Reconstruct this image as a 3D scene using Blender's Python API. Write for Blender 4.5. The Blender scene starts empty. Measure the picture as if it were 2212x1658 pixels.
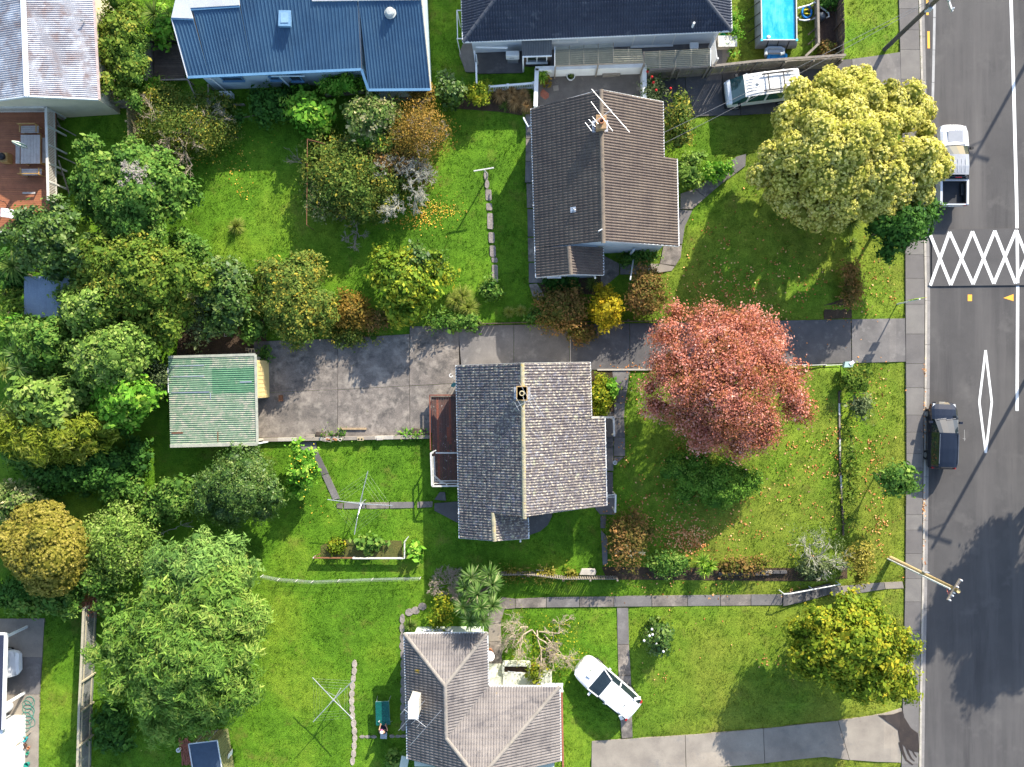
import bpy, bmesh, math, random
import numpy as np
from mathutils import Vector, Matrix, Euler

# ------------------------------------------------------------------ camera, sky, sun, exposure
SC = bpy.context.scene
COL = SC.collection
PW, PH, FPX, CAMH = 2212.0, 1658.0, 1683.0, 51.0
TILT = math.atan(44.0 / FPX)
cam_d = bpy.data.cameras.new('camera')
cam = bpy.data.objects.new('camera', cam_d)
COL.objects.link(cam)
cam.location = (0, 0, CAMH)
cam.rotation_euler = (0, TILT, 0)
cam_d.sensor_width = 36.0
cam_d.lens = 36.0 * FPX / PW
cam_d.clip_end = 2000
SC.camera = cam

SUN_EL, SUN_AZ_VEC = math.radians(27.5), Vector((0.48, 0.877, 0)).normalized()   # towards the sun
world = bpy.data.worlds.new('World')
SC.world = world
world.use_nodes = True
wn = world.node_tree
bg = wn.nodes['Background']
sky = wn.nodes.new('ShaderNodeTexSky')
sky.sky_type = 'NISHITA'
sky.sun_disc = False
sky.sun_elevation = SUN_EL
sky.sun_rotation = math.atan2(SUN_AZ_VEC.x, SUN_AZ_VEC.y)
sky.air_density = 1.0
sky.dust_density = 1.0
wn.links.new(sky.outputs[0], bg.inputs[0])
bg.inputs[1].default_value = 0.15
sun_d = bpy.data.lights.new('sun', 'SUN')
sun_d.energy = 4.3
sun_d.angle = math.radians(0.5)
sun_d.color = (1.0, 0.93, 0.80)
sun = bpy.data.objects.new('sun', sun_d)
COL.objects.link(sun)
sdir = Vector((SUN_AZ_VEC.x * math.cos(SUN_EL), SUN_AZ_VEC.y * math.cos(SUN_EL), math.sin(SUN_EL)))
sun.rotation_euler = sdir.to_track_quat('Z', 'Y').to_euler()
SC.view_settings.view_transform = 'Standard'
SC.view_settings.look = 'None'
SC.view_settings.exposure = 1.3
SC.view_settings.gamma = 1.0
SC.cycles.max_bounces = 6
SC.cycles.diffuse_bounces = 3
SC.cycles.glossy_bounces = 2
SC.cycles.transmission_bounces = 4
SC.cycles.transparent_max_bounces = 6
SC.cycles.use_denoising = True
SC.cycles.sample_clamp_indirect = 6.0

# ------------------------------------------------------------------ surveying helpers (photo point + height -> place)
CT, ST = math.cos(TILT), math.sin(TILT)
def U(px, py, z=0.0):
    dx, dy, dz = (px - PW / 2) / FPX, -(py - PH / 2) / FPX, -1.0
    wx, wy, wz = CT * dx + ST * dz, dy, -ST * dx + CT * dz
    t = (CAMH - z) / -wz
    return Vector((wx * t, wy * t, z))
X0 = [0, 547.2, 1094.4, 1635.8]
Y0 = [0, 403.2, 806.4, 1225.7]
def q(c, r, x, y):
    return (X0[c] + x * .2605, Y0[r] + y * .2605)
def qs(c, r, *pts):
    return [q(c, r, x, y) for x, y in pts]

KEYS = [(-400, 1812, 1830), (110, 1812, 1830), (150, 1560, 1918), (240, 1560, 1918), (275, 1780, 1862), (665, 1780, 1862), (695, 1500, 1918),
        (783, 1500, 1918), (797, 1811, 1821), (1240, 1811, 1821), (1264, 1690, 1842), (1515, 1690, 1842), (1545, 1400, 1918),
        (1640, 1400, 1918), (1668, 1690, 1842), (2400, 1690, 1842)]
KY = np.array([k[0] for k in KEYS]); KS = np.array([k[1] for k in KEYS]); KE = np.array([k[2] for k in KEYS])
def gzn(X, Y):
    fx, fy = np.asarray(X) * 33.0 + 1150, -np.asarray(Y) * 33.0 + 829
    s, e = np.interp(fy, KY, KS), np.interp(fy, KY, KE)
    t = np.clip((fx - s) / (e - s), 0, 1); t = t * t * (3 - 2 * t)
    u = np.clip((fx - e) / np.maximum(1945 - e, 1), 0, 1)
    z = -0.82 * t - 0.2 * u
    return z
def gz(x, y):
    return float(gzn(x, y))
def G(px, py, dz=0.0):
    z = 0.0
    for _ in range(5):
        p = U(px, py, z + dz); z = gz(p.x, p.y)
    return U(px, py, z + dz)

# ------------------------------------------------------------------ object helpers
WM = {}
def empty(name, loc):
    o = bpy.data.objects.new(name, None)
    o.empty_display_size = .2
    COL.objects.link(o); o.location = loc
    WM[o.name] = Matrix.Translation(Vector(loc))
    return o
def tag(o, label=None, cat=None, group=None, kind=None):
    if label: o['label'] = label
    if cat: o['category'] = cat
    if group: o['group'] = group
    if kind: o['kind'] = kind
    return o
def thing(name, label, cat, loc, group=None):
    return tag(empty(name, loc), label, cat, group)
def adopt(o, parent):
    if parent is not None:
        o.parent = parent
        w = WM.get(parent.name)
        if w is not None: o.matrix_parent_inverse = w.inverted()
    return o
def link(name, mesh, parent=None, mat=None, mtx=None):
    o = bpy.data.objects.new(name, mesh)
    COL.objects.link(o)
    if mat is not None and not mesh.materials: mesh.materials.append(mat)
    adopt(o, parent)
    if mtx is not None:
        o.matrix_basis = mtx
    return o

class MB:
    def __init__(s): s.v = []; s.f = []
    def add(s, vs, fs):
        b = len(s.v); s.v += [tuple(v) for v in vs]; s.f += [tuple(i + b for i in f) for f in fs]; return s
    def box(s, c, d, rz=0.0, M=None):
        hx, hy, hz = d[0] / 2, d[1] / 2, d[2] / 2
        vs = [Vector((x, y, z)) for x in (-hx, hx) for y in (-hy, hy) for z in (-hz, hz)]
        R = Matrix.Rotation(rz, 3, 'Z') if M is None else M
        c = Vector(c)
        return s.add([R @ v + c for v in vs], [(0, 1, 3, 2), (4, 6, 7, 5), (0, 4, 5, 1), (2, 3, 7, 6), (0, 2, 6, 4), (1, 5, 7, 3)])
    def prism(s, pts, z0, z1):
        n = len(pts)
        a = sum(pts[i][0] * pts[(i + 1) % n][1] - pts[(i + 1) % n][0] * pts[i][1] for i in range(n))
        if a < 0: pts = list(reversed(pts))
        f0 = z0 if callable(z0) else (lambda x, y: z0)
        f1 = z1 if callable(z1) else (lambda x, y: z1)
        vs = [(p[0], p[1], f0(p[0], p[1])) for p in pts] + [(p[0], p[1], f1(p[0], p[1])) for p in pts]
        fs = [tuple(range(n - 1, -1, -1)), tuple(range(n, 2 * n))] + [(i, (i + 1) % n, n + (i + 1) % n, n + i) for i in range(n)]
        return s.add(vs, fs)
    def beam(s, a, b, w, h):
        a, b = Vector(a), Vector(b); d = (b - a)
        L = d.length
        if L < 1e-6: return s
        d.normalize()
        up = Vector((0, 0, 1)) if abs(d.z) < .95 else Vector((0, 1, 0))
        sx = d.cross(up).normalized(); uz = sx.cross(d)
        M = Matrix((d, sx, uz)).transposed()
        return s.box((a + b) / 2, (L, w, h), M=M)
    def tube(s, pts, r, n=6, cap=True):
        pts = [Vector(p) for p in pts]
        rr = r if isinstance(r, (list, tuple)) else [r] * len(pts)
        vs, fs = [], []
        for i, p in enumerate(pts):
            d = (pts[min(i + 1, len(pts) - 1)] - pts[max(i - 1, 0)]).normalized()
            up = Vector((0, 0, 1)) if abs(d.z) < .9 else Vector((1, 0, 0))
            a = d.cross(up).normalized(); b = d.cross(a)
            for k in range(n):
                t = 2 * math.pi * k / n
                vs.append(p + (a * math.cos(t) + b * math.sin(t)) * rr[i])
        for i in range(len(pts) - 1):
            for k in range(n):
                fs.append((i * n + k, i * n + (k + 1) % n, (i + 1) * n + (k + 1) % n, (i + 1) * n + k))
        if cap:
            fs.append(tuple(range(n))); fs.append(tuple(range((len(pts) - 1) * n + n - 1, (len(pts) - 1) * n - 1, -1)))
        return s.add(vs, fs)
    def lathe(s, c, prof, n=14):
        c = Vector(c); vs, fs = [], []
        for (r, z) in prof:
            for k in range(n):
                t = 2 * math.pi * k / n
                vs.append(c + Vector((r * math.cos(t), r * math.sin(t), z)))
        m = len(prof)
        for i in range(m - 1):
            for k in range(n):
                fs.append((i * n + k, i * n + (k + 1) % n, (i + 1) * n + (k + 1) % n, (i + 1) * n + k))
        fs.append(tuple(range(n - 1, -1, -1))); fs.append(tuple(range((m - 1) * n, m * n)))
        return s.add(vs, fs)
    def mesh(s, name='m', smooth=False):
        me = bpy.data.meshes.new(name)
        me.from_pydata(s.v, [], s.f); me.update()
        if smooth:
            for p in me.polygons: p.use_smooth = True
        return me
    def build(s, name, mat, parent=None, smooth=False, bevel=0):
        me = s.mesh(name, smooth)
        if bevel:
            bm = bmesh.new(); bm.from_mesh(me)
            bmesh.ops.recalc_face_normals(bm, faces=bm.faces)
            bmesh.ops.bevel(bm, geom=list(bm.edges), offset=bevel, segments=1, affect='EDGES', clamp_overlap=True)
            bm.to_mesh(me); bm.free()
        return link(name, me, parent, mat)

# ------------------------------------------------------------------ procedural materials
MATS = {}
def _ramp(nt, stops):
    r = nt.nodes.new('ShaderNodeValToRGB')
    e = r.color_ramp.elements
    while len(e) < len(stops): e.new(0.5)
    for i, (p, c) in enumerate(stops):
        e[i].position = p; e[i].color = (c[0], c[1], c[2], 1)
    return r
def _noise(nt, vec, scale, detail=5, rough=.6, dist=0.0):
    n = nt.nodes.new('ShaderNodeTexNoise')
    n.inputs['Scale'].default_value = scale; n.inputs['Detail'].default_value = detail
    n.inputs['Roughness'].default_value = rough; n.inputs['Distortion'].default_value = dist
    nt.links.new(vec, n.inputs['Vector'])
    return n
def _mix(nt, fac, a, b, mode='MIX'):
    m = nt.nodes.new('ShaderNodeMix'); m.data_type = 'RGBA'; m.blend_type = mode
    for s_, v in ((0, fac), (6, a), (7, b)):
        if isinstance(v, (int, float)): m.inputs[s_].default_value = v
        elif isinstance(v, tuple): m.inputs[s_].default_value = (v[0], v[1], v[2], 1)
        else: nt.links.new(v, m.inputs[s_])
    return m.outputs[2]
def _pos(nt):
    return nt.nodes.new('ShaderNodeNewGeometry').outputs['Position']
def newmat(name):
    m = bpy.data.materials.new(name); m.use_nodes = True
    return m, m.node_tree, m.node_tree.nodes['Principled BSDF']
def _bump(nt, p, h, strength, dist=.02):
    b = nt.nodes.new('ShaderNodeBump'); b.inputs['Strength'].default_value = strength; b.inputs['Distance'].default_value = dist
    nt.links.new(h, b.inputs['Height']); nt.links.new(b.outputs[0], p.inputs['Normal'])
def S(name, c1, c2=None, scale=2.0, rough=.8, fine=40, fineamt=.35, bump=.25, metal=0.0, spec=.3, layers=(), bdist=.015, stretch=None):
    """base surface: large blotches c1->c2, fine grain, optional layers (colour, scale, threshold, softness) of dirt, moss, rust, painted sheen"""
    if name in MATS: return MATS[name]
    m, nt, p = newmat(name)
    v = _pos(nt)
    if stretch:
        mp = nt.nodes.new('ShaderNodeMapping'); mp.inputs['Scale'].default_value = stretch
        nt.links.new(v, mp.inputs['Vector']); v = mp.outputs[0]
    c2 = c2 or tuple(x * .75 for x in c1)
    n1 = _noise(nt, v, scale, 6, .62)
    r1 = _ramp(nt, [(.32, c2), (.68, c1)]); nt.links.new(n1.outputs[0], r1.inputs[0])
    col = r1.outputs[0]
    n2 = _noise(nt, v, fine, 3, .7)
    r2 = _ramp(nt, [(.25, (1 - fineamt,) * 3), (.75, (1 + fineamt,) * 3)]); nt.links.new(n2.outputs[0], r2.inputs[0])
    col = _mix(nt, 1.0, col, r2.outputs[0], 'MULTIPLY')
    for i, ly in enumerate(layers):
        lc, ls, lt, lw = ly[:4]
        off = nt.nodes.new('ShaderNodeVectorMath'); off.inputs[1].default_value = (17.3 * (i + 1), -9.1 * (i + 2), 3.3)
        if len(ly) > 4:
            mp2 = nt.nodes.new('ShaderNodeMapping'); mp2.inputs['Scale'].default_value = ly[4]; nt.links.new(v, mp2.inputs['Vector']); nt.links.new(mp2.outputs[0], off.inputs[0])
        else: nt.links.new(v, off.inputs[0])
        n3 = _noise(nt, off.outputs[0], ls, 6, .68)
        r3 = _ramp(nt, [(max(lt - lw, 0), (0, 0, 0)), (min(lt + lw, 1), (1, 1, 1))]); nt.links.new(n3.outputs[0], r3.inputs[0])
        col = _mix(nt, r3.outputs[0], col, lc)
    nt.links.new(col, p.inputs['Base Color'])
    p.inputs['Roughness'].default_value = rough; p.inputs['Metallic'].default_value = metal
    p.inputs['Specular IOR Level'].default_value = spec
    if bump: _bump(nt, p, n2.outputs[0], bump, bdist)
    MATS[name] = m
    return m
def paint(name, c, rough=.25, metal=0.0, coat=.6, dirt=.12):
    if name in MATS: return MATS[name]
    m, nt, p = newmat(name)
    n = _noise(nt, _pos(nt), 3.0, 6, .65)
    r = _ramp(nt, [(.3, tuple(x * (1 - dirt) for x in c)), (.7, c)]); nt.links.new(n.outputs[0], r.inputs[0])
    nt.links.new(r.outputs[0], p.inputs['Base Color'])
    p.inputs['Roughness'].default_value = rough; p.inputs['Metallic'].default_value = metal; p.inputs['Coat Weight'].default_value = coat
    p.inputs['Coat Roughness'].default_value = .08
    MATS[name] = m
    return m
def glassy(name, c, rough=.06):
    if name in MATS: return MATS[name]
    m, nt, p = newmat(name)
    n = _noise(nt, _pos(nt), 1.7, 3, .5)
    r = _ramp(nt, [(.3, tuple(x * .6 for x in c)), (.7, c)]); nt.links.new(n.outputs[0], r.inputs[0])
    nt.links.new(r.outputs[0], p.inputs['Base Color'])
    p.inputs['Roughness'].default_value = rough; p.inputs['Specular IOR Level'].default_value = .8
    MATS[name] = m
    return m
def sheer(name, c, alpha=.45, rough=.2):
    """clear plastic or glass sheet one can see through"""
    if name in MATS: return MATS[name]
    m, nt, p = newmat(name)
    n = _noise(nt, _pos(nt), 2.5, 5, .6)
    r = _ramp(nt, [(.3, tuple(x * .7 for x in c)), (.7, c)]); nt.links.new(n.outputs[0], r.inputs[0])
    nt.links.new(r.outputs[0], p.inputs['Base Color'])
    p.inputs['Roughness'].default_value = rough; p.inputs['Alpha'].default_value = alpha
    MATS[name] = m
    return m
def leafmat(name, stops, rough=.5, trans=.3, spec=.3):
    """foliage: hue of each leaf from its own 'tint' value"""
    if name in MATS: return MATS[name]
    m, nt, p = newmat(name)
    a = nt.nodes.new('ShaderNodeAttribute'); a.attribute_name = 'tint'
    r = _ramp(nt, stops); nt.links.new(a.outputs['Fac'], r.inputs[0])
    nt.links.new(r.outputs[0], p.inputs['Base Color'])
    p.inputs['Roughness'].default_value = rough; p.inputs['Specular IOR Level'].default_value = spec
    tr = nt.nodes.new('ShaderNodeBsdfTranslucent'); nt.links.new(r.outputs[0], tr.inputs[0])
    mx = nt.nodes.new('ShaderNodeMixShader'); mx.inputs[0].default_value = trans
    nt.links.new(p.outputs[0], mx.inputs[1]); nt.links.new(tr.outputs[0], mx.inputs[2])
    nt.links.new(mx.outputs[0], nt.nodes['Material Output'].inputs[0])
    MATS[name] = m
    return m

def grass_material(name, blades=False):
    m, nt, p = newmat(name)
    v = _pos(nt)
    n1 = _noise(nt, v, .16, 5, .6)
    r1 = _ramp(nt, [(.34, (.058, .142, .011)), (.5, (.093, .208, .015)), (.66, (.158, .255, .024))]); nt.links.new(n1.outputs[0], r1.inputs[0])
    sx_ = nt.nodes.new('ShaderNodeSeparateXYZ'); nt.links.new(v, sx_.inputs[0])      # the front lawns are drier than the back gardens
    mr = nt.nodes.new('ShaderNodeMapRange'); mr.inputs[1].default_value = 4.0; mr.inputs[2].default_value = 12.0; nt.links.new(sx_.outputs[0], mr.inputs[0])
    n0 = _noise(nt, v, .11, 4, .6); r0 = _ramp(nt, [(.36, (.1, .1, .1)), (.60, (.85, .85, .85))]); nt.links.new(n0.outputs[0], r0.inputs[0])
    mm = nt.nodes.new('ShaderNodeMath'); mm.operation = 'MULTIPLY'; nt.links.new(mr.outputs[0], mm.inputs[0]); nt.links.new(r0.outputs[0], mm.inputs[1])
    dry = _mix(nt, mm.outputs[0], r1.outputs[0], (.185, .215, .034))
    n2 = _noise(nt, v, 1.5, 7, .7)
    r2 = _ramp(nt, [(.3, (.60, .66, .55)), (.7, (1.32, 1.25, 1.25))]); nt.links.new(n2.outputs[0], r2.inputs[0])
    col = _mix(nt, 1.0, dry, r2.outputs[0], 'MULTIPLY')
    n3 = _noise(nt, v, 14, 5, .75)
    r3 = _ramp(nt, [(.28, (.42, .48, .42)), (.72, (1.6, 1.5, 1.3))]); nt.links.new(n3.outputs[0], r3.inputs[0])
    col = _mix(nt, 1.0, col, r3.outputs[0], 'MULTIPLY')
    n4 = _noise(nt, v, .55, 6, .7)                                    # dry, worn patches
    r4 = _ramp(nt, [(.56, (0, 0, 0)), (.76, (.75, .75, .75))]); nt.links.new(n4.outputs[0], r4.inputs[0])
    col = _mix(nt, r4.outputs[0], col, (.17, .15, .035))
    if not blades:
        n5 = _noise(nt, v, 2.6, 5, .7)
        r5 = _ramp(nt, [(.67, (0, 0, 0)), (.74, (.7, .7, .7))]); nt.links.new(n5.outputs[0], r5.inputs[0])
        col = _mix(nt, r5.outputs[0], col, (.16, .095, .04))
        _bump(nt, p, n3.outputs[0], .9, .06)
    nt.links.new(col, p.inputs['Base Color'])
    p.inputs['Roughness'].default_value = .85; p.inputs['Specular IOR Level'].default_value = .12
    if blades:
        tr = nt.nodes.new('ShaderNodeBsdfTranslucent'); nt.links.new(col, tr.inputs[0])
        mx = nt.nodes.new('ShaderNodeMixShader'); mx.inputs[0].default_value = .35
        nt.links.new(p.outputs[0], mx.inputs[1]); nt.links.new(tr.outputs[0], mx.inputs[2])
        nt.links.new(mx.outputs[0], nt.nodes['Material Output'].inputs[0])
    MATS[name] = m
    return m

GRASS = grass_material('lawn_turf')
BLADE = grass_material('grass_blades', True)
ASPHALT = S('asphalt', (.086, .081, .079), (.064, .060, .060), .35, .9, 55, .38, .6, layers=[((.112, .104, .100), 1.0, .58, .12, (.55, .035, 1)), ((.050, .047, .048), 1.0, .64, .08, (.8, .06, 1)), ((.112, .105, .100), .5, .66, .1), ((.30, .28, .25), 60, .80, .03)])
CONC = S('weathered_concrete', (.225, .192, .165), (.120, .105, .094), .9, .9, 22, .42, .4, layers=[((.34, .295, .25), 1.6, .61, .12), ((.075, .068, .062), 1.3, .60, .09), ((.10, .095, .045), 2.2, .70, .04)])
CONC_PALE = S('pale_concrete', (.30, .26, .215), (.20, .172, .145), .7, .9, 45, .25, .3, layers=[((.16, .15, .14), 1.2, .68, .1)])
CONC_DARK = S('dark_concrete', (.105, .098, .096), (.065, .060, .060), 1.0, .9, 45, .3, .35, layers=[((.16, .15, .14), 1.8, .66, .08), ((.06, .07, .035), 1.4, .70, .06)])
PAVE = S('footpath_concrete', (.175, .160, .148), (.135, .124, .118), .9, .9, 60, .3, .4, layers=[((.24, .225, .205), 2.0, .68, .08)])
KERB = S('kerb_concrete', (.46, .42, .36), (.33, .30, .26), 2.0, .9, 40, .25, .3)
GUTTER = S('gutter_concrete', (.27, .25, .24), (.19, .18, .17), 1.5, .9, 40, .3, .3)
STONE = S('path_stone', (.30, .26, .23), (.19, .165, .15), 2.5, .95, 18, .45, .8, bdist=.04)
SOIL = S('garden_soil', (.085, .055, .035), (.05, .033, .022), 1.5, 1.0, 22, .5, .9, bdist=.05)
BARK_CHIP = S('bark_mulch', (.11, .07, .05), (.06, .04, .035), 6, 1.0, 30, .6, .9, bdist=.05)
WHITE = S('white_paint', (.80, .80, .78), (.70, .70, .68), 1.2, .5, 30, .06, .05)
WORN_WHITE = S('worn_white_timber', (.62, .61, .57), (.44, .42, .38), 5, .8, 30, .2, .3, layers=[((.22, .20, .17), 6, .66, .06)])
CREAM = S('cream_weatherboard', (.62, .56, .42), (.52, .47, .36), 1.2, .7, 25, .12, .15)
YELLOWISH = S('pale_yellow_door', (.80, .60, .27), (.68, .50, .22), 1.0, .6, 25, .1, .1)
PALEBLUE = S('pale_grey_blue_wall', (.50, .56, .60), (.42, .48, .52), 1.0, .7, 25, .08, .1)
PALEGREEN = S('pale_green_stucco', (.55, .60, .50), (.46, .50, .42), 1.4, .8, 25, .15, .2)
TIMBER = S('grey_timber', (.30, .26, .215), (.19, .16, .13), 3, .9, 30, .3, .4)
TIMBER_DARK = S('dark_timber', (.115, .085, .065), (.06, .045, .036), 3, .9, 30, .35, .4)
TIMBER_GOLD = S('golden_timber', (.44, .26, .09), (.32, .18, .06), 4, .7, 30, .2, .25)
DECKRED = S('stained_decking', (.34, .125, .06), (.25, .09, .045), 2.2, .75, 40, .2, .3)
FLAKED = S('flaking_red_decking', (.135, .060, .045), (.075, .050, .044), 3.5, .9, 25, .4, .5, layers=[((.26, .235, .215), 4.0, .66, .05), ((.40, .10, .045), 1.6, .68, .08)])
LINE = S('road_paint', (.82, .82, .80), (.70, .70, .69), 1.2, .7, 30, .10, .2, layers=[((.34, .33, .33), 3.0, .74, .05)])
LINE_WORN = S('worn_road_paint', (.40, .39, .38), (.28, .275, .27), 1.6, .8, 30, .18, .2)
ORANGE_LINE = S('orange_road_paint', (.85, .42, .05), (.75, .36, .05), 2, .7, 30, .12, .2)
GALV = S('galvanised_steel', (.62, .63, .65), (.48, .49, .51), 3, .4, 40, .1, .05, metal=.7)
STEEL = S('grey_steel', (.45, .46, .47), (.36, .37, .38), 3, .45, 40, .1, .05, metal=.5)
BLACK = S('black_plastic', (.018, .018, .02), (.012, .012, .013), 3, .5, 30, .2, .1)
RUST = S('rusty_iron', (.22, .10, .05), (.13, .06, .035), 6, .9, 30, .35, .4)
BRICK = S('red_brick', (.36, .13, .085), (.26, .09, .06), 3, .95, 25, .3, .4)
TERRA = S('terracotta', (.46, .20, .10), (.36, .15, .08), 3, .8, 25, .2, .2)
BARK = S('bark', (.17, .13, .10), (.10, .075, .06), 4, 1.0, 20, .4, .7, bdist=.03)
TWIG = S('pale_bare_twigs', (.44, .36, .27), (.33, .26, .19), 6, .95, 25, .3, .3)
TWIG_GREY = S('grey_lichened_branches', (.46, .44, .36), (.33, .31, .25), 6, .95, 25, .35, .3)
GLASS = glassy('window_glass', (.035, .045, .05))
# ------------------------------------------------------------------ ground, road, pavements, paths
def axis_lines(a, b, lo, hi, step, far):
    inner = list(np.arange(lo, hi + 1e-6, step))
    return np.array([a, (a + lo) / 2] + inner + [(b + hi) / 2, b])
gx = axis_lines(-400, 400, -44, 44, .33, 0); gy = axis_lines(-400, 400, -34, 34, .33, 0)
GXX, GYY = np.meshgrid(gx, gy)
rs = np.random.RandomState(3)
GZZ = gzn(GXX, GYY) - .45 * np.clip((GXX * 33 + 1150 - 1984) / 8, 0, 1) + .012 * rs.randn(*GXX.shape) * (np.abs(GXX) < 44)
nx_, ny_ = len(gx), len(gy)
gv = np.stack([GXX.ravel(), GYY.ravel(), GZZ.ravel()], 1)
ii = np.arange(ny_ - 1)[:, None] * nx_ + np.arange(nx_ - 1)[None, :]
gf = np.stack([ii, ii + 1, ii + nx_ + 1, ii + nx_], -1).reshape(-1, 4)
def np_mesh(name, verts, faces, smooth=False, tint=None):
    me = bpy.data.meshes.new(name)
    nv, nf, k = len(verts), len(faces), faces.shape[1]
    me.vertices.add(nv); me.vertices.foreach_set('co', np.asarray(verts, np.float32).ravel())
    me.loops.add(nf * k); me.loops.foreach_set('vertex_index', np.asarray(faces, np.int32).ravel())
    me.polygons.add(nf)
    me.polygons.foreach_set('loop_start', np.arange(0, nf * k, k, dtype=np.int32))
    if smooth: me.polygons.foreach_set('use_smooth', np.ones(nf, bool))
    me.update(calc_edges=True)
    if tint is not None:
        at = me.attributes.new('tint', 'FLOAT', 'POINT'); at.data.foreach_set('value', np.asarray(tint, np.float32))
    return me
ground = tag(link('ground', np_mesh('ground', gv, gf, True), None, GRASS), kind='structure')

NOGRASS = []                 # plan outlines of hard surfaces, in world xy
def poly_xy(pts, dz=0.0):
    return [G(x, y, dz) for x, y in pts]
def slab(name, pts, mat, parent=None, top=.035, thick=.14, gap=0.0, flat=None, step=.5, grassless=True, kind=None):
    P = [Vector((p.x, p.y)) for p in poly_xy(pts)] if flat is None else [Vector(U(x, y, flat)[:2]) for x, y in pts]
    if grassless: NOGRASS.append([(p.x, p.y) for p in P])
    if gap:
        c = sum(P, Vector((0, 0))) / len(P)
        P = [c + (p - c) * max(.5, 1 - gap / max((p - c).length, .05)) for p in P]
    n = len(P); top += (abs(hash((round(P[0].x, 2), round(P[0].y, 2)))) % 9) * .0006
    a = sum(P[i].x * P[(i + 1) % n].y - P[(i + 1) % n].x * P[i].y for i in range(n))
    if a < 0: P.reverse()
    bm = bmesh.new()
    bm.faces.new([bm.verts.new((p.x, p.y, 0)) for p in P])
    if flat is None:
        x0, x1 = min(p.x for p in P), max(p.x for p in P)
        if x1 > 6:
            x = max(x0, 6) + step
            while x < x1:
                bmesh.ops.bisect_plane(bm, geom=bm.verts[:] + bm.edges[:] + bm.faces[:], plane_co=(x, 0, 0), plane_no=(1, 0, 0)); x += step
            y0, y1 = min(p.y for p in P), max(p.y for p in P); y = y0 + step * 2
            while y < y1:
                bmesh.ops.bisect_plane(bm, geom=bm.verts[:] + bm.edges[:] + bm.faces[:], plane_co=(0, y, 0), plane_no=(0, 1, 0)); y += step * 2
    for v in bm.verts: v.co.z = (gz(v.co.x, v.co.y) if flat is None else flat) + top
    ed = [e for e in bm.edges if e.is_boundary]
    r = bmesh.ops.extrude_edge_only(bm, edges=ed)
    for v in [g for g in r['geom'] if isinstance(g, bmesh.types.BMVert)]: v.co.z -= thick
    bmesh.ops.recalc_face_normals(bm, faces=bm.faces)
    me = bpy.data.meshes.new(name); bm.to_mesh(me); bm.free()
    o = link(name, me, parent, mat)
    if kind: o['kind'] = kind
    return o
def sheet(name, pts, z, mat, parent=None, dz=0.0):
    """a flat painted or stained sheet; z None drapes on the ground"""
    mb = MB()
    P = [U(x, y, z) for x, y in pts] if z is not None else [G(x, y, dz) for x, y in pts]
    mb.add(P, [tuple(range(len(P)))])
    return mb.build(name, mat, parent)
def interp(line, y):
    return float(np.interp(y, [p[1] for p in line], [p[0] for p in line]))

ROADZ = -1.22
KERBLINE = [(1979, -120), (1986, 104), (1994, 518), (1996.5, 660), (1995, 860), (1993, 1000), (1991, 1200), (1988.5, 1330), (1985, 1512), (1982, 1790)]
PATHLINE = [(1938, -120), (1944, 110), (1955, 546), (1957.5, 1000), (1955, 1260), (1949.5, 1520), (1944, 1790)]
CHAN = [(x + 4.5, y) for x, y in KERBLINE]
ROADL = [(x + 13, y) for x, y in KERBLINE]
road = slab('road', [(interp(ROADL, y), y) for y in range(-110, 1790, 60)] + [(2700, 1780), (2700, -110)], ASPHALT, None, .0, .2, flat=ROADZ)
tag(road, kind='structure')
kerb = tag(empty('kerb', U(1995, 829, ROADZ)), kind='structure')
ys = list(range(-110, 1790, 95))
for a, b in zip(ys[:-1], ys[1:]):
    slab('kerb_stone', [(interp(KERBLINE, a), a), (interp(CHAN, a), a), (interp(CHAN, b), b), (interp(KERBLINE, b), b)], KERB, kerb, .13, .3, gap=.012, flat=ROADZ)
    slab('gutter_slab', [(interp(CHAN, a), a), (interp(ROADL, a), a), (interp(ROADL, b), b), (interp(CHAN, b), b)], GUTTER, kerb, .006, .2, gap=.008, flat=ROADZ)
footpath = tag(empty('footpath', U(1975, 829, -1.0)), kind='structure')
cuts = [-110, -60, 20, 66, 108, 172, 236, 300, 366, 432, 490, 551, 602, 658, 722, 786, 838, 897, 934, 980, 1011, 1062, 1112, 1145, 1196, 1250, 1300, 1362, 1425, 1470, 1520, 1582, 1650, 1720, 1785]
FP = [PAVE, S('footpath_concrete_b', (.20, .185, .168), (.150, .138, .13), .9, .9, 60, .3, .4), S('footpath_concrete_c', (.155, .142, .135), (.12, .11, .106), .9, .9, 60, .3, .4)]
for i, (a, b) in enumerate(zip(cuts[:-1], cuts[1:])):
    slab('footpath_slab', [(interp(PATHLINE, a), a), (interp(KERBLINE, a), a), (interp(KERBLINE, b), b), (interp(PATHLINE, b), b)], FP[(i * 7) % 3], footpath, .05, .16, gap=.012, flat=-1.02)

# raised table and painted markings (parts of the road)
table = slab('speed_table', [(2012, 497), (2700, 486), (2700, 611), (2012, 619)], S('table_asphalt', (.092, .087, .086), (.070, .066, .066), .5, .9, 55, .35, .5), road, .075, .12, flat=ROADZ)
TZ = ROADZ + .075 + .005; RZ = ROADZ + .005
def stroke(name, a, b, w, z, mat):
    A, B = U(a[0], a[1], z), U(b[0], b[1], z)
    d = (B - A).normalized(); s = Vector((-d.y, d.x, 0)) * w / 2
    mb = MB(); n = max(1, int((B - A).length / .8)); vs = []
    for i in range(n + 1):
        p = A.lerp(B, i / n); vs += [p + s, p - s]
    mb.add(vs, [(2 * i, 2 * i + 1, 2 * i + 3, 2 * i + 2) for i in range(n)])
    return mb.build(name, mat, road)
top = qs(3, 1, (1430, 388), (1595, 378), (1785, 373), (1970, 368), (2147, 363)); bot = qs(3, 1, (1435, 822), (1605, 817), (1790, 810), (1962, 806), (2142, 803))
dx = 47.5
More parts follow.
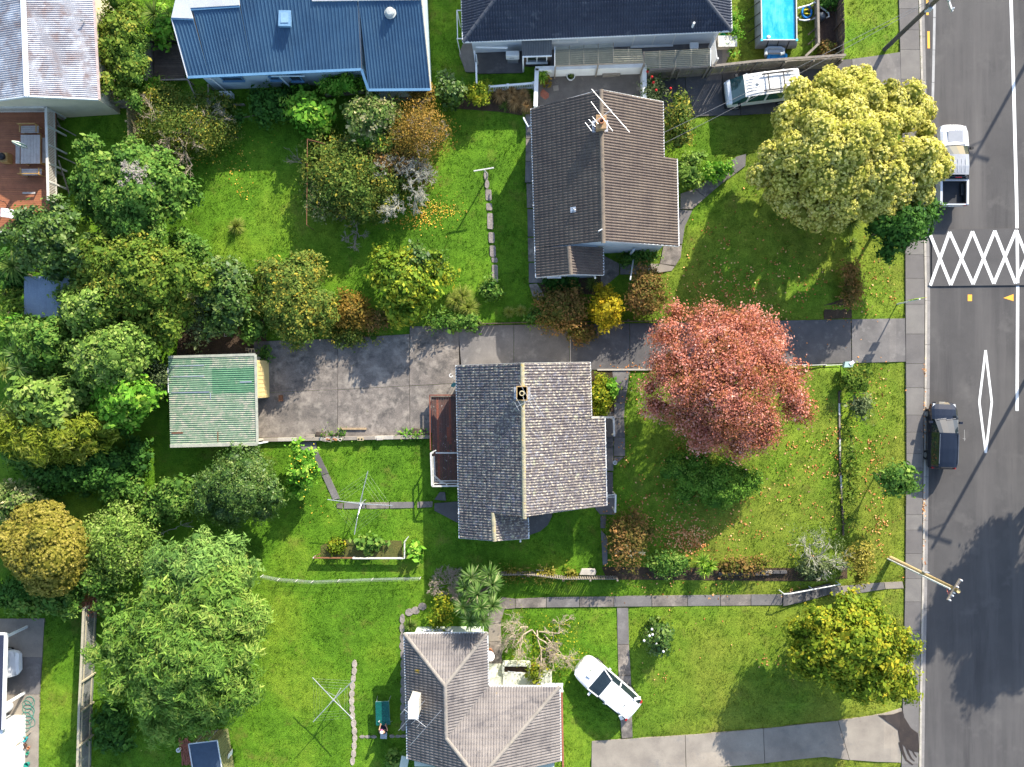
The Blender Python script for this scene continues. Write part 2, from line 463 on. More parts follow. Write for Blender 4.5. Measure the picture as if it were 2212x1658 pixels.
for k in range(4):
    top.append((top[4][0] + dx * (k + 1), top[4][1] - k)); bot.append((bot[4][0] + dx * (k + 1), bot[4][1] - k))
for k in range(8):
    stroke('zigzag_stripe', top[k], bot[k + 1], .20, TZ, LINE)
    stroke('zigzag_stripe', bot[k], top[k + 1], .20, TZ + .003, LINE)
cl = [(2182, -110), (2184, 0), (2190, 200), (2196, 432), (2197, 496)]
for a, b in zip(cl[:-1], cl[1:]): stroke('centre_line', a, b, .21, RZ, LINE)
stroke('centre_line', (2197, 498), (2198.5, 612), .2, TZ + .006, LINE)
stroke('centre_line', (2198.5, 618), (2197, 888), .20, RZ, LINE)
dia = [(2129, 757), (2115.5, 869), (2129.5, 979), (2142.5, 869)]
for k in range(4): stroke('diamond_stroke', dia[k], dia[(k + 1) % 4], .15, RZ + .002 * (k % 2), LINE)
sheet('orange_block_marking', qs(3, 1, (1745, 897), (1781, 897), (1781, 951), (1745, 951)), RZ, ORANGE_LINE, road)
sheet('orange_arrow_marking', qs(3, 1, (2040, 925), (2125, 951), (2125, 893)), RZ, ORANGE_LINE, road)
stroke('yellow_dash', (2003, -10), (2003.6, 33), .16, RZ, ORANGE_LINE)
stroke('yellow_dash', (2005.6, 68), (2006.2, 105), .16, RZ, ORANGE_LINE)
for a, b in (((2019.5, -40), (2018.6, 38)), ((2018.5, 39), (2017.3, 108)), ((2017.2, 109), (2015.8, 178)), ((2015.7, 179), (2014, 250))):
    stroke('edge_line', a, b, .17, RZ, LINE_WORN)
stroke('survey_mark', q(3, 2, 1718, 470), q(3, 2, 1720, 562), .025, RZ, LINE_WORN); stroke('survey_mark', q(3, 2, 1704, 544), q(3, 2, 1730, 547), .025, RZ + .002, LINE_WORN)

# main driveway and yard: bays of concrete with open joints
drive = tag(empty('driveway', G(1100, 745)), kind='structure')
def bays(parent, polys, mats, name='concrete_bay', gap=.018, **kw):
    for i, p in enumerate(polys): slab(name, p, mats[i % len(mats)], parent, gap=gap, **kw)
CB = S('yard_concrete_b', (.210, .180, .156), (.115, .102, .092), .8, .9, 22, .42, .4, layers=[((.33, .29, .245), 1.3, .61, .12), ((.075, .068, .062), 1.2, .62, .09), ((.10, .095, .045), 2.0, .70, .04)])
CD = S('drive_concrete_dark', (.120, .112, .110), (.080, .075, .076), .9, .9, 45, .25, .35, layers=[((.18, .17, .16), 1.5, .66, .1)])
CE = S('drive_concrete_mid', (.175, .162, .155), (.115, .107, .104), .9, .9, 45, .25, .35, layers=[((.24, .225, .21), 1.6, .66, .1)])
bays(drive, [[(548, 738), (730, 732), (730, 842), (548, 850)], [(730, 732), (885, 722), (885, 834), (730, 842)], [(885, 708), (990, 706), (1000, 828), (885, 834)],
             [(548, 850), (730, 842), (729, 944), (545, 946)], [(730, 842), (885, 834), (886, 942), (729, 944)], [(885, 834), (1000, 828), (1004, 941), (886, 942)]], [CONC, CB], top=.03)
bays(drive, [[(885, 706), (985, 704), (990, 706), (885, 708)]], [CE], top=.03)
bays(drive, [[(990, 704), (1110, 702), (1110, 800), (992, 802)], [(1110, 702), (1230, 701), (1230, 800), (1110, 800)]], [CE], top=.03)
bays(drive, [[(1230, 701), (1360, 699), (1361, 799), (1230, 800)], [(1360, 699), (1520, 696), (1521, 796), (1361, 799)], [(1520, 696), (1680, 693), (1681, 790), (1521, 796)],
             [(1680, 693), (1838, 690), (1839, 785), (1681, 790)]], [CD], top=.03)
bays(drive, [[(1839, 690), (1955, 688), (1956.5, 782), (1840, 785)]], [CE], top=.03)
slab('edging_strip', [(1231, 702), (1233, 702), (1233, 784), (1231, 784)], KERB, drive, .036, .05)
slab('edging_strip', q(2, 1, 700, 1512) and [(1290, 797.5), (1408, 797), (1408, 800.5), (1290, 801)], KERB, drive, .10, .2)
# neighbour's driveway above
drive2 = tag(empty('neighbour_driveway', G(1560, 210)), kind='structure')
bays(drive2, [[(1424, 172), (1480, 168), (1482, 208), (1424, 210)], [(1480, 168), (1560, 158), (1560, 205), (1482, 208)], [(1424, 210), (1482, 208), (1500, 252), (1440, 254)],
              [(1482, 208), (1600, 202), (1600, 249), (1500, 252)], [(1560, 158), (1700, 146), (1700, 200), (1560, 205)], [(1600, 202), (1720, 200), (1720, 246), (1600, 249)],
              [(1700, 146), (1840, 128), (1840, 196), (1700, 200)], [(1720, 200), (1840, 196), (1840, 244), (1720, 246)]], [CONC_DARK, CD])
bays(drive2, [[(1840, 128), (1944, 113), (1950, 240), (1840, 244)]], [CE])
# lower neighbour's driveway and paths
drive3 = tag(empty('lower_driveway', G(1600, 1600)), kind='structure')
CP2 = S('pale_concrete_b', (.31, .27, .22), (.21, .18, .15), .6, .9, 45, .25, .3, layers=[((.17, .16, .15), .9, .66, .1), ((.12, .10, .08), 2.2, .72, .05)])
bays(drive3, [[(1278, 1601), (1480, 1588), (1482, 1660), (1277, 1668)], [(1480, 1588), (1649, 1574), (1652, 1649), (1482, 1660)]], [CP2])
bays(drive3, [[(1649, 1574), (1810, 1557), (1835, 1642), (1782, 1635), (1652, 1649)]], [CONC_PALE])
bays(drive3, [[(1810, 1557), (1900, 1543), (1948, 1530), (1946, 1648), (1835, 1642)]], [CP2])
patch_slab = slab('wet_stain', qs(3, 3, (1000, 1225), (1130, 1215), (1205, 1190), (1215, 1240), (1270, 1330), (1330, 1375), (1338, 1535), (1270, 1520), (1210, 1480), (1180, 1440), (1165, 1350), (1090, 1290)),
              S('wet_concrete', (.055, .042, .034), (.038, .03, .026), 2, .35, 30, .3, .2, layers=[((.10, .085, .07), 4, .68, .06)]), drive3, .060, .012)  # darker, smoother brown patch laid over driveway and footpath, with narrow streaks
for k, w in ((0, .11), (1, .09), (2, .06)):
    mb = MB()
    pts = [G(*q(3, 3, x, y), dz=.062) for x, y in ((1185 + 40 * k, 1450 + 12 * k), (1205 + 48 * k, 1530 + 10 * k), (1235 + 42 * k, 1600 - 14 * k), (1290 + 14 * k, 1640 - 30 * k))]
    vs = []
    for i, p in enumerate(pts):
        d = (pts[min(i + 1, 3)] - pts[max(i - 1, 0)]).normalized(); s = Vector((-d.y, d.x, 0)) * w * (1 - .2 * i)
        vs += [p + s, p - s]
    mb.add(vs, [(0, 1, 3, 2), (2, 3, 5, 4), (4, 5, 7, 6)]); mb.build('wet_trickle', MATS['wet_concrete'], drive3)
lpath = tag(empty('lower_garden_path', G(1400, 1300)), kind='structure')
edges = [1113, 1180, 1252, 1326, 1408, 1485, 1556, 1622, 1690]
yt = lambda x: np.interp(x, [1094, 1160, 1690], [1296, 1290.5, 1284]); yb = lambda x: np.interp(x, [1094, 1160, 1690], [1314, 1312.5, 1307.5])
bays(lpath, [[(a, yt(a)), (b, yt(b)), (b, yb(b)), (a, yb(a))] for a, b in zip(edges[:-1], edges[1:])], [CONC, CE], 'path_slab')
bays(lpath, [qs(2, 3, (915, 336), (1008, 336), (1015, 640), (920, 640)), qs(2, 3, (920, 640), (1015, 640), (1030, 900), (928, 900)),
             qs(2, 3, (928, 900), (1030, 900), (1038, 1180), (938, 1180)), qs(2, 3, (938, 1180), (1038, 1180), (1045, 1412), (955, 1420))], [CE, CONC], 'path_slab')
bays(lpath, [[(1052, 1318), (1085, 1290), (1113, 1294), (1113, 1314), (1090, 1316), (1082, 1345), (1055, 1350)], [(1055, 1350), (1082, 1345), (1083, 1385), (1056, 1386)], [(1056, 1386), (1083, 1385), (1085, 1436), (1057, 1437)]], [CONC, CONC_PALE], 'path_slab')
bays(lpath, [qs(3, 3, (600, 165), (760, 150), (780, 225), (620, 240)), qs(3, 3, (760, 150), (1050, 125), (1060, 180), (780, 225)), qs(3, 3, (1050, 125), (1205, 120), (1215, 175), (1060, 180))], [CONC_PALE, CE], 'path_slab')
spath = tag(empty('stone_path', G(763, 1540)), kind='structure')
rr = random.Random(5)
def stones(parent, pts, w, L, mat=STONE, jit=.25):
    for (x, y) in pts:
        n = 9; a0 = rr.random()
        poly = [(x + math.cos(2 * math.pi * (k + a0) / n) * w * (1 + rr.uniform(-jit, jit) * .6), y + math.sin(2 * math.pi * (k + a0) / n) * L * (1 + rr.uniform(-jit, jit) * .4)) for k in range(n)]
        slab('stone', poly, mat, parent, .03 + rr.uniform(-.012, .012), .1)
stones(spath, [q(1, 3, 828 + 12 * math.sin(y * .01), y) for y in range(800, 1660, 62)], 5.4, 9.0, S('pale_path_stone', (.42, .36, .30), (.28, .24, .2), 2.5, .95, 18, .45, .8, bdist=.04))
stones(spath, [q(1, 3, x, 1405) for x in (905, 950, 1000)] + [q(1, 3, x, 1402) for x in (1150, 1200, 1245)], 6.5, 3.4)
stones(spath, [q(1, 3, 1236 + (y > 700) * 6, y) for y in range(430, 1380, 74)], 6.0, 10.5)
stones(spath, [q(1, 3, 1290, 375), q(1, 3, 1345, 360), q(1, 3, 1400, 325)], 9, 8)
upath = tag(empty('stepping_stone_path', G(1062, 500)), kind='structure')
for x, y0, y1 in ((1950, 25, 118), (1955, 140, 200), (1964, 222, 355), (1975, 380, 470), (1985, 490, 585), (2000, 590, 632), (2003, 650, 800)):
    w = 24
    P = qs(1, 1, (x - w, y0 + 6), (x - w + 8, y0), (x + w - 6, y0 + 2), (x + w, y0 + 12), (x + w + 3, y1 - 10), (x + w - 6, y1), (x - w + 6, y1 - 3), (x - w + 2, y1 - 12))
    slab('stone', P, STONE, upath, .035, .1)
stones(upath, [q(1, 0, 1930, 1460), q(1, 0, 1938, 1530), q(1, 0, 1945, 1610)], 5, 10)
# paths of the middle lot
mpath = tag(empty('back_garden_path', G(760, 1080)), kind='structure')
bays(mpath, [qs(1, 2, (370, 570), (522, 570), (530, 640), (485, 652), (380, 632)), qs(1, 2, (485, 652), (530, 640), (622, 830), (570, 850)), qs(1, 2, (570, 850), (622, 830), (720, 1042), (662, 1052))], [CE, CD], 'path_slab')
bays(mpath, [qs(1, 2, (690, 1080), (745, 1075), (742, 1125), (692, 1120)), qs(1, 2, (752, 1075), (930, 1075), (930, 1122), (750, 1125)), qs(1, 2, (936, 1073), (1125, 1072), (1126, 1122), (936, 1124)),
             qs(1, 2, (1132, 1070), (1335, 1068), (1335, 1118), (1132, 1122)), qs(1, 2, (1360, 1066), (1490, 1064), (1485, 1112), (1360, 1118))], [CONC, CE], 'path_slab')
bays(mpath, [qs(1, 2, (1500, 1050), (1545, 985), (1590, 985), (1600, 1060)), qs(1, 2, (1500, 1080), (1610, 1070), (1740, 1060), (1740, 1260), (1690, 1240), (1500, 1140))], [CD], 'path_slab')
fpath = tag(empty('front_path', G(1340, 880)), kind='structure')
bays(fpath, [[(1322, 801), (1360, 800), (1355, 842), (1327, 842)], [(1327, 842), (1355, 842), (1350, 870), (1326, 870)], [(1326, 870), (1350, 870), (1348, 905), (1326, 905)], [(1326, 905), (1348, 905), (1350, 945), (1326, 945)],
             [(1326, 945), (1350, 945), (1350, 986), (1326, 986)], [(1326, 987), (1349, 987), (1326, 1006)]], [CE, CD], 'path_slab')
bays(fpath, [[(1298, 890), (1325, 890), (1325, 950), (1298, 950)], [(1298, 966), (1325, 966), (1325, 1018), (1298, 1018)], [(1298, 1020), (1324, 1020), (1324, 1068), (1298, 1068)],
             [(1286, 1068), (1330, 1068), (1330, 1112), (1296, 1112), (1286, 1100)], [(1297, 1114), (1310, 1114), (1308, 1142), (1297, 1142)], [(1298, 1145), (1312, 1160), (1312, 1218), (1302, 1222)]], [CD, CE], 'path_slab')
slab('concrete_apron', qs(2, 2, (90, 1150), (380, 1140), (375, 1190), (340, 1260), (280, 1310), (185, 1345), (90, 1345)), CD, None, kind='structure')
tpath = tag(empty('upper_house_path', G(1142, 480)), kind='structure')
bays(tpath, [[(1135, 247), (1158, 247), (1160, 300), (1136, 300)], [(1136, 300), (1160, 300), (1162, 350), (1135, 350)], [(1135, 350), (1162, 350), (1163, 395), (1134, 395)], [(1137, 397), (1163, 397), (1164, 450), (1138, 450)],
             [(1139, 452), (1165, 452), (1166, 512), (1140, 512)], [(1140, 514), (1166, 514), (1168, 566), (1141, 566)], [(1142, 568), (1168, 568), (1172, 612), (1142, 612)], [(1142, 614), (1160, 613), (1178, 640), (1165, 651), (1150, 640)]], [CE, CONC], 'path_slab')
bays(tpath, [qs(2, 0, (1905, 1300), (1985, 1278), (1980, 1380), (1900, 1440), (1790, 1390)), qs(2, 0, (1790, 1390), (1900, 1440), (1760, 1545), (1650, 1640), (1560, 1570)),
             qs(2, 1, (1440, 60), (1560, 22), (1650, 92), (1540, 190), (1440, 190)), qs(2, 1, (1400, 190), (1540, 200), (1480, 330), (1455, 480), (1400, 480)),
             qs(2, 1, (1300, 490), (1455, 485), (1445, 590), (1400, 660), (1270, 640)), qs(2, 1, (1170, 640), (1270, 640), (1395, 665), (1370, 700), (1280, 715), (1170, 720)),
             qs(2, 1, (940, 640), (1165, 640), (1165, 730), (940, 730)), qs(2, 1, (780, 560), (935, 640), (935, 730), (780, 860))], [CE, CONC, CONC_PALE], 'path_slab')
terrace = tag(slab('terrace', [(1158, 155), (1393, 150), (1393, 240), (1158, 262)], S('terrace_concrete', (.155, .135, .122), (.10, .088, .08), .9, .9, 50, .3, .4, layers=[((.22, .19, .165), 2.2, .66, .08)]), None, .03), kind='structure')
for P in ([(1194, 187), (1206, 185), (1207, 196), (1196, 198)], [(1374, 190), (1384, 189), (1384, 195), (1376, 197)]): slab('paving_stone', P, CONC_PALE, terrace, .045, .03)
slab('paving_stone', qs(2, 0, (280, 770), (300, 740), (350, 780), (350, 810), (320, 830), (280, 800)), BRICK, terrace, .045, .03)
tag(slab('side_concrete', qs(1, 0, (1745, 350), (1840, 350), (1850, 600), (1760, 600), (1705, 450)), CE), kind='structure')
tag(slab('side_concrete', [(1028, 95), (1130, 92), (1130, 158), (1032, 160)], CD), kind='structure')
tag(slab('side_concrete', [(1190, 90), (1560, 78), (1560, 148), (1160, 142)], CE), kind='structure')
tag(slab('side_concrete', qs(2, 0, (1730, 300), (1860, 290), (1850, 460), (1800, 550), (1740, 550)), CONC_PALE), kind='structure')
pad = tag(empty('carport_pad', G(40, 1430)), kind='structure')
bays(pad, [[(-120, 1338), (97, 1336), (92, 1420), (-120, 1420)], [(-120, 1420), (92, 1420), (86, 1500), (-120, 1500)], [(-120, 1500), (86, 1500), (83, 1700), (-120, 1700)]], [CONC_PALE, CE])
# planting beds: bare soil
for i, P in enumerate([qs(2, 2, (695, -20), (880, -20), (890, 360), (695, 360)), [(1780, 660), (1838, 640), (1840, 688), (1780, 690)], [(390, 700), (570, 690), (580, 770), (380, 776)],
                       qs(2, 1, (250, 760), (780, 740), (780, 900), (300, 880)), qs(1, 0, (1480, 760), (2230, 730), (2230, 960), (2050, 930), (1640, 900)), [(1300, 1225), (1830, 1222), (1830, 1250), (1310, 1252)]]):
    tag(slab('planting_bed', P, SOIL, None, .025, .1, grassless=False), kind='structure')
tag(slab('planting_bed', qs(3, 0, (500, 0), (690, -60), (720, 455), (480, 470), (510, 380)), BARK_CHIP, None, .03, .1), kind='structure')
# ------------------------------------------------------------------ roofs
def tile_verts(tu=.34, tv=.33):
    prof = []
    for k in range(2):
        for a, h in ((0, 0), (.030, .002), (.055, .042), (.085, .060), (.115, .042)): prof.append((k * .15 + a, h))
    prof.append((.30, 0))
    vs, fs = [], []
    n = len(prof)
    for (u, h) in prof: vs.append((u * tu / .30, -.02, .004))             # foot of the front lip
    for (u, h) in prof: vs.append((u * tu / .30, -.02, h + .018))
    for (u, h) in prof: vs.append((u * tu / .30, tv + .02, h + .004))
    for i in range(n - 1):
        fs.append((i, i + 1, n + i + 1, n + i)); fs.append((n + i, n + i + 1, 2 * n + i + 1, 2 * n + i))
    return vs, fs
TV, TF = tile_verts()
TU_, TV_ = .34, .33
class Plane:
    def __init__(s, E0, E1, R):
        s.o = Vector(E0); s.u = (Vector(E1) - s.o).normalized()
        s.n = s.u.cross(Vector(R) - s.o).normalized(); s.v = s.n.cross(s.u)
    def z(s, x, y):
        return s.o.z - (s.n.x * (x - s.o.x) + s.n.y * (y - s.o.y)) / s.n.z
    def at(s, p, lift=0.0):
        return Vector((p[0], p[1], s.z(p[0], p[1]) + lift))
class TileRoof:
    def __init__(s, house, mat, ridge_mat, deck_mat, limit=300):
        s.h, s.mat, s.rm, s.limit = house, mat, ridge_mat, limit
        s.full, s.rest, s.deck, s.caps, s.seed = [], MB(), MB(), [], random.Random(len(house.name))
        s.dm = deck_mat
    def slope(s, pl, poly):
        P = [Vector((p[0], p[1])) for p in poly]; n = len(P)
        if sum(P[i].x * P[(i + 1) % n].y - P[(i + 1) % n].x * P[i].y for i in range(n)) < 0: P.reverse()
        s.deck.prism([(p.x, p.y) for p in P], lambda x, y: pl.z(x, y) - .10, lambda x, y: pl.z(x, y) - .004)
        uv = [((pl.at(p) - pl.o).dot(pl.u), (pl.at(p) - pl.o).dot(pl.v)) for p in P]
        u0, u1 = math.floor(min(a for a, b in uv) / TU_), math.ceil(max(a for a, b in uv) / TU_)
        v0, v1 = math.floor(min(b for a, b in uv) / TV_ + 1e-3), math.ceil(max(b for a, b in uv) / TV_)
        def sd(pt):
            return min((P[(i + 1) % n] - P[i]).normalized().cross(pt - P[i]) if False else
                       ((P[(i + 1) % n].x - P[i].x) * (pt.y - P[i].y) - (P[(i + 1) % n].y - P[i].y) * (pt.x - P[i].x)) / max((P[(i + 1) % n] - P[i]).length, 1e-6) for i in range(n))
        M3 = Matrix((pl.u, pl.v, pl.n)).transposed()
        part = MB()
        for i in range(u0, u1):
            for j in range(v0, v1):
                o = pl.o + pl.u * (i * TU_) + pl.v * (j * TV_)
                cs = [sd(Vector((o + pl.u * a + pl.v * b)[:2])) for a in (0, TU_) for b in (0, TV_)]
                if max(cs) < -.02: 
                    if sd(Vector((o + pl.u * TU_ / 2 + pl.v * TV_ / 2)[:2])) < -.02: continue
                jo = o + pl.n * s.seed.uniform(-.004, .004)
                if min(cs) > -.012: s.full.append((jo, M3))
                else: part.add([M3 @ Vector(v) + jo for v in TV], TF)
        if part.f:
            bm = bmesh.new(); me = part.mesh('t'); bm.from_mesh(me); bpy.data.meshes.remove(me)
            for i in range(n):
                e = P[(i + 1) % n] - P[i]
                bmesh.ops.bisect_plane(bm, geom=bm.verts[:] + bm.edges[:] + bm.faces[:], plane_co=(P[i].x, P[i].y, 0), plane_no=(e.y, -e.x, 0), clear_outer=True)
            bm.verts.index_update()
            s.rest.add([v.co.copy() for v in bm.verts], [tuple(v.index for v in f.verts) for f in bm.faces]); bm.free()
    def ridge(s, a, b, w=.13, L=.42):
        s.caps.append((Vector(a), Vector(b), w, L))
    def done(s):
        roof = s.deck.build('roof', s.dm, s.h)
        c = sum((o for o, m in s.full), Vector()) / max(len(s.full), 1)
        s.full.sort(key=lambda t: (t[0] - c).length)
        me = bpy.data.meshes.new('roof_tile'); me.from_pydata(TV, [], TF); me.update(); me.materials.append(s.mat)
        for p in me.polygons: p.use_smooth = True
        for o, M3 in s.full[:s.limit]:
            link('roof_tile', me, roof, None, Matrix.Translation(o) @ M3.to_4x4())
        for o, M3 in s.full[s.limit:]: s.rest.add([M3 @ Vector(v) + o for v in TV], TF)
        tag(s.rest.build('roof_tiling', s.mat, roof, True), kind='stuff')
        for a, b, w, L in s.caps:
            d = (b - a); n = max(1, round(d.length / L)); d.normalize()
            sx = d.cross(Vector((0, 0, 1))).normalized(); up = sx.cross(d)
            sec = [(-w, -.05), (-w, .0), (-w * .6, .055), (0, .075), (w * .6, .055), (w, .0), (w, -.05)]
            for i in range(n):
                p0, p1 = a.lerp(b, i / n), a.lerp(b, (i + 1) / n + .015)
                vs = [p0 + sx * x + up * (z + .03) for x, z in sec] + [p1 + sx * x * .94 + up * (z + .012) for x, z in sec]
                m = len(sec)
                MB().add(vs, [(k, k + 1, m + k + 1, m + k) for k in range(m - 1)] + [tuple(range(m))[::-1]]).build('ridge_tile', s.rm, roof)
        return roof
def sheets(parent, E0, E1, T0, T1, mats, width=.76, pitch=.1, amp=.012, kind='sine', name='roofing_sheet', rows=1, smooth=True, pick=None):
    """ribbed roofing between an eave and a top edge, each sheet an object, lapped"""
    E0, E1, T0, T1 = map(Vector, (E0, E1, T0, T1))
    W = (E1 - E0).length; n = max(1, round(W / width))
    nn = (E1 - E0).cross(T0 - E0).normalized()
    rr_ = random.Random(int(W * 100) + rows)
    for r in range(rows):
        for k in range(n):
            m = max(1, round(W / n / pitch)); vs = []
            us, hs = [], []
            for i in range(m):
                if kind == 'sine':
                    for a in range(6): us.append((i + a / 6) / m); hs.append(amp * math.sin(2 * math.pi * a / 6))
                else:
                    for a, h in ((0, 0), (.62, 0), (.70, 1), (.92, 1)): us.append((i + a) / m); hs.append(amp * h)
            us.append(1.0); hs.append(0.0)
            lift = .004 * ((k + r) % 2) + .002 * r
            for t in (r / rows, (r + 1) / rows):
                for u, h in zip(us, hs):
                    f = (k + u) / n
                    vs.append(E0.lerp(E1, f).lerp(T0.lerp(T1, f), t) + nn * (h + lift))
            L = len(us)
            mat = pick(k, r, n) if pick else mats[rr_.randrange(len(mats))]
            MB().add(vs, [(i, i + 1, L + i + 1, L + i) for i in range(L - 1)]).build(name, mat, parent, smooth)
def strip(name, a, b, w, h, mat, parent, bevel=0):
    return MB().beam(a, b, w, h).build(name, mat, parent, bevel=bevel)
def window(house, c, nrm, w, h, fm=WHITE, pm=GLASS, split=1, depth=.07, name='window'):
    """framed window on a wall: frame bars, panes"""
    c, nrm = Vector(c), Vector(nrm).normalized(); side = Vector((0, 0, 1)).cross(nrm).normalized(); up = Vector((0, 0, 1))
    mb = MB(); t = .06
    for s_ in (-1, 1):
        mb.beam(c + side * s_ * w / 2 - up * h / 2, c + side * s_ * w / 2 + up * h / 2, depth, t)
        mb.beam(c - side * (w / 2 + t) + up * s_ * h / 2, c + side * (w / 2 + t) + up * s_ * h / 2, depth + .02, t)
    for k in range(1, split): mb.beam(c + side * (-w / 2 + w * k / split) - up * h / 2, c + side * (-w / 2 + w * k / split) + up * h / 2, depth * .8, t * .7)
    f = mb.build(name, fm, house)
    for k in range(split):
        cc = c + side * (-w / 2 + w * (k + .5) / split) - nrm * .015
        a, b = side * (w / split / 2 - .02), up * (h / 2 - .02)
        MB().add([cc - a - b, cc + a - b, cc + a + b, cc - a + b], [(0, 1, 2, 3)]).build('pane', pm, f)
    strip('sill', c - side * (w / 2 + .08) - up * (h / 2 + .03) + nrm * .04, c + side * (w / 2 + .08) - up * (h / 2 + .03) + nrm * .04, .14, .05, fm, f)
    return f
def xy(p): return Vector((p[0], p[1]))
def inset_quad(a, b, c, d, da, db, dc, dd):
    """move the edges ab, bc, cd, da of a plan quad inwards"""
    P = [xy(a), xy(b), xy(c), xy(d)]; D = [da, db, dc, dd]
    cen = sum(P, Vector((0, 0))) / 4
    L = []
    for i in range(4):
        e = (P[(i + 1) % 4] - P[i]).normalized(); nn = Vector((-e.y, e.x))
        if nn.dot(cen - P[i]) < 0: nn = -nn
        L.append((P[i] + nn * D[i], e))
    out = []
    for i in range(4):
        (p, e), (q_, f) = L[i - 1], L[i]
        den = e.x * f.y - e.y * f.x; t = ((q_.x - p.x) * f.y - (q_.y - p.y) * f.x) / den
        out.append(p + e * t)
    return out
def gable_house(name, label, px, ze, zr, ze2, tmat, rmat, wmat, gut=WHITE, tend=.08):
    A, B = U(*px['A'], ze), U(*px['B'], ze); R0, R1 = U(*px['R0'], zr), U(*px['R1'], zr)
    C0, C1 = U(*px['C0'], ze), U(*px['C1'], ze); D0, D1 = U(*px['D0'], ze2), U(*px['D1'], ze2)
    h = thing(name, label, 'house', (R0 + R1).xy.to_3d() / 2)
    PL, PR = Plane(A, B, R0), Plane(C1, C0, R0)
    rf = TileRoof(h, tmat, rmat, TIMBER_DARK)
    zs = PL.z(*U(*px['S0'], ze + .6)[:2])
    S0, S1 = U(*px['S0'], zs), U(*px['S1'], zs); E0, E1 = U(*px['E0'], ze + .05), U(*px['E1'], ze + .05)
    Bm = A.lerp(B, (R1.y - A.y) / (B.y - A.y))
    rf.slope(PL, [A, Bm, R1, R0]); rf.slope(PL, [Bm, B, S1, S0])
    PS = Plane(E1, E0, S1)
    rf.slope(PS, [E1, E0, S0, S1])
    Rm = R0.lerp(R1, (C1.y - R0.y) / (R1.y - R0.y))
    rf.slope(PR, [C1, C0, R0, Rm]); rf.slope(PR, [D1, D0, Rm, R1])
    rf.ridge(R0, R1); rf.ridge(S0 + Vector((0, 0, .0)), S1)
    rf.done()
    # walls
    w = MB(); ov = .42
    lo = inset_quad(A, Bm, R1, R0, ov, tend, 0, tend)
    w.prism([tuple(p) for p in lo], 0, lambda x, y: PL.z(x, y) - .12)
    lo2 = inset_quad(A.lerp(B, .45), B, S1, R0.lerp(S0, .5), ov, .25, .0, 0)
    w.prism([tuple(p) for p in inset_quad(Bm, B, S1, S0, ov, .25, 0, -.5)], 0, lambda x, y: PL.z(x, y) - .12)
    w.prism([tuple(p) for p in inset_quad(E1, E0, S0, S1, .3, -.5, 0, .25)], 0, lambda x, y: PS.z(x, y) - .12)
    w.prism([tuple(p) for p in inset_quad(C1, C0, R0, Rm, ov, tend, 0, 0)], 0, lambda x, y: PR.z(x, y) - .12)
    w.prism([tuple(p) for p in inset_quad(D1, D0, Rm, R1, ov + .5, 0, 0, tend)], 0, lambda x, y: PR.z(x, y) - .12)
    wall = w.build('wall', wmat, h)
    up = Vector((0, 0, 1))
    for a, b in ((A, B), (C0, C1), (D0, D1), (E0, E1)):
        strip('gutter', Vector(a) + up * -.03, Vector(b) + up * -.03, .12, .10, gut, h)
        dn = b - a; out = Vector((dn.y, -dn.x, 0)).normalized()
        if out.dot((a + b) / 2 - (R0 + R1) / 2) < 0: out = -out
        for k in range(1, 7):
            p = a.lerp(b, k / 7) + up * .02; MB().box(p, (.05, .16, .02), math.atan2(out.y, out.x) + math.pi / 2).build('gutter_bracket', gut, h)
    for a, b in ((A, R0), (R0, C0), (R1, D1), (B, S1), (S1, E1)):
        strip('bargeboard', a - up * .09, b - up * .09, .04, .17, gut if name != 'weathered_house' else WORN_WHITE, h)
    return dict(h=h, A=A, B=B, R0=R0, R1=R1, C0=C0, C1=C1, D0=D0, D1=D1, S0=S0, S1=S1, E0=E0, E1=E1, PL=PL, PR=PR)

LICHEN = S('lichened_tiles', (.170, .146, .140), (.085, .072, .078), 1.6, .95, 24, .3, .3,
           layers=[((.095, .088, .105), .55, .58, .10), ((.19, .19, .23), 3.2, .60, .07), ((.33, .34, .24), 2.3, .64, .05), ((.46, .41, .32), 6.5, .575, .05)])
LICHEN_RIDGE = S('lichened_ridge', (.42, .37, .23), (.26, .24, .17), 4, .95, 24, .3, .4, layers=[((.52, .34, .08), 5, .62, .05)])
BROWN = S('brown_tiles', (.145, .115, .095), (.095, .074, .066), 1.2, .9, 30, .3, .3, layers=[((.22, .17, .12), 11, .68, .04)])
BROWN_RIDGE = S('brown_ridge', (.20, .16, .12), (.13, .105, .085), 3, .9, 30, .25, .3, layers=[((.48, .33, .05), 4, .70, .05)])
NAVY = S('slate_blue_tiles', (.050, .060, .085), (.034, .040, .060), .8, .85, 30, .25, .3, layers=[((.13, .14, .16), 1.3, .68, .08)])
NAVY_RIDGE = S('slate_blue_ridge', (.075, .085, .105), (.055, .06, .075), 1.5, .85, 30, .25, .3)
GREYT = S('grey_tiles', (.200, .180, .172), (.120, .108, .108), .9, .9, 28, .3, .3, layers=[((.075, .070, .075), 1.1, .62, .06), ((.36, .35, .35), 5, .72, .03), ((.44, .28, .03), .55, .70, .02)])
GREYT_RIDGE = S('grey_ridge', (.27, .24, .21), (.19, .17, .15), 2, .9, 28, .3, .3, layers=[((.50, .44, .30), 4, .68, .05)])

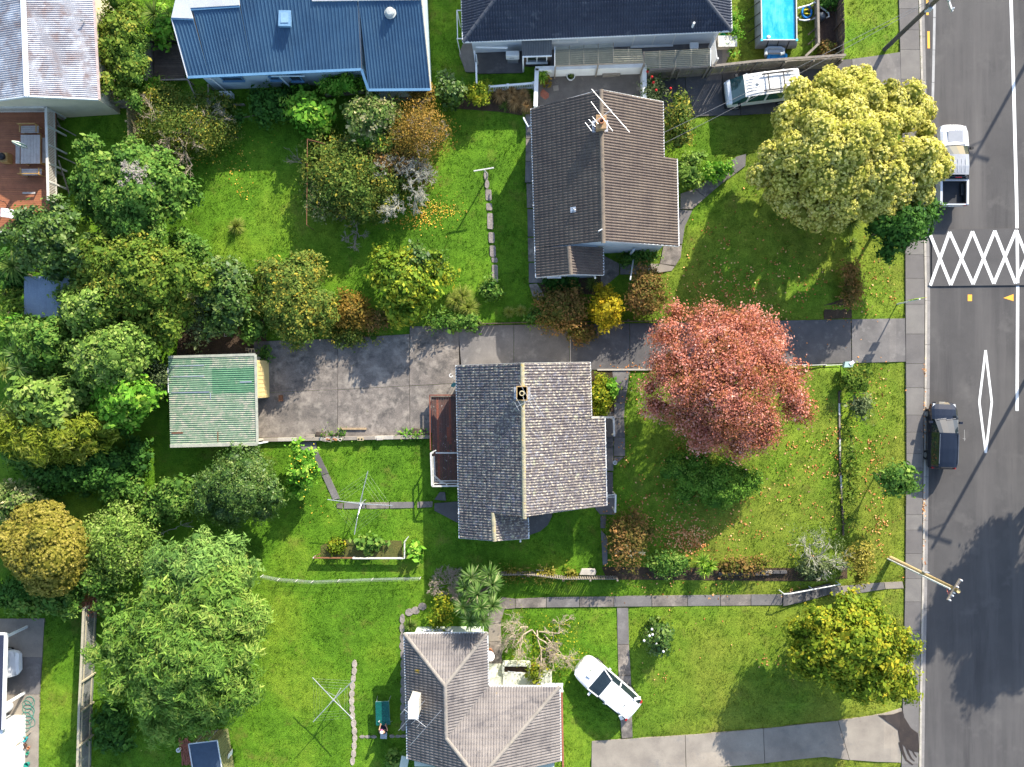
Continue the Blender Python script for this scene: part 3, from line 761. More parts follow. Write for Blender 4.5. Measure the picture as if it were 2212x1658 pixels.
MH = gable_house('weathered_house', 'house with lichen-covered grey tile roof and rotting red deck, centre of the photo',
                 dict(A=(986, 790), B=(993, 1163), R0=(1128, 785), R1=(1133, 1116), C0=(1274, 783), C1=(1277, 903), D0=(1306, 904), D1=(1310, 1092),
                      S0=(1065, 1108), S1=(1068, 1169), E0=(1140, 1119), E1=(1141.5, 1164)), 2.7, 4.7, 2.24, LICHEN, LICHEN_RIDGE, CREAM)
TH = gable_house('brown_roofed_house', 'house with clean dark brown tile roof and pale blue walls below the blue-roofed house',
                 dict(A=q(2, 0, 205, 905), B=q(2, 1, 245, 755), R0=q(2, 0, 782, 745), R1=q(2, 1, 802, 452), C0=q(2, 0, 1293, 845), C1=q(2, 0, 1301, 1305),
                      D0=q(2, 0, 1410, 1320), D1=q(2, 1, 1425, 495), S0=q(2, 1, 515, 495), S1=q(2, 1, 532, 728), E0=q(2, 1, 797, 505), E1=q(2, 1, 801, 735)),
                 2.75, 4.95, 2.25, BROWN, BROWN_RIDGE, PALEBLUE)
up = Vector((0, 0, 1))
# windows on the brown house's lower gable walls
def gable_windows(Hd, lst, zc, hh):
    a, b = Hd['R1'], Hd['D1']
    d = (b - a); d.z = 0; d.normalize(); nrm = Vector((d.y, -d.x, 0))
    if nrm.y > 0: nrm = -nrm
    for f, w in lst:
        p = a.lerp(b, f); window(Hd['h'], Vector((p.x, p.y, zc)) - nrm * .29, nrm, w, hh, split=2)
gable_windows(TH, [(.18, 1.5), (.66, 1.5)], 1.75, .9); gable_windows(MH, [(.5, 1.6)], 1.6, .9)
a, b = TH['B'], TH['S1']; window(TH['h'], Vector(((a.x * .45 + b.x * .55), a.lerp(b, .55).y + .23, 1.7)), (0, -1, 0), .75, .9)
for Hd in (TH, MH):
    p = Hd['E1'] + Vector((-.5, .1, 0)); MB().tube([p + Vector((0, .1, -.9)), p + Vector((0, -.02, -.75)), p + Vector((0, -.05, -.1)), p + Vector((0, -.3, .05))], .06, 8).build('vent_pipe', WHITE, Hd['h'])
def chimney(Hd, px, zt, sx, sy, mat, capm, zb=3.6, pots=1):
    c = U(*px, zt); mb = MB()
    mb.box((c.x, c.y, (zb + zt) / 2), (sx, sy, zt - zb)); mb.box((c.x, c.y, zt - .06), (sx + .1, sy + .1, .12))
    ch = mb.build('chimney', mat, Hd['h'])
    for k in range(pots):
        o = c + Vector((0, (k - (pots - 1) / 2) * .34, 0))
        MB().lathe(o, [(.16, 0), (.15, .18), (.11, .18), (.11, .02)], 14).build('chimney_pot', capm, ch)
        MB().lathe(o + Vector((0, 0, .021)), [(.105, 0), (.105, .004)], 12).build('flue_mouth', BLACK, ch)
    fl = MB(); z0 = zb + .25
    for s_ in (-1, 1):
        for i in range(4):
            y = c.y - sy / 2 + sy * (i + .5) / 4
            x = c.x + s_ * (sx / 2 + .11); pl = Hd['PL'] if s_ < 0 else Hd['PR']
            if x: fl.box((x, y, pl.z(x, y) + .075), (.2, sy / 4 - .02, .02))
    fl.build('flashing', GALV, ch)
    return c
c1 = chimney(MH, q(2, 2, 127, 168), 5.4, .55, .75, S('orange_lichened_brick', (.50, .33, .13), (.34, .22, .10), 5, .95, 25, .3, .4), S('chimney_cream', (.6, .5, .3)), 3.9)
c2 = chimney(TH, q(2, 0, 785, 1010), 5.65, .50, .70, S('ochre_brick', (.42, .27, .14), (.28, .18, .10), 5, .95, 25, .3, .4), TERRA, 4.0)
def antenna(label, base, mast_top, boom_a, boom_b, els, r=.012, mat=GALV):
    t = thing('tv_antenna', label, 'antenna', base)
    MB().tube([base, mast_top], .02, 6).build('mast', mat, t)
    MB().tube([boom_a, boom_b], r * 1.5, 6).build('boom', mat, t)
    for a, b in els: MB().tube([a, b], r, 5).build('element', mat, t)
    return t
def zz(c, r, z, *pts): return [U(*q(c, r, x, y), z) for x, y in pts]
E = zz(2, 0, 6.3, (675, 1055), (870, 910), (705, 742), (1020, 1098), (700, 845), (880, 1090), (680, 992), (735, 1052), (652, 1018), (705, 1088), (712, 970), (760, 1030))
antenna('bent white television antenna on the chimney of the brown tiled roof', c2 + up * -.2, U(*q(2, 0, 785, 975), 6.3), E[0], E[1], [(E[2], E[3]), (E[4], E[5]), (E[6], E[7]), (E[8], E[9]), (E[10], E[11])])
E = zz(2, 2, 6.0, (80, 282), (255, 190), (135, 60), (312, 372), (105, 75), (265, 368), (75, 200), (135, 300), (65, 240), (105, 315))
antenna('thin television antenna beside the orange chimney of the lichen-covered roof', c1 + up * -.2, U(*q(2, 2, 150, 245), 6.0), E[0], E[1], [(E[2], E[3]), (E[4], E[5]), (E[6], E[7]), (E[8], E[9])], .009)
# roof fittings of the brown house
c = TH['PL'].at(U(*q(2, 1, 552, 207), 3.6)[:2]); MB().box(c + TH['PL'].n * .05, (.32, .36, .03), M=Matrix((TH['PL'].u, TH['PL'].v, TH['PL'].n)).transposed()).tube([c, c + up * .35], .05, 8).build('roof_vent', GALV, TH['h'])
c = TH['PL'].at(U(*q(2, 1, 755, 392), 4.2)[:2]); MB().tube([c, c + up * .3, c + up * .32 + Vector((.2, .1, 0))], .035, 6).build('roof_vent', WHITE, TH['h'])
p = U(*q(2, 0, 180, 1045), 2.5); MB().tube([p + Vector((.25, .1, .1)), p + Vector((0, -.1, .1)), p + Vector((-.25, .35, .1)), p + Vector((-.3, .5, 0))], .05, 6).build('downpipe', WHITE, TH['h'])
p = U(*q(2, 1, 1053, 540), 2.1); g = G(*q(2, 1, 1060, 600)); MB().box((p.x, p.y + .1, 1.1), (.12, .12, 2.2)).build('downpipe', PALEBLUE, TH['h'])
pp = thing('clothes_prop_post', 'slender pale grey post leaning over the porch bed of the brown-roofed house', 'post', G(*q(2, 1, 1058, 545)))
a = G(*q(2, 1, 1058, 560)); b = U(*q(2, 1, 1025, 775), 2.6)
MB().tube([a, a.lerp(b, .5), b], [.05, .05, .04], 8).build('pole', S('pale_pole', (.50, .52, .52)), pp); MB().lathe(a.lerp(b, .12), [(.07, 0), (.07, .12)], 8).build('collar', GALV, pp)

# main house: porch, deck
def boards(parent, O, du, dv, nu, widths, mats, seed=1, gap=.012, name='board', splits=(1,), th=.03):
    r_ = random.Random(seed)
    ul = du.length; ud = du / ul
    for i in range(nu):
        k = r_.choice(splits)
        cuts_ = sorted([0, 1] + [r_.uniform(.25, .75) for _ in range(k - 1)])
        for c0_, c1_ in zip(cuts_[:-1], cuts_[1:]):
            a = O + du * ((i + .5) / nu) + dv * c0_; b = O + du * ((i + .5) / nu) + dv * c1_
            e = (b - a).normalized() * .006
            MB().beam(a + e + up * r_.uniform(-.005, .005), b - e, ul / nu - gap, th).build(name, mats[r_.randrange(len(mats))], parent)
FL2 = S('flaking_red_decking_b', (.105, .052, .042), (.065, .045, .040), 3.5, .9, 25, .4, .5, layers=[((.30, .27, .25), 4.5, .64, .05)])
FL3 = S('flaking_red_decking_c', (.23, .07, .04), (.12, .05, .04), 3.0, .9, 25, .35, .5, layers=[((.25, .22, .20), 5, .68, .05)])
DZ = .65
O, Ou, Ov = U(*q(1, 2, 1475, 200), DZ), U(*q(1, 2, 1760, 200), DZ), U(*q(1, 2, 1490, 930), DZ)
deck = thing('back_deck', 'rotting red painted timber deck along the back of the lichen-roofed house', 'deck', Vector((O.x, O.y, 0)))
boards(deck, O, Ou - O, Ov - O, 14, None, [FLAKED, FLAKED, FL2, FL2, FL3], 4, splits=(1, 2, 2, 3))
for f in (0, .5, 1):
    a = O.lerp(Ov, f); strip('joist', a - up * .1, a + (Ou - O) - up * .1, .06, .14, TIMBER_DARK, deck)
for f in (.02, .34, .66, .98):
    a = O.lerp(Ov, f); MB().box((a.x + .05, a.y, DZ / 2 - .03), (.1, .1, DZ - .06)).build('pile', TIMBER_DARK, deck)
rt = DZ + .85
def rail(parent, pts, z, w, h, mat, name='rail'):
    P = [U(x, y, z) for x, y in pts]
    for a, b in zip(P[:-1], P[1:]): strip(name, a, b, w, h, mat, parent)
rail(deck, qs(1, 2, (1462, 183), (1690, 183)), DZ + .12, .07, .10, FL3); rail(deck, qs(1, 2, (1463, 183), (1470, 640)), DZ + .10, .07, .10, FL3)
rail(deck, qs(1, 2, (1472, 660), (1482, 938), (1700, 936)), rt, .10, .05, WORN_WHITE); rail(deck, qs(1, 2, (1512, 662), (1700, 662)), DZ + .3, .09, .05, WORN_WHITE)
rail(deck, qs(1, 2, (1472, 662), (1515, 640)), rt - .1, .07, .05, WORN_WHITE)
rail(deck, qs(1, 2, (1500, 690), (1508, 895)), DZ + .25, .06, .05, WORN_WHITE); rail(deck, qs(1, 2, (1500, 895), (1700, 893)), DZ + .25, .06, .05, WORN_WHITE)
rail(deck, qs(1, 2, (1488, 690), (1494, 915)), DZ + .55, .06, .05, WORN_WHITE); rail(deck, qs(1, 2, (1494, 915), (1700, 915)), DZ + .55, .06, .05, WORN_WHITE)
for x, y in ((1480, 665), (1480, 800), (1488, 930), (1600, 930), (1690, 930)):
    t_ = U(*q(1, 2, x, y), rt); MB().box((t_.x, t_.y, (DZ + rt) / 2), (.08, .08, rt - DZ)).build('rail_post', WORN_WHITE, deck)
gt = thing('fallen_gate', 'small weathered white slatted gate leaning inside the corner of the rotting deck', 'gate', U(*q(1, 2, 1530, 880), DZ))
for k in range(5):
    f = k / 5; a = U(*q(1, 2, 1500 + 13 * k, 905 - 12 * k), DZ + .06 + .02 * k); b = U(*q(1, 2, 1505 + 82, 915), DZ + .08)
    MB().beam(U(*q(1, 2, 1502 + 10 * k, 850 + 13 * k), DZ + .35 - .05 * k), U(*q(1, 2, 1572 + 6 * k, 915), DZ + .12), .09, .02).build('slat', WORN_WHITE, gt)
hp = thing('letter_hose_reel', 'white coiled hose bracket on the yard edge beside the lichen-covered roof', 'hose', G(*q(1, 2, 1640, 25)))
MB().tube([U(*q(1, 2, 1640 + 14 * math.cos(t), 20 + 14 * math.sin(t)), 1.2) for t in [i * .6 for i in range(9)]], .022, 6).build('loop', WHITE, hp); MB().tube([U(*q(1, 2, 1650, 20), 1.2), U(*q(1, 2, 1663, 50), .9), G(*q(1, 2, 1668, 60))], .02, 6).build('stalk', WHITE, hp)
sl = U(*q(1, 2, 1662, 95), .9); sw = thing('teal_dish', 'teal oval panel leaning under the left eave of the lichen-covered roof', 'panel', (sl.x, sl.y, 0))
MB().lathe((0, 0, 0), [(.02, 0), (.2, .02), (.21, .03), (.02, .035)], 16).build('disc', S('teal_plastic', (.12, .35, .36)), sw).matrix_basis = Matrix.Translation(sl) @ Euler((.9, .35, .3)).to_matrix().to_4x4(); MB().tube([(sl.x, sl.y, .0), sl], .015, 6).build('stake', STEEL, sw)
porch = thing('front_porch', 'narrow concrete front porch with a worn white rail beside the lichen-covered roof', 'porch', G(1316, 935))
for (x0, x1, y0, y1, z) in ((1296, 1328, 905, 945, .5), (1300, 1325, 945, 956, .34), (1300, 1325, 956, 966, .17)):
    a, b = U(x0, y0, z), U(x1, y1, z); MB().box(((a.x + b.x) / 2, (a.y + b.y) / 2, z / 2), (abs(b.x - a.x), abs(b.y - a.y) - .012, z)).build('step', CD, porch)
rail(porch, [(1277, 902), (1326, 902)], 1.3, .12, .06, WORN_WHITE); rail(porch, [(1325.5, 902), (1327, 943)], 1.3, .12, .06, WORN_WHITE)
for x, y in ((1324, 905), (1326, 940)):
    t_ = U(x, y, 1.3); MB().box((t_.x - .02, t_.y, .9), (.09, .09, .8)).build('rail_post', WORN_WHITE, porch)
tr = thing('side_trellis', 'small worn white timber frame beside the front corner of the lichen-roofed house', 'trellis', G(1325, 1085))
rail(tr, [(1312, 1070), (1330, 1069)], 1.5, .05, .05, WORN_WHITE); rail(tr, [(1312, 1075), (1329, 1074)], 1.2, .05, .05, WORN_WHITE); rail(tr, [(1330, 1069), (1329, 1108)], 1.5, .10, .06, WORN_WHITE)
for x, y in ((1313, 1072), (1329, 1070), (1328, 1104)):
    t_ = U(x, y, 1.5); MB().box((t_.x, t_.y, .75), (.08, .08, 1.5)).build('post', WORN_WHITE, tr)
bl = thing('white_bucket', 'small white bucket beside the front path of the lichen-roofed house', 'bucket', G(*q(2, 2, 895, 740)))
MB().lathe(G(*q(2, 2, 895, 740)), [(.10, 0), (.13, .28), (.14, .28), (.12, .27), (.10, .04)], 14).build('pail', WHITE, bl)

# garage
gar = thing('garage', 'garage with a patched green corrugated iron roof and pale yellow tilt door', 'garage', G(470, 868))
gA, gB, gC, gD = U(363.5, 772, 2.25), U(368, 964, 2.25), U(552, 766.5, 2.6), U(556.5, 959.5, 2.6)
GR = [S('mossy_green_iron_' + 'abc'[i], c1_, c2_, 2.0, .8, 26, .25, .2, layers=[((.36, .34, .26), 3.0, lt, .08), ((.30, .16, .10), 2.6, .72, .05)]) for i, (c1_, c2_, lt) in enumerate(
    [((.20, .30, .19), (.13, .225, .135), .60), ((.23, .30, .20), (.16, .23, .145), .55), ((.115, .245, .135), (.08, .185, .10), .66)])]
def gpick(k, r, n):
    if r == 1 and k in (1, 2): return GR[2]
    if r == 0 and k in (1, 2): return GR[0]
    return GR[1] if k >= 3 else GR[(k + r) % 2]
sheets(gar, gA, gB, gC, gD, GR, .8, .13, .024, rows=2, pick=gpick)
MB().prism([tuple(p[:2]) for p in (gA, gB, gD, gC)], lambda x, y: Plane(gA, gB, gC).z(x, y) - .12, lambda x, y: Plane(gA, gB, gC).z(x, y) - .03).build('roof_frame', TIMBER_DARK, gar)
FLASH = S('mossy_flashing', (.40, .39, .31), (.26, .27, .22), 3, .8, 25, .25, .2)
for a, b, w in ((gB, gD, .2), (gC, gD, .16), (gA, gC, .16)): strip('flashing', a + up * .03, b + up * .03, w, .03, FLASH, gar)
strip('bargeboard', gC - up * .08, gD - up * .08, .04, .16, WHITE, gar); strip('bargeboard', gA.lerp(gB, .12) - up * .08 - Vector((.05, 0, 0)), gA.lerp(gB, .4) - up * .08 - Vector((.05, 0, 0)), .04, .14, WHITE, gar)
for k, (x0, y0, x1, y1) in enumerate(((1410, 1490, 1690, 1482), (1410, 1578, 1690, 1572))):
    a, b = (Plane(gA, gB, gC).at(U(*q(0, 1, x, y), 2.45)[:2], .03) for x, y in ((x0, y0), (x1, y1))); strip('lap_strip', a, b, .06, .012, GALV, gar)
for (x0, y0, x1, y1), mt, w in (((1410, 163, 1735, 157), GALV, .06), ((1412, 500, 1510, 497), RUST, .08), ((1808, 487, 1808, 570), RUST, .05), ((1995, 75, 2095, 72), GALV, .07), ((1745, 165, 1745, 212), GALV, .05)):
    a, b = (Plane(gA, gB, gC).at(U(*q(0, 2, x, y), 2.45)[:2], .032) for x, y in ((x0, y0), (x1, y1))); strip('patch_strip', a, b, w, .012, mt, gar)
w = MB(); a, b, c, d = gA + Vector((.12, -.12, 0)), gB + Vector((.12, .12, 0)), gD + Vector((-.45, .12, 0)), gC + Vector((-.45, -.12, 0))
for p, q_ in ((a, b), (b, c), (d, a)): w.beam(Vector((p.x, p.y, 1.08)), Vector((q_.x, q_.y, 1.08)), .1, 2.16)
m_ = c.lerp(d, .5); w.beam(Vector((m_.x, m_.y, 1.1)), Vector((d.x, d.y, 1.1)), .1, 2.2)
w.build('wall', CREAM, gar)
t0, t1 = U(*q(0, 1, 2125, 1440), 2.15), U(*q(0, 2, 2130, 205), 2.15)
door = MB().beam(Vector((t0.x + .06, t0.y, 1.1)), Vector((t1.x + .06, t1.y, 1.1)), .06, 2.1).build('tilt_door', YELLOWISH, gar)
for k in range(9):
    p = t0.lerp(t1, (k + .5) / 9); MB().box((p.x + .10, p.y, 1.1), (.02, .05, 2.0)).build('door_batten', YELLOWISH, door)
MB().tube([gD + Vector((-.1, 0, -.12)), gD + Vector((.25, .06, -.2)), gD + Vector((.32, .06, -.9))], .05, 8).build('downpipe', WHITE, gar)

# grey-roofed building, top left
gb = thing('grey_iron_house', 'building with weathered silver-grey corrugated iron roof in the upper left corner', 'house', U(90, 80, 0))
zr_, ze_ = 4.4, 3.2
r0, r1 = U(46, -130, zr_), U(58.6, 208, zr_); e0, e1 = U(193, -130, ze_), U(212, 215, ze_)
pl = Plane(e1, e0, r0)
wl = r0.x - (e0.x - r0.x); l0 = Vector((r0.x - 4.5, r0.y, ze_)); l1 = Vector((r1.x - 4.5, r1.y, ze_))
GI = [S('silver_iron_' + 'abc'[i], c1_, c2_, 1.0, .55, 20, .2, .1, metal=.1, layers=[((.27, .21, .20), 1.4, .56, .10), ((.62, .63, .66), 1.0, .62, .1), ((.60, .61, .64), 1.0, .66, .05, (.12, 2.5, 1))]) for i, (c1_, c2_) in enumerate([((.42, .42, .45), (.29, .29, .31)), ((.47, .47, .50), (.33, .33, .36)), ((.36, .35, .37), (.26, .25, .27))])]
sheets(gb, e1, e0, r1, r0, GI, .95, .13, .024, rows=2); sheets(gb, l0, l1, r0, r1, GI, .95, .13, .024, rows=1)
strip('ridge_flashing', r0 + up * .04, r1 + up * .04, .34, .03, S('zinc_flashing', (.58, .60, .65), (.48, .50, .55), 2, .5), gb)
strip('bargeboard', r1 + Vector((0, -.03, -.03)), e1 + Vector((0, -.03, -.03)), .05, .18, S('zincalume', (.66, .69, .72), (.56, .6, .63), 2, .5), gb); strip('bargeboard', r1 + Vector((0, -.03, -.03)), l1 + Vector((0, -.03, -.03)), .05, .18, MATS['zincalume'], gb)
strip('gutter', e0 + Vector((.05, 0, -.04)), e1 + Vector((.05, 0, -.04)), .13, .1, S('rusty_gutter', (.50, .42, .40), (.36, .26, .24), 4, .8), gb)
MB().prism([tuple(p) for p in inset_quad(e1, e0, r0, r1, .3, 0, 0, .2)], 0, lambda x, y: pl.z(x, y) - .08).prism([tuple(p) for p in inset_quad(l0, l1, r1, r0, .3, .2, 0, 0)], 0, lambda x, y: Plane(l0, l1, r1).z(x, y) - .08).build('wall', CREAM, gb)
pv = pl.at(U(*q(0, 0, 700, 190), 3.4)[:2]); MB().tube([pv, pv + up * .35], .04, 6).box(pv + up * .36, (.3, .06, .06), .6).build('roof_vent', STEEL, gb)
for (cx, cy, s_) in ((750, 700, .25),):
    p = pl.at(U(*q(0, 0, cx, cy), 3.4)[:2], .03)

# blue-roofed house
bh = thing('blue_roofed_house', 'house with a large dark blue ribbed metal roof and pale blue walls', 'house', U(650, 90, 0))
zt_, zb_ = 4.2, 3.0
BL = [S('blue_roofing_' + 'ab'[i], c1_, c2_, .6, .5, 26, .18, .06, spec=.4, layers=[((.050, .110, .180), .5, .60, .14), ((.055, .11, .165), 1.0, .64, .1, (3, .12, 1)), ((.34, .38, .35), 9, .72, .02)]) for i, (c1_, c2_) in enumerate([((.036, .092, .165), (.028, .070, .130)), ((.040, .100, .176), (.030, .076, .138))])]
def zt(y): return 0
eL, eM, eR = U(406.4, 168, zb_), U(781, 151, zb_), U(794, 195, zb_ - .45)
pb = Plane(eL, eM, U(700, 0, zt_))
def onb(px, py):
    z = 3.4
    for _ in range(6): p = U(px, py, z); z = pb.z(p.x, p.y)
    return U(px, py, z)
tL, tN = onb(371.5, 40), onb(418, 42); tN2 = onb(412, 21); tW = onb(518, 14); tW2 = onb(516, -6); tM = onb(775, -60); tR = onb(905, -60); lR = onb(929.6, 194.5); lM = onb(796, 195.5)
def ebot(p, f=None): return p
def bq(a, b, c, d): sheets(bh, a, b, d, c, BL, .80, .2, .03, 'trap', smooth=False)
f1 = (418 - 371.5) / 410; n1 = onb(406.4 + 46, 166.2)
bq(eL, n1, tN, tL)
n2 = onb(547, 161.8); bq(n1, n2, tW, onb(412 + 4, 20.5))
bq(n2, onb(781, 151), onb(768, -60), tW2)
bq(lM, lR, onb(903.5, -60), onb(768, -60))
wb = MB()
pts = [eL, onb(781, 151), lM, lR, onb(903.5, -60), onb(520, -60), onb(516, 12), onb(412, 21), tL]
wb.prism([tuple(p[:2]) for p in (eL, onb(781, 151), onb(768, -60), onb(519, -60), onb(516, 14), onb(416, 21), onb(418, 42), tL)], lambda x, y: pb.z(x, y) - .12, lambda x, y: pb.z(x, y) - .02)
wb.prism([tuple(p[:2]) for p in (lM, lR, onb(903.5, -60), onb(768, -60))], lambda x, y: pb.z(x, y) - .12, lambda x, y: pb.z(x, y) - .02)
wb.build('roof_frame', TIMBER_DARK, bh)
BWALL = S('pale_blue_wall', (.52, .62, .68), (.45, .55, .61), 1.0, .6, 25, .06, .05)
MB().prism([(eL.x + .5, eL.y + .35), (eM.x, eM.y + .35), (eM.x + .2, 27), (eL.x - .2, 27)], 0, lambda x, y: pb.z(x, y) - .13).prism([(lM.x + .2, lM.y + .35), (lR.x - .2, lR.y + .35), (lR.x - .6, 27), (lM.x - .3, 27)], 0, lambda x, y: pb.z(x, y) - .13).build('wall', BWALL, bh)
BFL = S('blue_flashing', (.10, .22, .36), (.08, .18, .30), 2, .5)
for a, b in ((tL, tN), (onb(412, 21), tW), (eL, onb(781, 151)), (lM, lR), (onb(781, 151), lM)): strip('flashing', a + up * .03, b + up * .03, .16, .06, BFL, bh)
strip('bargeboard', lR + Vector((.03, 0, -.08)), onb(905, -60) + Vector((.03, 0, -.08)), .05, .24, S('cream_barge', (.72, .66, .52)), bh)
strip('bargeboard', eL + Vector((-.03, 0, -.06)), tL + Vector((-.03, 0, -.06)), .05, .2, S('white_barge', (.75, .76, .78)), bh)
for P in ([(371.5, 40), (418, 42), (412, 19), (400, -50), (392, -50)], [(412, 19), (518, 13), (514, -50), (398, -50)], [(675, 4), (908, 1), (903, -60), (675, -60)]):
    Q = [onb(*p) for p in P]; MB().prism([tuple(p[:2]) for p in Q], 3.0, lambda x, y: pb.z(x, y) + .10).build('clerestory', S('white_membrane', (.74, .73, .70), (.62, .58, .54), .8, .7), bh)
c = onb(*q(1, 0, 268, 165)); MB().box(c + up * .1, (.75, .95, .22), -.03).build('skylight', S('light_blue_frame', (.16, .30, .46)), bh); MB().box(c + Vector((0, .02, .22)), (.48, .62, .05)).build('skylight_dome', S('skylight_pane', (.22, .36, .50), None, 2, .15), bh)
c = onb(*q(1, 0, 1137, 112)); MB().lathe(c, [(.36, 0), (.36, .06), (.28, .08), (.28, .22), (.2, .28), (.02, .30)], 18).build('roof_ventilator', S('vent_grey', (.42, .44, .42)), bh)
for x, y, w_, h_ in ((q(0, 0, 1925, 700)[0], 180, 1.3, .55), (q(1, 0, 178, 682)[0], 176, .6, .5), (q(1, 0, 350, 680)[0], 174, .7, .9)):
    p = U(x, y, 1.9); window(bh, (p.x, eL.y + .33, 1.9), (0, -1, 0), w_, h_, fm=BFL)
p = U(*q(1, 0, 300, 640), 2.7); MB().tube([(p.x - 1.2, eL.y + .2, 2.6), (p.x + .9, eL.y + .2, 2.55)], .05, 8).tube([(p.x - .7, eL.y + .2, 2.6), (p.x - .5, eL.y + .2, .1)], .05, 8).build('downpipe', BWALL, bh)
MB().tube([eL + Vector((.6, .1, -.1)), eL + Vector((1.1, .25, -.9)), eL + Vector((1.2, .25, -2.9))], .05, 8).build('downpipe', WHITE, bh)
p = U(*q(0, 0, 1875, 785), .5); hpm = thing('heat_pump', 'white outdoor air-conditioning unit below the blue-roofed house wall', 'heat pump', (p.x, p.y, 0)); MB().box((p.x, p.y, .4), (.8, .32, .6)).build('casing', WHITE, hpm, bevel=.02); MB().box((p.x, p.y, .05), (.7, .25, .1)).build('feet', BLACK, hpm)

# navy hip roof house, top right of middle
nh = thing('navy_tiled_house', 'house with a slate-blue hipped tile roof and white walls at the top edge', 'house', U(1290, 30, 0))
zE = 2.75; D_ = 4.9; pit = math.tan(math.radians(24))
s0, s1 = U(1000.5, 91, zE), U(1580, 67, zE)
du_ = (s1 - s0); du_.z = 0; du_.normalize(); dn_ = Vector((-du_.y, du_.x, 0))
n0, n1_ = s0 + dn_ * 2 * D_, s1 + dn_ * 2 * D_
rA, rB = s0 + du_ * D_ + dn_ * D_ + up * D_ * pit, s1 - du_ * D_ + dn_ * D_ + up * D_ * pit
rf = TileRoof(nh, NAVY, NAVY_RIDGE, TIMBER_DARK)
PSo, PWe, PEa, PNo = Plane(s0, s1, rA), Plane(n0, s0, rA), Plane(s1, n1_, rB), Plane(n1_, n0, rA)
rf.slope(PSo, [s0, s1, rB, rA]); rf.slope(PWe, [n0, s0, rA]); rf.slope(PEa, [s1, n1_, rB]); rf.slope(PNo, [n1_, n0, rA, rB])
for a, b in ((rA, rB), (s0, rA), (s1, rB), (n0, rA), (n1_, rB)): rf.ridge(a, b, .12)
rf.done()
for a, b in ((s0, s1), (s0, n0), (s1, n1_)): strip('gutter', a - up * .03, b - up * .03, .12, .1, WHITE, nh)
WB = S('white_weatherboard', (.66, .70, .73), (.58, .62, .65), 1.0, .6, 25, .06, .05)
Q = inset_quad(s0, s1, n1_, n0, .45, .45, .45, .45); MB().prism([tuple(p) for p in Q], 0, zE - .02).build('wall', WB, nh)
for k in range(16):
    z = .15 + k * .16; strip('weatherboard', Vector((*(xy(s0) + xy(dn_) * .44 + xy(du_) * .5), z)), Vector((*(xy(s1) + xy(dn_) * .44 - xy(du_) * .5), z)), .03, .13, WB, nh)
def nwin(f, w_, h_, z=1.6, **k): p = s0.lerp(s1, f) + dn_ * .42; window(nh, (p.x, p.y, z), -dn_, w_, h_, **k)
nwin(.36, 2.4, 1.0, 1.75, split=2); nwin(.73, 2.6, 1.9, 1.1, split=2, pm=glassy('sky_glass', (.25, .33, .38)))
vp = PSo.at(U(*q(2, 0, 1560, 180), 3.6)[:2]); MB().tube([vp, vp + up * .55 + Vector((0, 0, 0))], .07, 10).build('vent_pipe', WHITE, nh)
# lean-to porch of the navy house
lt0, lt1, lt2, lt3 = U(1128, 122, 2.2), U(1192, 120, 2.2), U(1192, 87, 2.55), U(1127, 89, 2.55)
sheets(nh, lt0, lt1, lt3, lt2, [S('dark_corrugate', (.10, .105, .11), (.075, .08, .085), 2, .7)], .7, .1, .014, name='porch_sheet')
strip('porch_gutter', lt0 - up * .05, lt1 - up * .05, .1, .1, WHITE, nh)
MB().box(((lt0.x + lt1.x) / 2, lt0.y + .30, 1.0), (lt1.x - lt0.x - .1, .12, 2.1)).build('porch_wall', TIMBER_DARK, nh); window(nh, ((lt0.x + lt1.x) / 2, lt0.y + .22, 1.2), (0, -1, 0), 1.25, .95, split=2)
MB().tube([(lt0.x + .05, lt0.y - .1, 2.1), (lt0.x + .05, lt0.y - .1, .05)], .05, 8).build('downpipe', WHITE, nh)
hb = U(*q(2, 0, 50, 460), 1.0); hp2 = thing('hot_water_box', 'white wall-mounted heat pump box beside the dark porch of the navy-roofed house', 'heat pump', (hb.x, hb.y, 0))
MB().box((hb.x, hb.y, 1.0), (.85, .32, .62)).build('casing', WHITE, hp2, bevel=.02); MB().box((hb.x, hb.y, .36), (.7, .25, .7)).build('stand', STEEL, hp2); MB().box((hb.x - .05, hb.y - .17, .95), (.3, .02, .06)).build('grille', STEEL, hp2)
MB().tube([(hb.x - .3, hb.y + .1, 1.9), (hb.x - 2.3, hb.y + .15, 1.95)], .07, 8).build('duct', WHITE, hp2)
bal = thing('clothes_airer', 'thin white rectangular clothes airer against the left end of the navy-roofed house', 'clothes airer', U(*q(1, 0, 1715, 200), 0))
rail(bal, qs(1, 0, (1735, 88), (1688, 88), (1694, 322), (1738, 322)), 2.3, .05, .05, WHITE)
for y in (88, 322):
    t_ = U(*q(1, 0, 1690, y), 2.3); MB().box((t_.x, t_.y, 1.15), (.05, .05, 2.3)).build('post', WHITE, bal)
# clear-roofed walkway
wk = thing('clear_roofed_walkway', 'lean-to walkway roofed with ribbed clear plastic sheets along the navy-roofed house', 'pergola', U(1350, 125, 0))
CLR = [sheer('clear_sheet_a', (.26, .26, .19), .5), sheer('clear_sheet_b', (.33, .31, .22), .6), sheer('clear_sheet_c', (.21, .225, .18), .45)]
WZ = 2.25
for (x0, y0, x1, y1, x2, y2, x3, y3), nn_ in (((400, 550, 885, 528, 885, 358, 402, 392), 1), ((887, 528, 1138, 520, 1120, 410, 887, 412), 1), ((1145, 575, 1690, 548, 1690, 405, 1145, 432), 1)):
    P = [U(*q(2, 0, a_, b_), WZ + (.18 if i > 1 else 0)) for i, (a_, b_) in enumerate(((x0, y0), (x1, y1), (x2, y2), (x3, y3)))]
    # ribs run across the walkway
    sheets(wk, P[3], P[0], P[2], P[1], CLR, .36, .12, .022, name='clear_sheet')
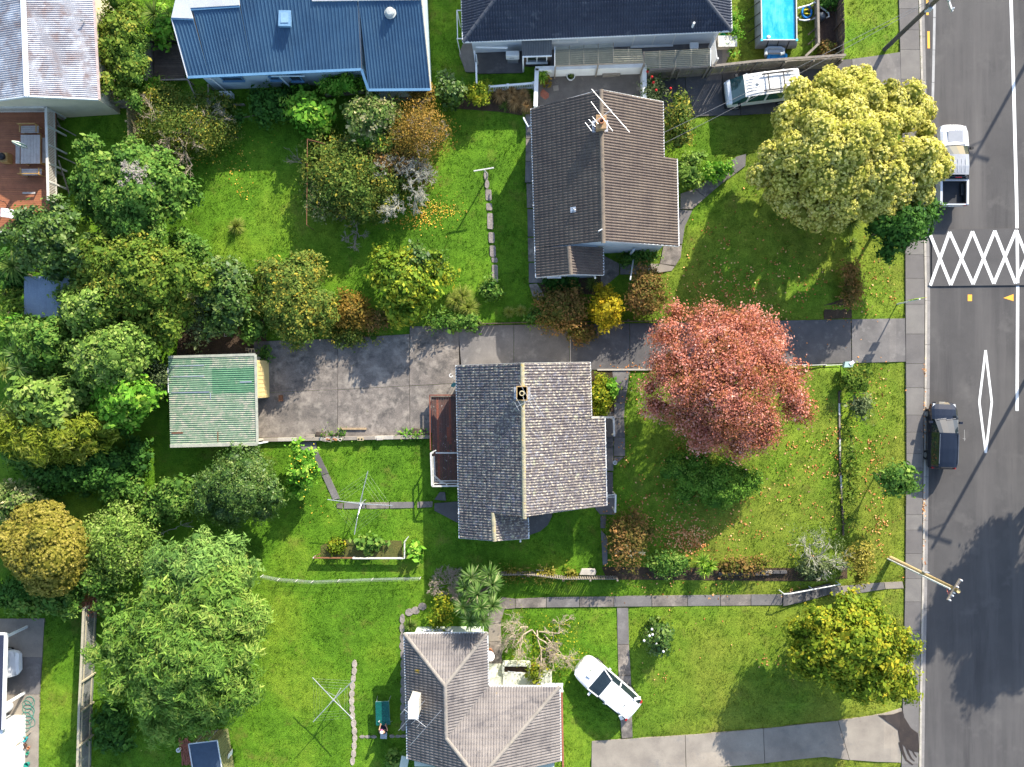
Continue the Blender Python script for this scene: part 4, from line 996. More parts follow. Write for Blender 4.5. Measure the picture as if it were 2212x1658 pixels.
for x in (400, 520, 640, 760, 885, 1010, 1138, 1270, 1400, 1530, 1690):
    yb_ = np.interp(x, [400, 1138, 1145, 1690], [552, 520, 577, 550]); yt_ = np.interp(x, [400, 885, 1138, 1690], [390, 358, 430, 402])
    strip('rafter', U(*q(2, 0, x, yb_), WZ - .06), U(*q(2, 0, x, yt_), WZ + .1), .05, .1, TIMBER if x not in (400, 1690) else WHITE, wk)
for x in (405, 760, 1140, 1400, 1685):
    yb_ = np.interp(x, [400, 1138, 1145, 1690], [552, 520, 577, 550]); t_ = U(*q(2, 0, x, yb_ - 8), WZ - .1); MB().box((t_.x, t_.y, WZ / 2), (.09, .09, WZ - .15)).build('post', TIMBER, wk)
strip('plate', U(*q(2, 0, 400, 550), WZ - .1), U(*q(2, 0, 1138, 520), WZ - .1), .06, .1, TIMBER, wk)
sink = U(*q(2, 0, 1555, 380), .8); sk = thing('outdoor_basin', 'white laundry basin against the navy-roofed house wall', 'basin', (sink.x, sink.y, 0)); MB().box((sink.x, sink.y, .78), (.55, .4, .18)).build('bowl', WHITE, sk, bevel=.03); MB().box((sink.x, sink.y, .35), (.1, .1, .7)).build('pedestal', WHITE, sk)
lv = thing('louvre_screen', 'white louvred screen at the right end of the clear-roofed walkway', 'screen', U(*q(2, 0, 1725, 440), 0))
a, b = U(*q(2, 0, 1725, 300), 1.7), U(*q(2, 0, 1750, 490), 1.7)
for k in range(9): MB().beam(Vector((a.x, a.y, .3 + k * .16)), Vector((b.x, b.y, .3 + k * .16)), .03, .10).build('louvre', WHITE, lv)
for p in (a, b): MB().box((p.x, p.y, .9), (.09, .09, 1.8)).build('post', WHITE, lv)
bx = thing('timber_crate_table', 'low pale timber crate beside the right end of the navy-roofed house', 'crate', U(*q(2, 0, 1832, 345), 0))
p = U(*q(2, 0, 1832, 345), .6); MB().box((p.x, p.y, .3), (1.1, .6, .6)).build('case', S('pale_ply', (.55, .50, .42)), bx); MB().box((p.x, p.y, .62), (1.2, .7, .04)).build('lid', WORN_WHITE, bx)
gc = thing('green_basket', 'small green plastic basket by the upper corner of the navy-roofed house', 'basket', U(*q(2, 0, 1790, 300), 0)); p = U(*q(2, 0, 1790, 300), .25); MB().lathe((p.x, p.y, 0), [(.18, 0), (.25, .3), (.26, .3), (.2, .05)], 4).build('tub', S('green_plastic', (.04, .32, .16)), gc)

# bottom house with hipped grey tiles
lh = thing('grey_hipped_house', 'house with grey hipped tile roof and pale green walls at the bottom edge', 'house', U(1040, 1560, 0))
zE = 2.65
nwc, nec, vin, wne = U(873.6, 1369.5, zE), U(1052.6, 1367.7, zE), U(1054.6, 1483.6, zE), U(1209, 1483.6, zE)
wse = U(1216, 1990, zE); wsw = U(890, 1990, zE)
hm = U(961.4, 1482, 3.95); hv = U(965, 1596, 3.95); wr0 = U(1008, 1668, 4.75); wr1 = U(1094, 1640, 4.75)
PW_ = Plane(nwc, wsw, hm); PN_ = Plane(nec, nwc, hm); PE1 = Plane(vin, nec, hm); PN2 = Plane(wne, vin, hv); PE2 = Plane(wse, wne, wr1)
rf = TileRoof(lh, GREYT, GREYT_RIDGE, TIMBER_DARK)
def meet(p1, p2, p3, guess):
    A = Matrix((p1.n, p2.n, p3.n)); b = Vector((p1.n.dot(p1.o), p2.n.dot(p2.o), p3.n.dot(p3.o))); return A.inverted() @ b
def hipdir(p1, p2): return p1.n.cross(p2.n)
J = meet(PW_, PE1, PN2, None); K = meet(PW_, PN_, PE1, None)
PE2 = Plane(wse, wne, wne + Vector((-1, 0, .46)))
dW = hipdir(PW_, PN2); dW = dW / dW.y * -1; dE = hipdir(PN2, PE2); dE = dE / dE.y * -1
W1 = J + dW * 1.9; E1_ = wne + dE * ((wne.y - W1.y))
rf.slope(PN_, [nec, nwc, K]); rf.slope(PE1, [vin, nec, K, J])
rf.slope(PN2, [wne, vin, J]); rf.slope(PN2, [wne, J, W1, E1_])
Jw = Vector((nwc.lerp(wsw, (J.y - nwc.y) / (wsw.y - nwc.y))[:2] + (0,)) if False else nwc.lerp(wsw, (J.y - nwc.y) / (wsw.y - nwc.y)))
Ww = nwc.lerp(wsw, (W1.y - nwc.y) / (wsw.y - nwc.y)); We = wne.lerp(wse, (E1_.y - wne.y) / (wse.y - wne.y))
rf.slope(PW_, [nwc, Jw, J, K]); rf.slope(PW_, [Jw, Ww, W1, J]); rf.slope(PE2, [We, wne, E1_])
for a, b in ((nwc, K), (nec, K), (K, J), (J, W1), (wne, E1_)): rf.ridge(a, b, .12)
roofl = rf.done()
strip('valley_flashing', vin + up * .02, J + up * .02, .14, .03, S('valley', (.2, .19, .18)), lh)
for a, b in ((nwc, nec), (nec, vin), (vin, wne), (wne, We), (nwc, Ww)):
    strip('gutter', a - up * .02, b - up * .02, .12, .10, WHITE, lh)
    for k in range(1, 6): MB().box(a.lerp(b, k / 6) + up * .04, (.06, .06, .03)).build('gutter_bracket', WHITE, lh)
mbw = MB(); mbw.prism([tuple(p) for p in inset_quad(nwc, nec, vin, Jw, .4, .4, -.6, .4)], 0, zE - .05); mbw.prism([tuple(p) for p in inset_quad(Jw.lerp(nwc, .28), wne, We, Ww, 1.0, .4, -.5, .4)], 0, zE - .06); mbw.build('wall', PALEGREEN, lh)
lw = inset_quad(nwc, nec, vin, Jw, .4, .4, 0, .4)
p = lw[0].lerp(lw[1], .34); window(lh, (p.x, p.y + .03, 1.55), (0, 1, 0), 1.8, 1.1, split=3)
p = U(1187, 1480, 1.5); window(lh, (p.x - .15, wne.y - .55, 1.5), (0, 1, 0), 1.9, 1.0, split=3)
ch = U(*q(1, 3, 1328, 1180), 4.5); mb = MB().box((ch.x, ch.y, 3.6), (.55, 1.0, 1.9)); chm = mb.build('chimney', S('pale_chimney', (.50, .47, .40), (.38, .36, .31), 2.5, .9), lh); MB().box((ch.x, ch.y, 4.58), (.62, 1.06, .08)).build('chimney_cap', S('chimney_cap_white', (.66, .70, .74)), chm)
E = zz(1, 3, 5.6, (1248, 1178), (1430, 1325), (1205, 1355), (1422, 1105), (1300, 1478), (1560, 1185), (1352, 1332), (1400, 1275), (1310, 1300), (1390, 1225), (1220, 1220), (1290, 1140))
antenna('white television antenna over the pale chimney of the grey hipped roof', U(*q(1, 3, 1345, 1260), 3.6), U(*q(1, 3, 1352, 1268), 5.6), E[0], E[1], [(E[2], E[3]), (E[4], E[5]), (E[6], E[7]), (E[8], E[9]), (E[10], E[11])], .011)
PV = U(*q(1, 3, 1957, 740), 2.3); dsh = thing('satellite_dish', 'round white satellite dish on the right wall of the grey hipped house', 'satellite dish', (PV.x, PV.y, 0)); o = MB().lathe((0, 0, 0), [(.02, 0), (.18, .03), (.3, .1), (.31, .1), (.18, .01), (.02, -.02)], 18).build('reflector', WHITE, dsh, True); o.matrix_basis = Matrix.Translation(PV) @ Euler((-.5, .5, 0)).to_matrix().to_4x4(); MB().tube([PV, PV + Vector((-.4, 0, -.2))], .02, 6).build('arm', STEEL, dsh)
pot = U(*q(1, 3, 1962, 700), .3); tp = thing('terracotta_pot', 'terracotta pot on the path under the satellite dish', 'pot', (pot.x, pot.y, 0)); MB().lathe((pot.x, pot.y, .03), [(.14, 0), (.2, .3), (.22, .3), (.22, .34), (.17, .34), (.15, .2)], 14).build('vessel', TERRA, tp)
# entry terrace of the bottom house
ent = thing('entry_terrace', 'pale green stucco entry terrace with steps and planter beside the grey hipped roof', 'terrace', U(1110, 1460, 0))
EW = S('pale_green_terrace', (.66, .66, .54), (.56, .57, .46), 1.5, .8, 25, .12, .15)
for (x0, y0, x1, y1, z) in ((1054, 1436, 1086, 1452, .25), (1054, 1452, 1085, 1462, .45), (1054, 1462, 1085, 1483, .65)):
    a, b = U(x0, y0, z), U(x1, y1, z); MB().box(((a.x + b.x) / 2, (a.y + b.y) / 2, z / 2), (b.x - a.x, a.y - b.y - .01, z)).build('step', EW, ent)
a, b = U(1086, 1455, .75), U(1192, 1484, .75); MB().box(((a.x + b.x) / 2, (a.y + b.y) / 2 , .375), (b.x - a.x, a.y - b.y, .75)).build('landing', EW, ent)
for (x0, y0, x1, y1) in ((1086, 1437, 1144, 1437), (1087, 1437, 1087, 1456), (1144, 1437, 1144, 1456)): strip('planter_wall', U(x0, y0, .7) - up * .3, U(x1, y1, .7) - up * .3, .14, .75, EW, ent)
a, b = U(1088, 1440, .5), U(1143, 1455, .5); MB().box(((a.x + b.x) / 2, (a.y + b.y) / 2, .25), (b.x - a.x, a.y - b.y, .5)).build('planter_soil', SOIL, ent)
strip('loose_pipe', U(*q(1, 3, 2110, 865), .62), U(*q(1, 3, 2240, 880), .6), .05, .05, WHITE, ent)
# brick edging along the bottom house
be = thing('brick_edging', 'line of red brick edging on the lawn right of the grey hipped roof', 'edging', G(1214, 1560))
for k in range(26):
    y = 1480 + k * 7.4; a = G(1213.5 + k * .12, y, .04); MB().box(a, (.11, .21, .08), .02 * (k % 3 - 1)).build('brick', BRICK, be)
for k in range(13):
    a = G(1092 + k * 7.2, 1432 + .5 * k, .04); MB().box(a, (.2, .1, .08), .03 * (k % 3 - 1)).build('brick', BRICK, be)
pt = U(*q(1, 3, 1200, 1640), .4); pb_ = thing('blue_glazed_pot', 'large terracotta pot with dark water at the bottom edge left of the grey hipped roof', 'pot', (pt.x, pt.y, 0)); MB().lathe((pt.x, pt.y, .01), [(.2, 0), (.33, .4), (.36, .42), (.36, .47), (.30, .47), (.27, .36)], 18).build('vessel', TERRA, pb_); MB().lathe((pt.x, pt.y, .38), [(.27, 0), (.27, .004)], 16).build('water', glassy('pot_water', (.02, .04, .06)), pb_)
awn = thing('window_awning', 'pale green awning edge at the lower left wall of the grey hipped house', 'awning', U(*q(1, 3, 1245, 1620), 0)); MB().beam(U(*q(1, 3, 1262, 1570), 2.0), U(*q(1, 3, 1240, 1680), 2.0), .5, .06).build('hood', PALEGREEN, awn)

# bottom-left white building with carport
wh = thing('white_carport_house', 'white building with carport posts in the lower left corner', 'house', U(10, 1550, 0))
a, b = U(*q(0, 3, 42, 560), 2.45), U(*q(0, 3, 20, 1345), 2.45)
MB().prism([(a.x, a.y), (b.x, b.y), (b.x - 6, b.y - .2), (a.x - 6, a.y)], 2.3, 2.5).build('carport_roof', S('dark_navy_membrane', (.035, .04, .07), None, 1, .5), wh)
strip('fascia', a + Vector((.04, .05, -.05)), b + Vector((.04, 0, -.05)), .10, .26, WHITE, wh); strip('fascia', a + Vector((.04, .04, -.05)), a + Vector((-6, .04, -.05)), .08, .26, WHITE, wh)
for x, y in ((228, 492), (205, 1040)):
    p = G(*q(0, 3, x, y)); MB().box((p.x, p.y, 1.15), (.14, .14, 2.3)).build('post', WHITE, wh)
a, b = G(*q(0, 3, 216, 1225)), G(*q(0, 3, 208, 1760)); MB().prism([(a.x, a.y), (b.x, b.y), (b.x - 5, b.y), (a.x - 5, a.y)], 0, 2.3).build('wall', WHITE, wh)
tank = G(*q(0, 3, 115, 1135)); MB().lathe((tank.x - .3, tank.y - .1, 0), [(.3, .02), (.33, .1), (.33, .7), (.25, .8), (.02, .83)], 18).build('drum', tag(S('drum_white', (.7, .72, .74)), ) if False else S('drum_white', (.7, .72, .74)), thing('water_drum', 'white drum standing between the carport post and the white wall', 'drum', (tank.x - .3, tank.y - .1, 0)), True)
# small blue shed among trees
bs = thing('blue_shed', 'small shed with pale blue corrugated roof hemmed in by trees at the left edge', 'shed', U(75, 640, 0))
P = [U(52, 686, 2.3), U(150, 686, 2.3), U(150, 596, 2.55), U(52, 598, 2.55)]
sheets(bs, P[0], P[1], P[3], P[2], [S('pale_blue_iron', (.36, .42, .50), (.28, .34, .42), 1.5, .5), S('pale_blue_iron_b', (.32, .38, .46), (.26, .31, .39), 1.5, .5)], .76, .09, .014)
MB().prism([(P[0].x + .1, P[0].y + .15), (P[1].x - .1, P[1].y + .15), (P[2].x - .1, P[2].y - .1), (P[3].x + .1, P[3].y - .1)], 0, lambda x, y: Plane(P[0], P[1], P[3]).z(x, y) - .04).build('wall', S('shed_blue', (.3, .34, .42)), bs)
strip('fascia', P[0] - up * .06, P[1] - up * .06, .04, .12, BLACK, bs)
# garden shed, bottom
gs = thing('garden_shed', 'olive metal garden shed with flat dark blue roof at the bottom edge', 'shed', U(450, 1640, 0))
P = [U(407.7, 1607.3, 1.85), U(469.5, 1599.8, 1.85), U(486, 1700, 1.85), U(424, 1706, 1.85)]
MB().prism([tuple(p[:2]) for p in P], 1.80, 1.86).build('roof', S('shed_roof_navy', (.055, .085, .13), (.042, .066, .105), 3, .6, 60, .2, .2), gs)
for i in range(4): strip('roof_trim', P[i] + up * .015, P[(i + 1) % 4] + up * .015, .06, .07, S('trim_pale', (.62, .66, .68)), gs)
Q = inset_quad(*P, .06, .06, .06, .06); OLV = S('olive_steel', (.20, .20, .09), (.15, .15, .07), 3, .6, 30, .15, .1)
MB().prism([tuple(p) for p in Q], 0, 1.8).build('wall', OLV, gs)
for k in range(14):
    p = Q[1].lerp(Q[2], (k + .5) / 14); MB().box((p.x + .012, p.y, .9), (.03, .05, 1.75)).build('wall_rib', OLV, gs)
for k in range(8):
    p = Q[0].lerp(Q[1], (k + .5) / 8); MB().box((p.x, p.y + .012, .9), (.05, .03, 1.75)).build('wall_rib', OLV, gs)
for f in (.2, .62): 
    p = Q[0].lerp(Q[1], f); MB().box((p.x, p.y + .04, .9), (.05, .03, 1.75)).build('door_trim', STEEL, gs)
lb = thing('leaning_board', 'white board leaning on the right wall of the olive garden shed', 'board', G(*q(0, 3, 1915, 1560))); p = G(*q(0, 3, 1930, 1545)); MB().beam(p + Vector((0, .3, .35)), p + Vector((-.1, -.3, .35)), .05, .7).build('panel', WHITE, lb)
br = thing('brick_paving', 'patch of loose red brick paving beside the olive garden shed', 'paving', G(400, 1625)); r3 = random.Random(8)
for i in range(9):
    for j in range(6):
        x, y = 388 + j * 4.2 + r3.uniform(-.6, .6) + i * .3, 1596 + i * 6.6 + (j % 2) * 2
        if (i in (0, 8) and r3.random() < .4) or (j == 0 and i > 3 and r3.random() < .5): continue
        g_ = G(x, y, .02 + r3.uniform(0, .02)); MB().box(g_, (.105, .19, .06), r3.uniform(-.12, .12)).build('brick', BRICK, br)
p = G(*q(0, 3, 1492, 1505)); cp = thing('white_ring_pot', 'small white pot on the red brick paving by the garden shed', 'pot', p); MB().lathe(p + up * .03, [(.12, 0), (.14, .22), (.15, .22), (.09, .21), (.08, .06)], 14).build('vessel', WHITE, cp)
# ------------------------------------------------------------------ fences and walls
def fence(label, pts, h, mat, name='paling_fence', pitch=.12, posts=2.2, side=1, rails=2, pal_w=.10, pmat=None, cap=False, group=None):
    """timber paling fence: each paling, rail and post a part"""
    P = [G(*p) for p in pts]
    t = thing(name, label, 'fence', P[0], group)
    r_ = random.Random(len(label))
    me = MB().box((0, 0, h / 2), (pal_w, .02, h)).mesh('paling'); me.materials.append(mat)
    for a, b in zip(P[:-1], P[1:]):
        d = b - a; L = d.length; n = int(L / pitch); ang = math.atan2(d.y, d.x); nn_ = Vector((-d.y, d.x, 0)).normalized() * side
        for k in range(n):
            p = a.lerp(b, (k + .5) / n); p.z = gz(p.x, p.y)
            link('paling', me, t, None, Matrix.Translation(p + up * r_.uniform(-.03, .02)) @ Matrix.Rotation(ang, 4, 'Z') @ Matrix.Rotation(r_.uniform(-.02, .02), 4, 'Y'))
        for k in range(rails):
            z = h * (.2 + .62 * k / max(rails - 1, 1)); strip('rail', a + nn_ * .04 + up * z, b + nn_ * .04 + up * z, .05, .09, pmat or mat, t)
        m = max(1, round(L / posts))
        for k in range(m + 1):
            p = a.lerp(b, k / m) + nn_ * .09; MB().box((p.x, p.y, gz(p.x, p.y) + h / 2), (.1, .1, h + .04), ang).build('post', pmat or mat, t)
        if cap: strip('capping', a + up * (h + .02), b + up * (h + .02), .15, .035, pmat or mat, t)
    return t
def basept(px, py, h): p = U(px, py, h); return p
def topfence(label, pts_top, h, mat, **k):
    """fence surveyed along its top edge"""
    P = [U(x, y, h) for x, y in pts_top]
    def back(p): 
        f = FPX / CAMH
        return p
    global G
    g_old = G; seq = iter(P)
    G = lambda x, y, dz=0.0: Vector((*next(seq)[:2], 0))
    try: t = fence(label, pts_top, h, mat, **k)
    finally: G = g_old
    return t
PAL = S('grey_palings', (.27, .235, .195), (.17, .145, .12), 2.4, .95, 30, .35, .4, layers=[((.36, .32, .26), 3, .68, .08)])
PAL_GOLD = S('mossy_palings', (.36, .30, .17), (.22, .18, .11), 2.4, .95, 30, .35, .4, layers=[((.40, .30, .05), 1.5, .66, .08)])
topfence('long weathered paling fence between the white van and the pool', [q(2, 0, 1185, 582), q(2, 0, 1700, 550), q(3, 0, 0, 508), q(3, 0, 735, 458)], 1.55, PAL, side=-1, rails=2, cap=True)
topfence('dark paling fence along the grass verge beside the swimming pool', [q(3, 0, 735, 458), q(3, 0, 712, -130)], 1.5, TIMBER_DARK, side=1)  # shade on the inner face is put into the dark timber colour
topfence('short paling fence in front of the grey corrugated building', [q(0, 0, 400, 860), q(0, 0, 730, 838), q(0, 0, 1050, 828)], 1.5, TIMBER, side=-1)
topfence('yellow-lichened paling fence running down beside the yellow-leaved shrub', [q(0, 0, 1050, 830), q(0, 0, 1060, 1180)], 1.5, PAL_GOLD, side=-1, posts=1.7)
topfence('grey paling fence beside the tall hedge left of the blue roof', [q(0, 0, 1185, 290), q(0, 0, 1190, 640)], 1.6, PAL, side=-1, posts=1.4)
topfence('brown paling fence behind the small dark deck left of the blue roof', [q(0, 0, 1185, 290), q(0, 0, 1470, 275)], 1.5, TIMBER_DARK, side=1, posts=1.1)
f7 = topfence('long grey rail fence beside the big feathery tree, lower left', [q(0, 3, 695, 335), q(0, 3, 680, 700), q(0, 3, 655, 1200), q(0, 3, 640, 1760)], 1.55, S('silver_palings', (.23, .23, .225), (.15, .15, .145), 2.4, .95, 30, .3, .4), side=1, posts=2.0, cap=True, pmat=S('yellowish_rail', (.44, .40, .28), (.34, .30, .21), 3, .9))
topfence('low grey paling fence on the boundary above the lower garden path', [q(1, 3, 1990, 66), q(2, 3, 180, 62), q(2, 3, 470, 100), q(2, 3, 920, 98)], .95, PAL, side=-1, pitch=.15, pal_w=.09)
topfence('rough dark slab fence under the hedge between brown house and driveway', [q(1, 1, 1880, 1140), q(2, 1, 200, 1125), q(2, 1, 1280, 1115)], .5, TIMBER_DARK, pitch=.3, pal_w=.28, rails=1)
nf = thing('netting_fence', 'sagging wire netting fence on white pegs at the boundary below the clothesline', 'fence', G(640, 1252))
NP = [q(1, 3, x, y) for x, y in ((60, 80), (200, 108), (350, 118), (480, 128), (700, 118), (980, 108), (1380, 98))]
NETP = [G(*p, dz=.55) for p in NP]
for p in NETP: MB().box((p.x, p.y, .3), (.03, .03, .62)).build('peg', WORN_WHITE, nf)
for z in (.1, .3, .5): MB().tube([Vector((p.x, p.y, z + .02 * math.sin(i * 2))) for i, p in enumerate(NETP)], .006, 4).build('wire', GALV, nf)
mesh_ = MB(); vs = [v for p in NETP for v in (Vector((p.x, p.y, .05)), Vector((p.x, p.y - .12, .52)))]; mesh_.add(vs, [(2 * i, 2 * i + 2, 2 * i + 3, 2 * i + 1) for i in range(len(NETP) - 1)]); mesh_.build('net', sheer('fine_netting', (.45, .50, .42), .10), nf)
# masonry terrace wall
tw = thing('terrace_wall', 'white plastered wall around the dark terrace above the brown roof', 'wall', U(1160, 150, 0))
WM_ = S('stained_white_plaster', (.78, .78, .76), (.66, .65, .63), 1.2, .8, 25, .1, .1, layers=[((.34, .28, .28), 2.2, .70, .06)])
for a, b in ((q(2, 0, 238, 572), q(2, 0, 1150, 545)), (q(2, 0, 250, 572), q(2, 0, 240, 885)), (q(2, 0, 1142, 545), q(2, 0, 1146, 815))):
    A_, B_ = U(*a, 1.15), U(*b, 1.15); MB().beam(Vector((A_.x, A_.y, .57)), Vector((B_.x, B_.y, .57)), .2, 1.14).build('wall_run', WM_, tw); strip('coping', A_ + up * .02, B_ + up * .02, .26, .06, WM_, tw)
bl_ = thing('white_balustrade', 'low white balustrade above the heap of dead brown fronds', 'balustrade', U(1100, 186, 0))
A_, B_ = U(*q(1, 0, 1955, 722), .9), U(*q(2, 0, 225, 692), .9)
strip('top_rail', A_, B_, .12, .08, WHITE, bl_); strip('bottom_rail', A_ - up * .72, B_ - up * .72, .1, .06, WHITE, bl_)
for k in range(26):
    p = A_.lerp(B_, (k + .5) / 26); MB().box((p.x, p.y, .52), (.05, .05, .7)).build('baluster', WHITE, bl_)
for f in (0, .42, 1): p = A_.lerp(B_, f); MB().box((p.x, p.y, .5), (.16, .16, 1.0)).build('post', WHITE, bl_)
dpz = thing('white_gate_post', 'tall white posts beside the concrete left of the navy-roofed house', 'post', U(1028, 150, 0))
for (x0, y0, x1, y1) in ((1832, 425, 1845, 520), (1845, 455, 1852, 690)):
    A_, B_ = U(*q(1, 0, x0, y0), 1.5), U(*q(1, 0, x1, y1), 1.5); strip('rail', A_, B_, .10, .08, WHITE, dpz)
    for p in (A_, B_): MB().box((p.x, p.y, .75), (.09, .09, 1.5)).build('post', WHITE, dpz)
# frontage retaining wall of the middle lot
rw = thing('front_retaining_wall', 'thin weathered timber retaining wall along the front lawn edge', 'wall', G(1815, 1000))
ypts = list(range(846, 1160, 26))
for a, b in zip(ypts[:-1], ypts[1:]):
    xa, xb = np.interp([a, b], [846, 1000, 1150], [1812.5, 1815, 1822]); A_, B_ = U(xa, a, .06), U(xb, b, .06)
    MB().beam(A_ - up * .42, B_ - up * .42, .09, .9).build('plank', [WORN_WHITE, TIMBER, TIMBER_DARK][(a // 26) % 3 if a < 1080 else 2], rw)
    MB().box((A_.x + .1, A_.y, -.35), (.1, .1, .85)).build('post', TIMBER_DARK, rw)
wf = thing('low_white_fence', 'low white board fence from the letterbox to the red tree', 'fence', G(1780, 790))
for a, b in ((1700, 1742), (1742, 1778), (1778, 1812)):
    A_, B_ = G(a, 790), G(b, 788.5); MB().beam(A_ + up * .5, B_ + up * .5, .04, .14).build('board', WORN_WHITE, wf); MB().box(A_ + up * .3, (.08, .08, .6)).build('post', WORN_WHITE, wf)
lbx = thing('letterbox', 'pale green letterbox with a sloped lid at the driveway entrance', 'letterbox', G(1816, 789))
c = G(1816, 789); MB().box(c + up * .5, (.09, .09, 1.0)).build('post', TIMBER, lbx)
mb = MB(); mb.prism([(c.x - .3, c.y - .18), (c.x + .22, c.y - .18), (c.x + .32, c.y + .05), (c.x + .2, c.y + .2), (c.x - .22, c.y + .18)], c.z + 1.0, c.z + 1.32); mb.build('box', S('pale_green_enamel', (.38, .52, .47), (.32, .45, .41), 3, .5), lbx); MB().box(c + Vector((.18, .1, 1.345)), (.3, .2, .03), .6).build('lid', WHITE, lbx)
# yard edge: concrete nib, blocks and timber offcuts
nib = thing('yard_kerb_wall', 'low concrete edging wall along the yard below the garage', 'wall', G(740, 950))
xs_ = [560, 600, 640, 690, 735, 770, 810, 850, 890, 929]
for a, b in zip(xs_[:-1], xs_[1:]):
    ya, yb2 = np.interp([a, b], [560, 930], [951, 944]); A_, B_ = U(a, ya, .25), U(b, yb2, .25); MB().beam(A_ - up * .12, B_ - up * .12, .24, .30).build('edging_block', CONC_PALE if (a // 10) % 3 else KERB, nib, bevel=.01)
r4 = random.Random(4)
def loose(name, label, cat, px, dims, rz, mat, z=.14, holes=0, group=None):
    p = G(*px); t = thing(name, label, cat, p + up * (z - .1), group)
    MB().box(p + up * (z + dims[2] / 2), dims, rz).build('body', mat, t, bevel=.008)
    for k in range(holes):
        off = Matrix.Rotation(rz, 3, 'Z') @ Vector(((k - (holes - 1) / 2) * dims[0] / holes, 0, 0)); MB().box(p + off + up * (z + dims[2] + .001), (dims[0] / holes * .6, dims[1] * .6, .004), rz).build('hole', BLACK, t)
loose('concrete_block', 'hollow concrete block with two holes on the yard edging wall', 'block', q(1, 2, 898, 545), (.39, .19, .15), 0, S('tan_block', (.44, .36, .22)), .28, 2)
loose('concrete_block', 'pale concrete block lying on the edging wall beside the deck end', 'block', q(1, 2, 1058, 540), (.4, .19, .14), .04, KERB, .28)
loose('paving_slab', 'thin grey paving slab leaning at the yard edge left of the weeds', 'slab', q(1, 2, 475, 522), (.62, .22, .08), .02, CONC_PALE, .06)
loose('timber_block', 'stack of dark timber offcuts beside the paving slab at the yard edge', 'timber', q(1, 2, 565, 503), (.60, .24, .2), -.03, TIMBER_DARK, .04)
loose('timber_block', 'dark angular slab of wood beside the rotting deck end', 'timber', q(1, 2, 1375, 480), (.85, .30, .14), -.1, TIMBER_DARK, .04)
loose('timber_block', 'long grey timber baulk lying on the terrace by the white wall', 'timber', q(2, 0, 865, 622), (1.15, .32, .3), .07, TIMBER, .04)
loose('broken_frame_timber', 'old timber sill lying along the yard edge weeds', 'timber', q(1, 2, 830, 462), (1.75, .12, .1), 0, S('rotten_wood', (.40, .29, .17), (.26, .18, .11), 5, .95), .04)
for k, (x, y) in enumerate(((600, 555), (630, 550), (660, 552), (685, 547), (640, 560))):
    loose('roof_tile_offcut', ['curved brown roof tile lying first from the left on the edging wall', 'curved brown roof tile second from the left on the edging wall', 'curved brown roof tile in the middle of the edging wall row', 'curved brown roof tile rightmost of the row on the edging wall', 'curved brown roof tile slipped below the row on the edging wall'][k], 'roof tile', q(1, 2, x, y), (.30, .14, .03), r4.uniform(-.3, .3), TERRA if k % 2 else STONE, .29, group='loose roof tiles on the edging wall')
pr = G(*q(1, 2, 733, 548)); pip = thing('clay_pipe', 'short clay pipe standing on the yard edging wall', 'pipe', pr); MB().lathe(pr + up * .26, [(.11, 0), (.11, .2), (.075, .2), (.075, .02)], 14).build('ring', S('clay_grey', (.5, .45, .38)), pip); MB().lathe(pr + up * .27, [(.074, 0), (.074, .004)], 12).build('bore', BLACK, pip)
rs_ = G(*q(1, 2, 237, 208)); rst = thing('rusty_stand', 'small rusty steel box stand on the yard near the garage door', 'stand', rs_)
MB().box(rs_ + up * .2, (.22, .4, .3)).build('box', RUST, rst); [MB().box(rs_ + Vector((sx * .09, sy * .17, .06)), (.03, .03, .12)).build('leg', RUST, rst) for sx in (-1, 1) for sy in (-1, 1)]
cb = G(*q(0, 1, 2110, 1365)); 
for k, (x, y) in enumerate(((2062, 1353), (2108, 1368))):
    loose('concrete_block', ['single small concrete block behind the garage corner', 'double-cell concrete block stack behind the garage corner'][k], 'block', q(0, 1, x, y), (.2 + .19 * k, .2 + .15 * k, .3 + .2 * k), 0, S('tan_block', (.44, .36, .22)), 0, 1 + k)
sq = G(*q(0, 1, 1905, 1222)); sf = thing('picture_frame', 'empty square pale frame lying in the shrubs above the garage', 'frame', sq)
for a, b in (((-.2, -.2), (.2, -.15)), ((.2, -.15), (.18, .2)), ((-.2, -.2), (-.18, .05))): MB().beam(sq + Vector((*a, .4)), sq + Vector((*b, .4)), .03, .03).build('frame_bar', WORN_WHITE, sf)
# garden bed frame
gbf = thing('garden_bed_frame', 'garden bed edged with brown and white boards below the rotary clothesline', 'garden bed', G(780, 1203))
rail(gbf, qs(1, 2, (495, 1532), (828, 1533)), .45, .05, .25, RUST, 'board'); rail(gbf, qs(1, 2, (828, 1535), (1258, 1535)), .45, .06, .25, WORN_WHITE, 'board'); rail(gbf, qs(1, 2, (1255, 1535), (1255, 1395)), .45, .06, .25, WORN_WHITE, 'board')
rail(gbf, qs(1, 2, (495, 1530), (555, 1497)), .4, .05, .12, RUST, 'board'); rail(gbf, qs(1, 2, (1255, 1395), (1288, 1355)), .6, .04, .05, WORN_WHITE, 'brace')
for x, y in ((500, 1530), (828, 1533), (1255, 1533), (1255, 1400)):
    p = U(*q(1, 2, x, y), .5); MB().box((p.x, p.y, .3), (.06, .06, .62)).build('stake', WORN_WHITE, gbf)
tag(slab('planting_bed', qs(1, 2, (560, 1430), (700, 1380), (1230, 1390), (1245, 1528), (560, 1525)), S('weedy_soil', (.115, .105, .03), (.06, .08, .02), 1.2, 1, 20, .5, .9, bdist=.05), None, .03, .1, grassless=False), kind='structure')

